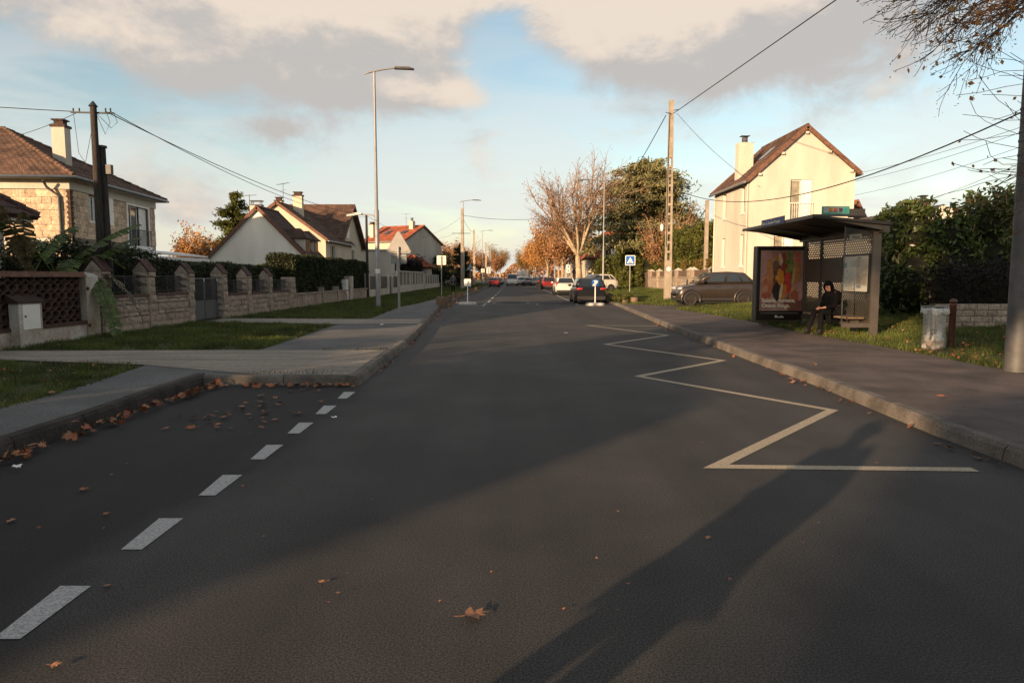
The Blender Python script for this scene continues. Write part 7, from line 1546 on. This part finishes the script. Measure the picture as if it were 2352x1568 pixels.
for i, (px, py, w, h, lab) in enumerate([(1401, 688, 16, 17, 'dark block right behind the black hatchback'), (1418, 692, 22, 14, 'second rough block among the weeds on the right'), (1435, 697, 12, 10, 'small broken block in the weeds on the right'), (1457, 696, 18, 16, 'squat pale block at the foot of the hump sign')]):
    p = gp(px, py, .12); s_ = p.y/FPX; log(p.x, p.y, w*s_/2, h*s_*.9, lab, 'rough blocks on the right kerb', 30+i)

# ------------------------------------------------------------------ fallen leaves and litter
ML = [mat('dry_leaf_%s' % n, c_, rough=.75, var=.35, scale=40, rnd=.3) for n, c_ in (('rust', (.30, .105, .045)), ('tan', (.33, .155, .08)), ('brown', (.17, .07, .04)))]
def leaf_mesh(seed, m_):
    rr = random.Random(seed); lob = [(0, .0), (22, .30), (35, .62), (52, .42), (70, .78), (85, .55), (90, 1.0), (95, .55), (110, .78), (128, .42), (145, .62), (158, .30), (180, .0)]
    pts = []
    for a, r_ in lob: q = R(a+rr.uniform(-4, 4)); r_ *= rr.uniform(.85, 1.12); pts.append((r_*math.cos(q)*.85, r_*math.sin(q)-.25))
    cu, cv, tw = rr.uniform(.05, .45), rr.uniform(-.1, .35), rr.uniform(-.2, .2); f = lambda x, y: cu*x*x+cv*(y-.2)**2+tw*x*y+.03*math.sin(9*x+5*y)
    V = [(0, .1, f(0, .1)+.02)]+[(x, y, f(x, y)+.02) for x, y in pts]; n = len(pts); b = MB(); b.add(V, [(0, i, i+1) for i in range(1, n)]+[(0, n, 1)])
    b.tube([(0, -.25, f(0, -.25)+.02), (.04, -.42, .05), (.02+rr.uniform(-.1, .1), -.62, .04)], [.018, .014, .012], 4, False); return b.mesh('fallen_leaf', m_)
LCOL = ('rust', 'tan', 'dark brown'); LM = [leaf_mesh(i, ML[i % 3]) for i in range(9)]; LC = [0]; SPILL = []
def leaf(x, y, z, s_, label, grp, tilt=.35, m_=None, rot=None):
    rx, ry, rz_ = random.gauss(0, tilt), random.gauss(0, tilt), random.uniform(0, 6.283) if rot is None else rot
    M_ = Matrix.Translation((x, y, z+.012+abs(tilt)*s_*.3)) @ Matrix.Rotation(rz_, 4, 'Z') @ Matrix.Rotation(rx, 4, 'X') @ Matrix.Rotation(ry, 4, 'Y') @ Matrix.Scale(s_, 4)
    LC[0] += label != 'x'
    if LC[0] > 297 or label == 'x': SPILL.append((random.choice(LM), M_)); return
    me = m_ or random.choice(LM); k = LCOL[LM.index(me) % 3]; zn = lambda a, b_: 'near end' if y < a else ('middle' if y < b_ else 'far end')
    if grp == 'leaves drifted along the bay kerb': label = '%s plane leaf in the %s of the drift along the bay kerb' % (k, zn(7, 8.6))
    elif grp == 'leaves under the cross kerb': label = '%s leaf under the cross kerb, %s' % (k, 'at its left corner' if x < -3.7 else ('along its middle' if x < -2.9 else 'at the end by the road'))
    elif grp == 'leaves scattered in the parking bay': label = '%s leaf in the loose patch in the parking bay, %s' % (k, 'nearer the camera' if y < 7.5 else ('towards the last dashes' if y > 8.5 else 'in its middle'))
    elif grp == 'leaves in the right gutter': label = '%s leaf in the right gutter, %s' % (k, 'before the zigzag corner' if y < 9.9 else ('beside the bus shelter' if y > 13 else 'between zigzag corner and shelter'))
    o = link('fallen_leaf', me, None, False, M_); tag(o, label, 'leaf', grp)
for px, py, s_, lab, k in ((1085, 1420, .135, 'single tan leaf with a long stem lying in the middle foreground of the road', 4), (1625, 1238, .045, 'small leaf alone on the right of the foreground road', 1), (248, 1349, .05, 'small oval leaf right of the nearest white dash', 1), (190, 1128, .085, 'curled rust leaf clump alone in the middle of the parking bay', 0), (242, 1184, .05, 'small leaf below the curled clump in the parking bay', 0), (25, 1200, .075, 'flat leaf at the left frame edge in the parking bay', 1), (740, 1340, .04, 'small pale leaf on the sunlit strip of the road', 1), (125, 1533, .05, 'faint leaf at the bottom left corner', 1), (2163, 912, .10, 'leaf lying on the right pavement near the kerb', 0), (2245, 1055, .09, 'leaf in the right gutter above the zigzag end', 0), (2155, 1022, .07, 'lone leaf on the road near the right kerb', 0), (170, 972, .10, 'leaf on top of the left kerb edge', 0), (120, 903, .12, 'tan leaf on the nearest left grass', 1)):
    z = .14 if (px > 2100 and py < 1000) or (px == 170) or px == 120 else 0.0; p = gp(px, py, z); leaf(p.x, p.y, z, s_, lab, None, .12, LM[k], rot=-1.1 if px == 1085 else None)
g1 = ('dry rust leaf in the drift along the left kerb of the parking bay', 'leaves drifted along the bay kerb')
rl = random.Random(5)
for i in range(136):
    y = 5.3+4.2*rl.random(); y = y if rl.random() < .7 else 8.2+1.2*rl.random(); k_ = rl.gauss(0, .06); leaf(-4.12+abs(k_)+rl.uniform(0, .06), y, .02 if rl.random() < .6 else .05, rl.uniform(.075, .125), None, g1[1], .45)
for i in range(46): leaf(-4.15+1.9*rl.random()**(1.3 if i % 2 else .5), 9.50-abs(rl.gauss(0, .09)), .01, rl.uniform(.07, .12), 'dry leaf under the cross kerb at the end of the parking bay', 'leaves under the cross kerb', .4)
for i in range(44):
    c_ = rl.choice(((-3.0, 7.9), (-2.85, 8.4), (-3.1, 7.0), (-2.9, 7.4), (-2.5, 9.1))); leaf(c_[0]+rl.gauss(0, .28), c_[1]+rl.gauss(0, .22), 0.005, rl.uniform(.06, .125), 'dry leaf in the loose patch in the middle of the parking bay', 'leaves scattered in the parking bay', .2)
for i in range(56):
    y = rl.choice((8.1, 9.4, 10.6, 13.5, 14.8, 16.6, 19, 21.5, 5.9))+rl.gauss(0, .35); leaf(kx(y)-.06-abs(rl.gauss(0, .10)), y, 0.005, rl.uniform(.06, .11), 'rust leaf in the gutter along the right kerb', 'leaves in the right gutter', .35)
for i in range(220): y = 23+rl.random()*24; leaf(kx(y, KL)+.05+abs(rl.gauss(0, .18)), y, .005, rl.uniform(.06, .10), 'x', 'x', .4)
for i in range(60): y = 10+rl.random()*13; leaf(kx(y, KL)+.04+abs(rl.gauss(0, .05)), y, .005, rl.uniform(.05, .08), 'x', 'x', .4)
for i in range(150): leaf(rl.uniform(-4.0, 3.8), 3+rl.random()**1.5*20, .003, rl.uniform(.012, .035), 'x', 'x', .2)
for i in range(260): leaf(rl.uniform(-9.6, -5.5), rl.choice((rl.uniform(8, 11), rl.uniform(13.4, 21), rl.uniform(23.5, 45))), .16, rl.uniform(.04, .075), 'x', 'x', .5)
for i in range(380): x = rl.uniform(7.3, 12.5); y = 9.5+rl.random()*(10 if i % 3 else 22); leaf(x, y, zr(x)+.05, rl.uniform(.045, .08), 'x', 'x', .5)
for i in range(170): leaf(rl.uniform(7.3, 10.5), 9.5+rl.random()*3.5, .17, rl.uniform(.05, .09), 'x', 'x', .5)
for i in range(60): leaf(rl.uniform(4.4, 7.3), rl.uniform(5, 24), .13, rl.uniform(.025, .06), 'x', 'x', .25)
V, Q = [], []
for me, M_ in SPILL:
    n = len(V); V += [tuple(M_ @ v.co) for v in me.vertices]; Q += [tuple(i+n for i in p.vertices) for p in me.polygons]
me = bpy.data.meshes.new('leaf_litter'); me.from_pydata(V, [], Q); me.materials.append(ML[0]); me.materials.append(ML[1]); me.materials.append(ML[2])
me.polygons.foreach_set('material_index', [(i//20) % 3 for i in range(len(Q))]); o = link('leaf_litter', me); o['kind'] = 'stuff'; tag(o, 'thin scatter of small dry leaves over verges, gutters and road', 'leaf litter')
def scrap(px, py, s_, label, seed, z=0.0):
    p = gp(px, py, z); rr = random.Random(seed); bm = bmesh.new(); bmesh.ops.create_grid(bm, x_segments=4, y_segments=3, size=.5)
    for v in bm.verts: v.co = Vector((v.co.x*s_*1.4+rr.uniform(-.15, .15)*s_, v.co.y*s_+rr.uniform(-.15, .15)*s_, rr.uniform(.02, .45)*s_))
    me = bpy.data.meshes.new('paper_scrap'); bm.to_mesh(me); bm.free(); me.materials.append(M_WPAINT); o = link('paper_scrap', me, None, False, Matrix.Translation(p)); tag(o, label, 'litter')
scrap(768, 959, .045, 'crumpled white paper scrap beside the bay dashes', 1); scrap(38, 1073, .05, 'white paper scrap among leaves at the left kerb', 2, .03); scrap(878, 746, .07, 'white scrap on the left verge by the tall lamp', 3, .13); scrap(1300, 765, .06, 'tiny pale scrap in the middle of the road ahead', 4)
# patched tarmac and stains on the right pavement
# ------------------------------------------------------------------ houses and trees added out of view behind the camera to cast shade
def shade_house(label, c0, c1, t0, h_e, h_r, mw):  # unseen block, put in for the shade it throws on the street
    c_ = (c0+c1)/2; p = ct(c_, t0); t = thing('house', label, 'house', (p.x, p.y, 0), -SHADE_AZ, 'unseen houses added to cast shade')
    m = WM[t.name]; w = c1-c0; house(t, m @ Matrix.Translation((-w/2, -4, 0)), w, 7.5, h_e, h_e, h_r, w/2, mw, M_TILE, .1, .1, course=.5, colw=.5)
shade_house('low unseen house added behind the camera to darken the near road', -8.7, -3.35, -26, 5.5, 6.5, M_CREAM)
shade_house('second unseen house added behind the camera to shade the near right lane', -.62, 5.5, -27, 6.0, 7.6, M_REND)
shade_house('third unseen house added behind the camera to shade the left pavement', -15.2, -9.2, -24, 5.0, 5.7, M_CREAM)
shade_house('tall unseen house added further behind on the left for shade', 6, 14, -26, 6.0, 8.2, M_REND)
def shade_tree(label, c_, t_, h, seed, n, lm, trunk=.3, sz=.16, spread=1.0):  # unseen crown, placed and sized for the shade it casts
    p = ct(c_, t_); t = thing('unseen_shade_tree', label, 'tree', (p.x, p.y, 0), 0, 'unseen trees added to cast shade'); S = Skel(seed)
    S.grow((p.x, p.y, 0), (0, 0, 1), 1, .02, 0, [(3, 6, .5*spread, (1-trunk)/trunk*.62, .05, 0), (4, 4, .5, .5, .1, .03), (3, 4, .6, .6, .14, 0), (2, 0, 0, 0, .15, 0)])
    zm = max(q[1].z for q in S.segs); k = h/zm; o_ = Vector((p.x, p.y, 0)); f = lambda v: o_+(v-o_)*k     # scaled to its height
    S.segs = [(f(a), f(b_), r0*k*.5, r1*k*.5, l) for a, b_, r0, r1, l in S.segs]; S.tips = [f(v) for v in S.tips]
    S.build(t, 1, M_BARK, M_TWIG, minr=.012)
    if n: leaf_part(t, around(S.tips, n, .3), sz, lm)
shade_tree('leafy unseen tree added behind the camera to shade the bus shelter', -5.9, -26, 13.6, 201, 5500, M_LORA, .58, .22, .8)
shade_tree('second leafy unseen tree added behind the camera to shade the laurel hedge', -1.2, -31, 14.4, 202, 8000, M_LORA, .64, .24, .8)
shade_tree('third leafy unseen tree added behind the camera on the right for shade', 2.6, -31, 14.5, 203, 8000, M_LORA, .5, .24)
shade_tree('half bare unseen tree added behind the camera to dapple the bus stop marking', -7.0, -18, 8.8, 206, 480, M_LRUS, .56, .28)
shade_tree('bare unseen shrub added left of the camera to cast thin streaks across the road', -11.6, -4.5, 3.9, 207, 200, M_LRUS, .42, .13)  # unseen shrubs, put in for streaks of shade on the asphalt
shade_tree('second bare unseen shrub added left of the camera to cast thin streaks', -9.3, -5.5, 3.7, 208, 160, M_LRUS, .45, .12)
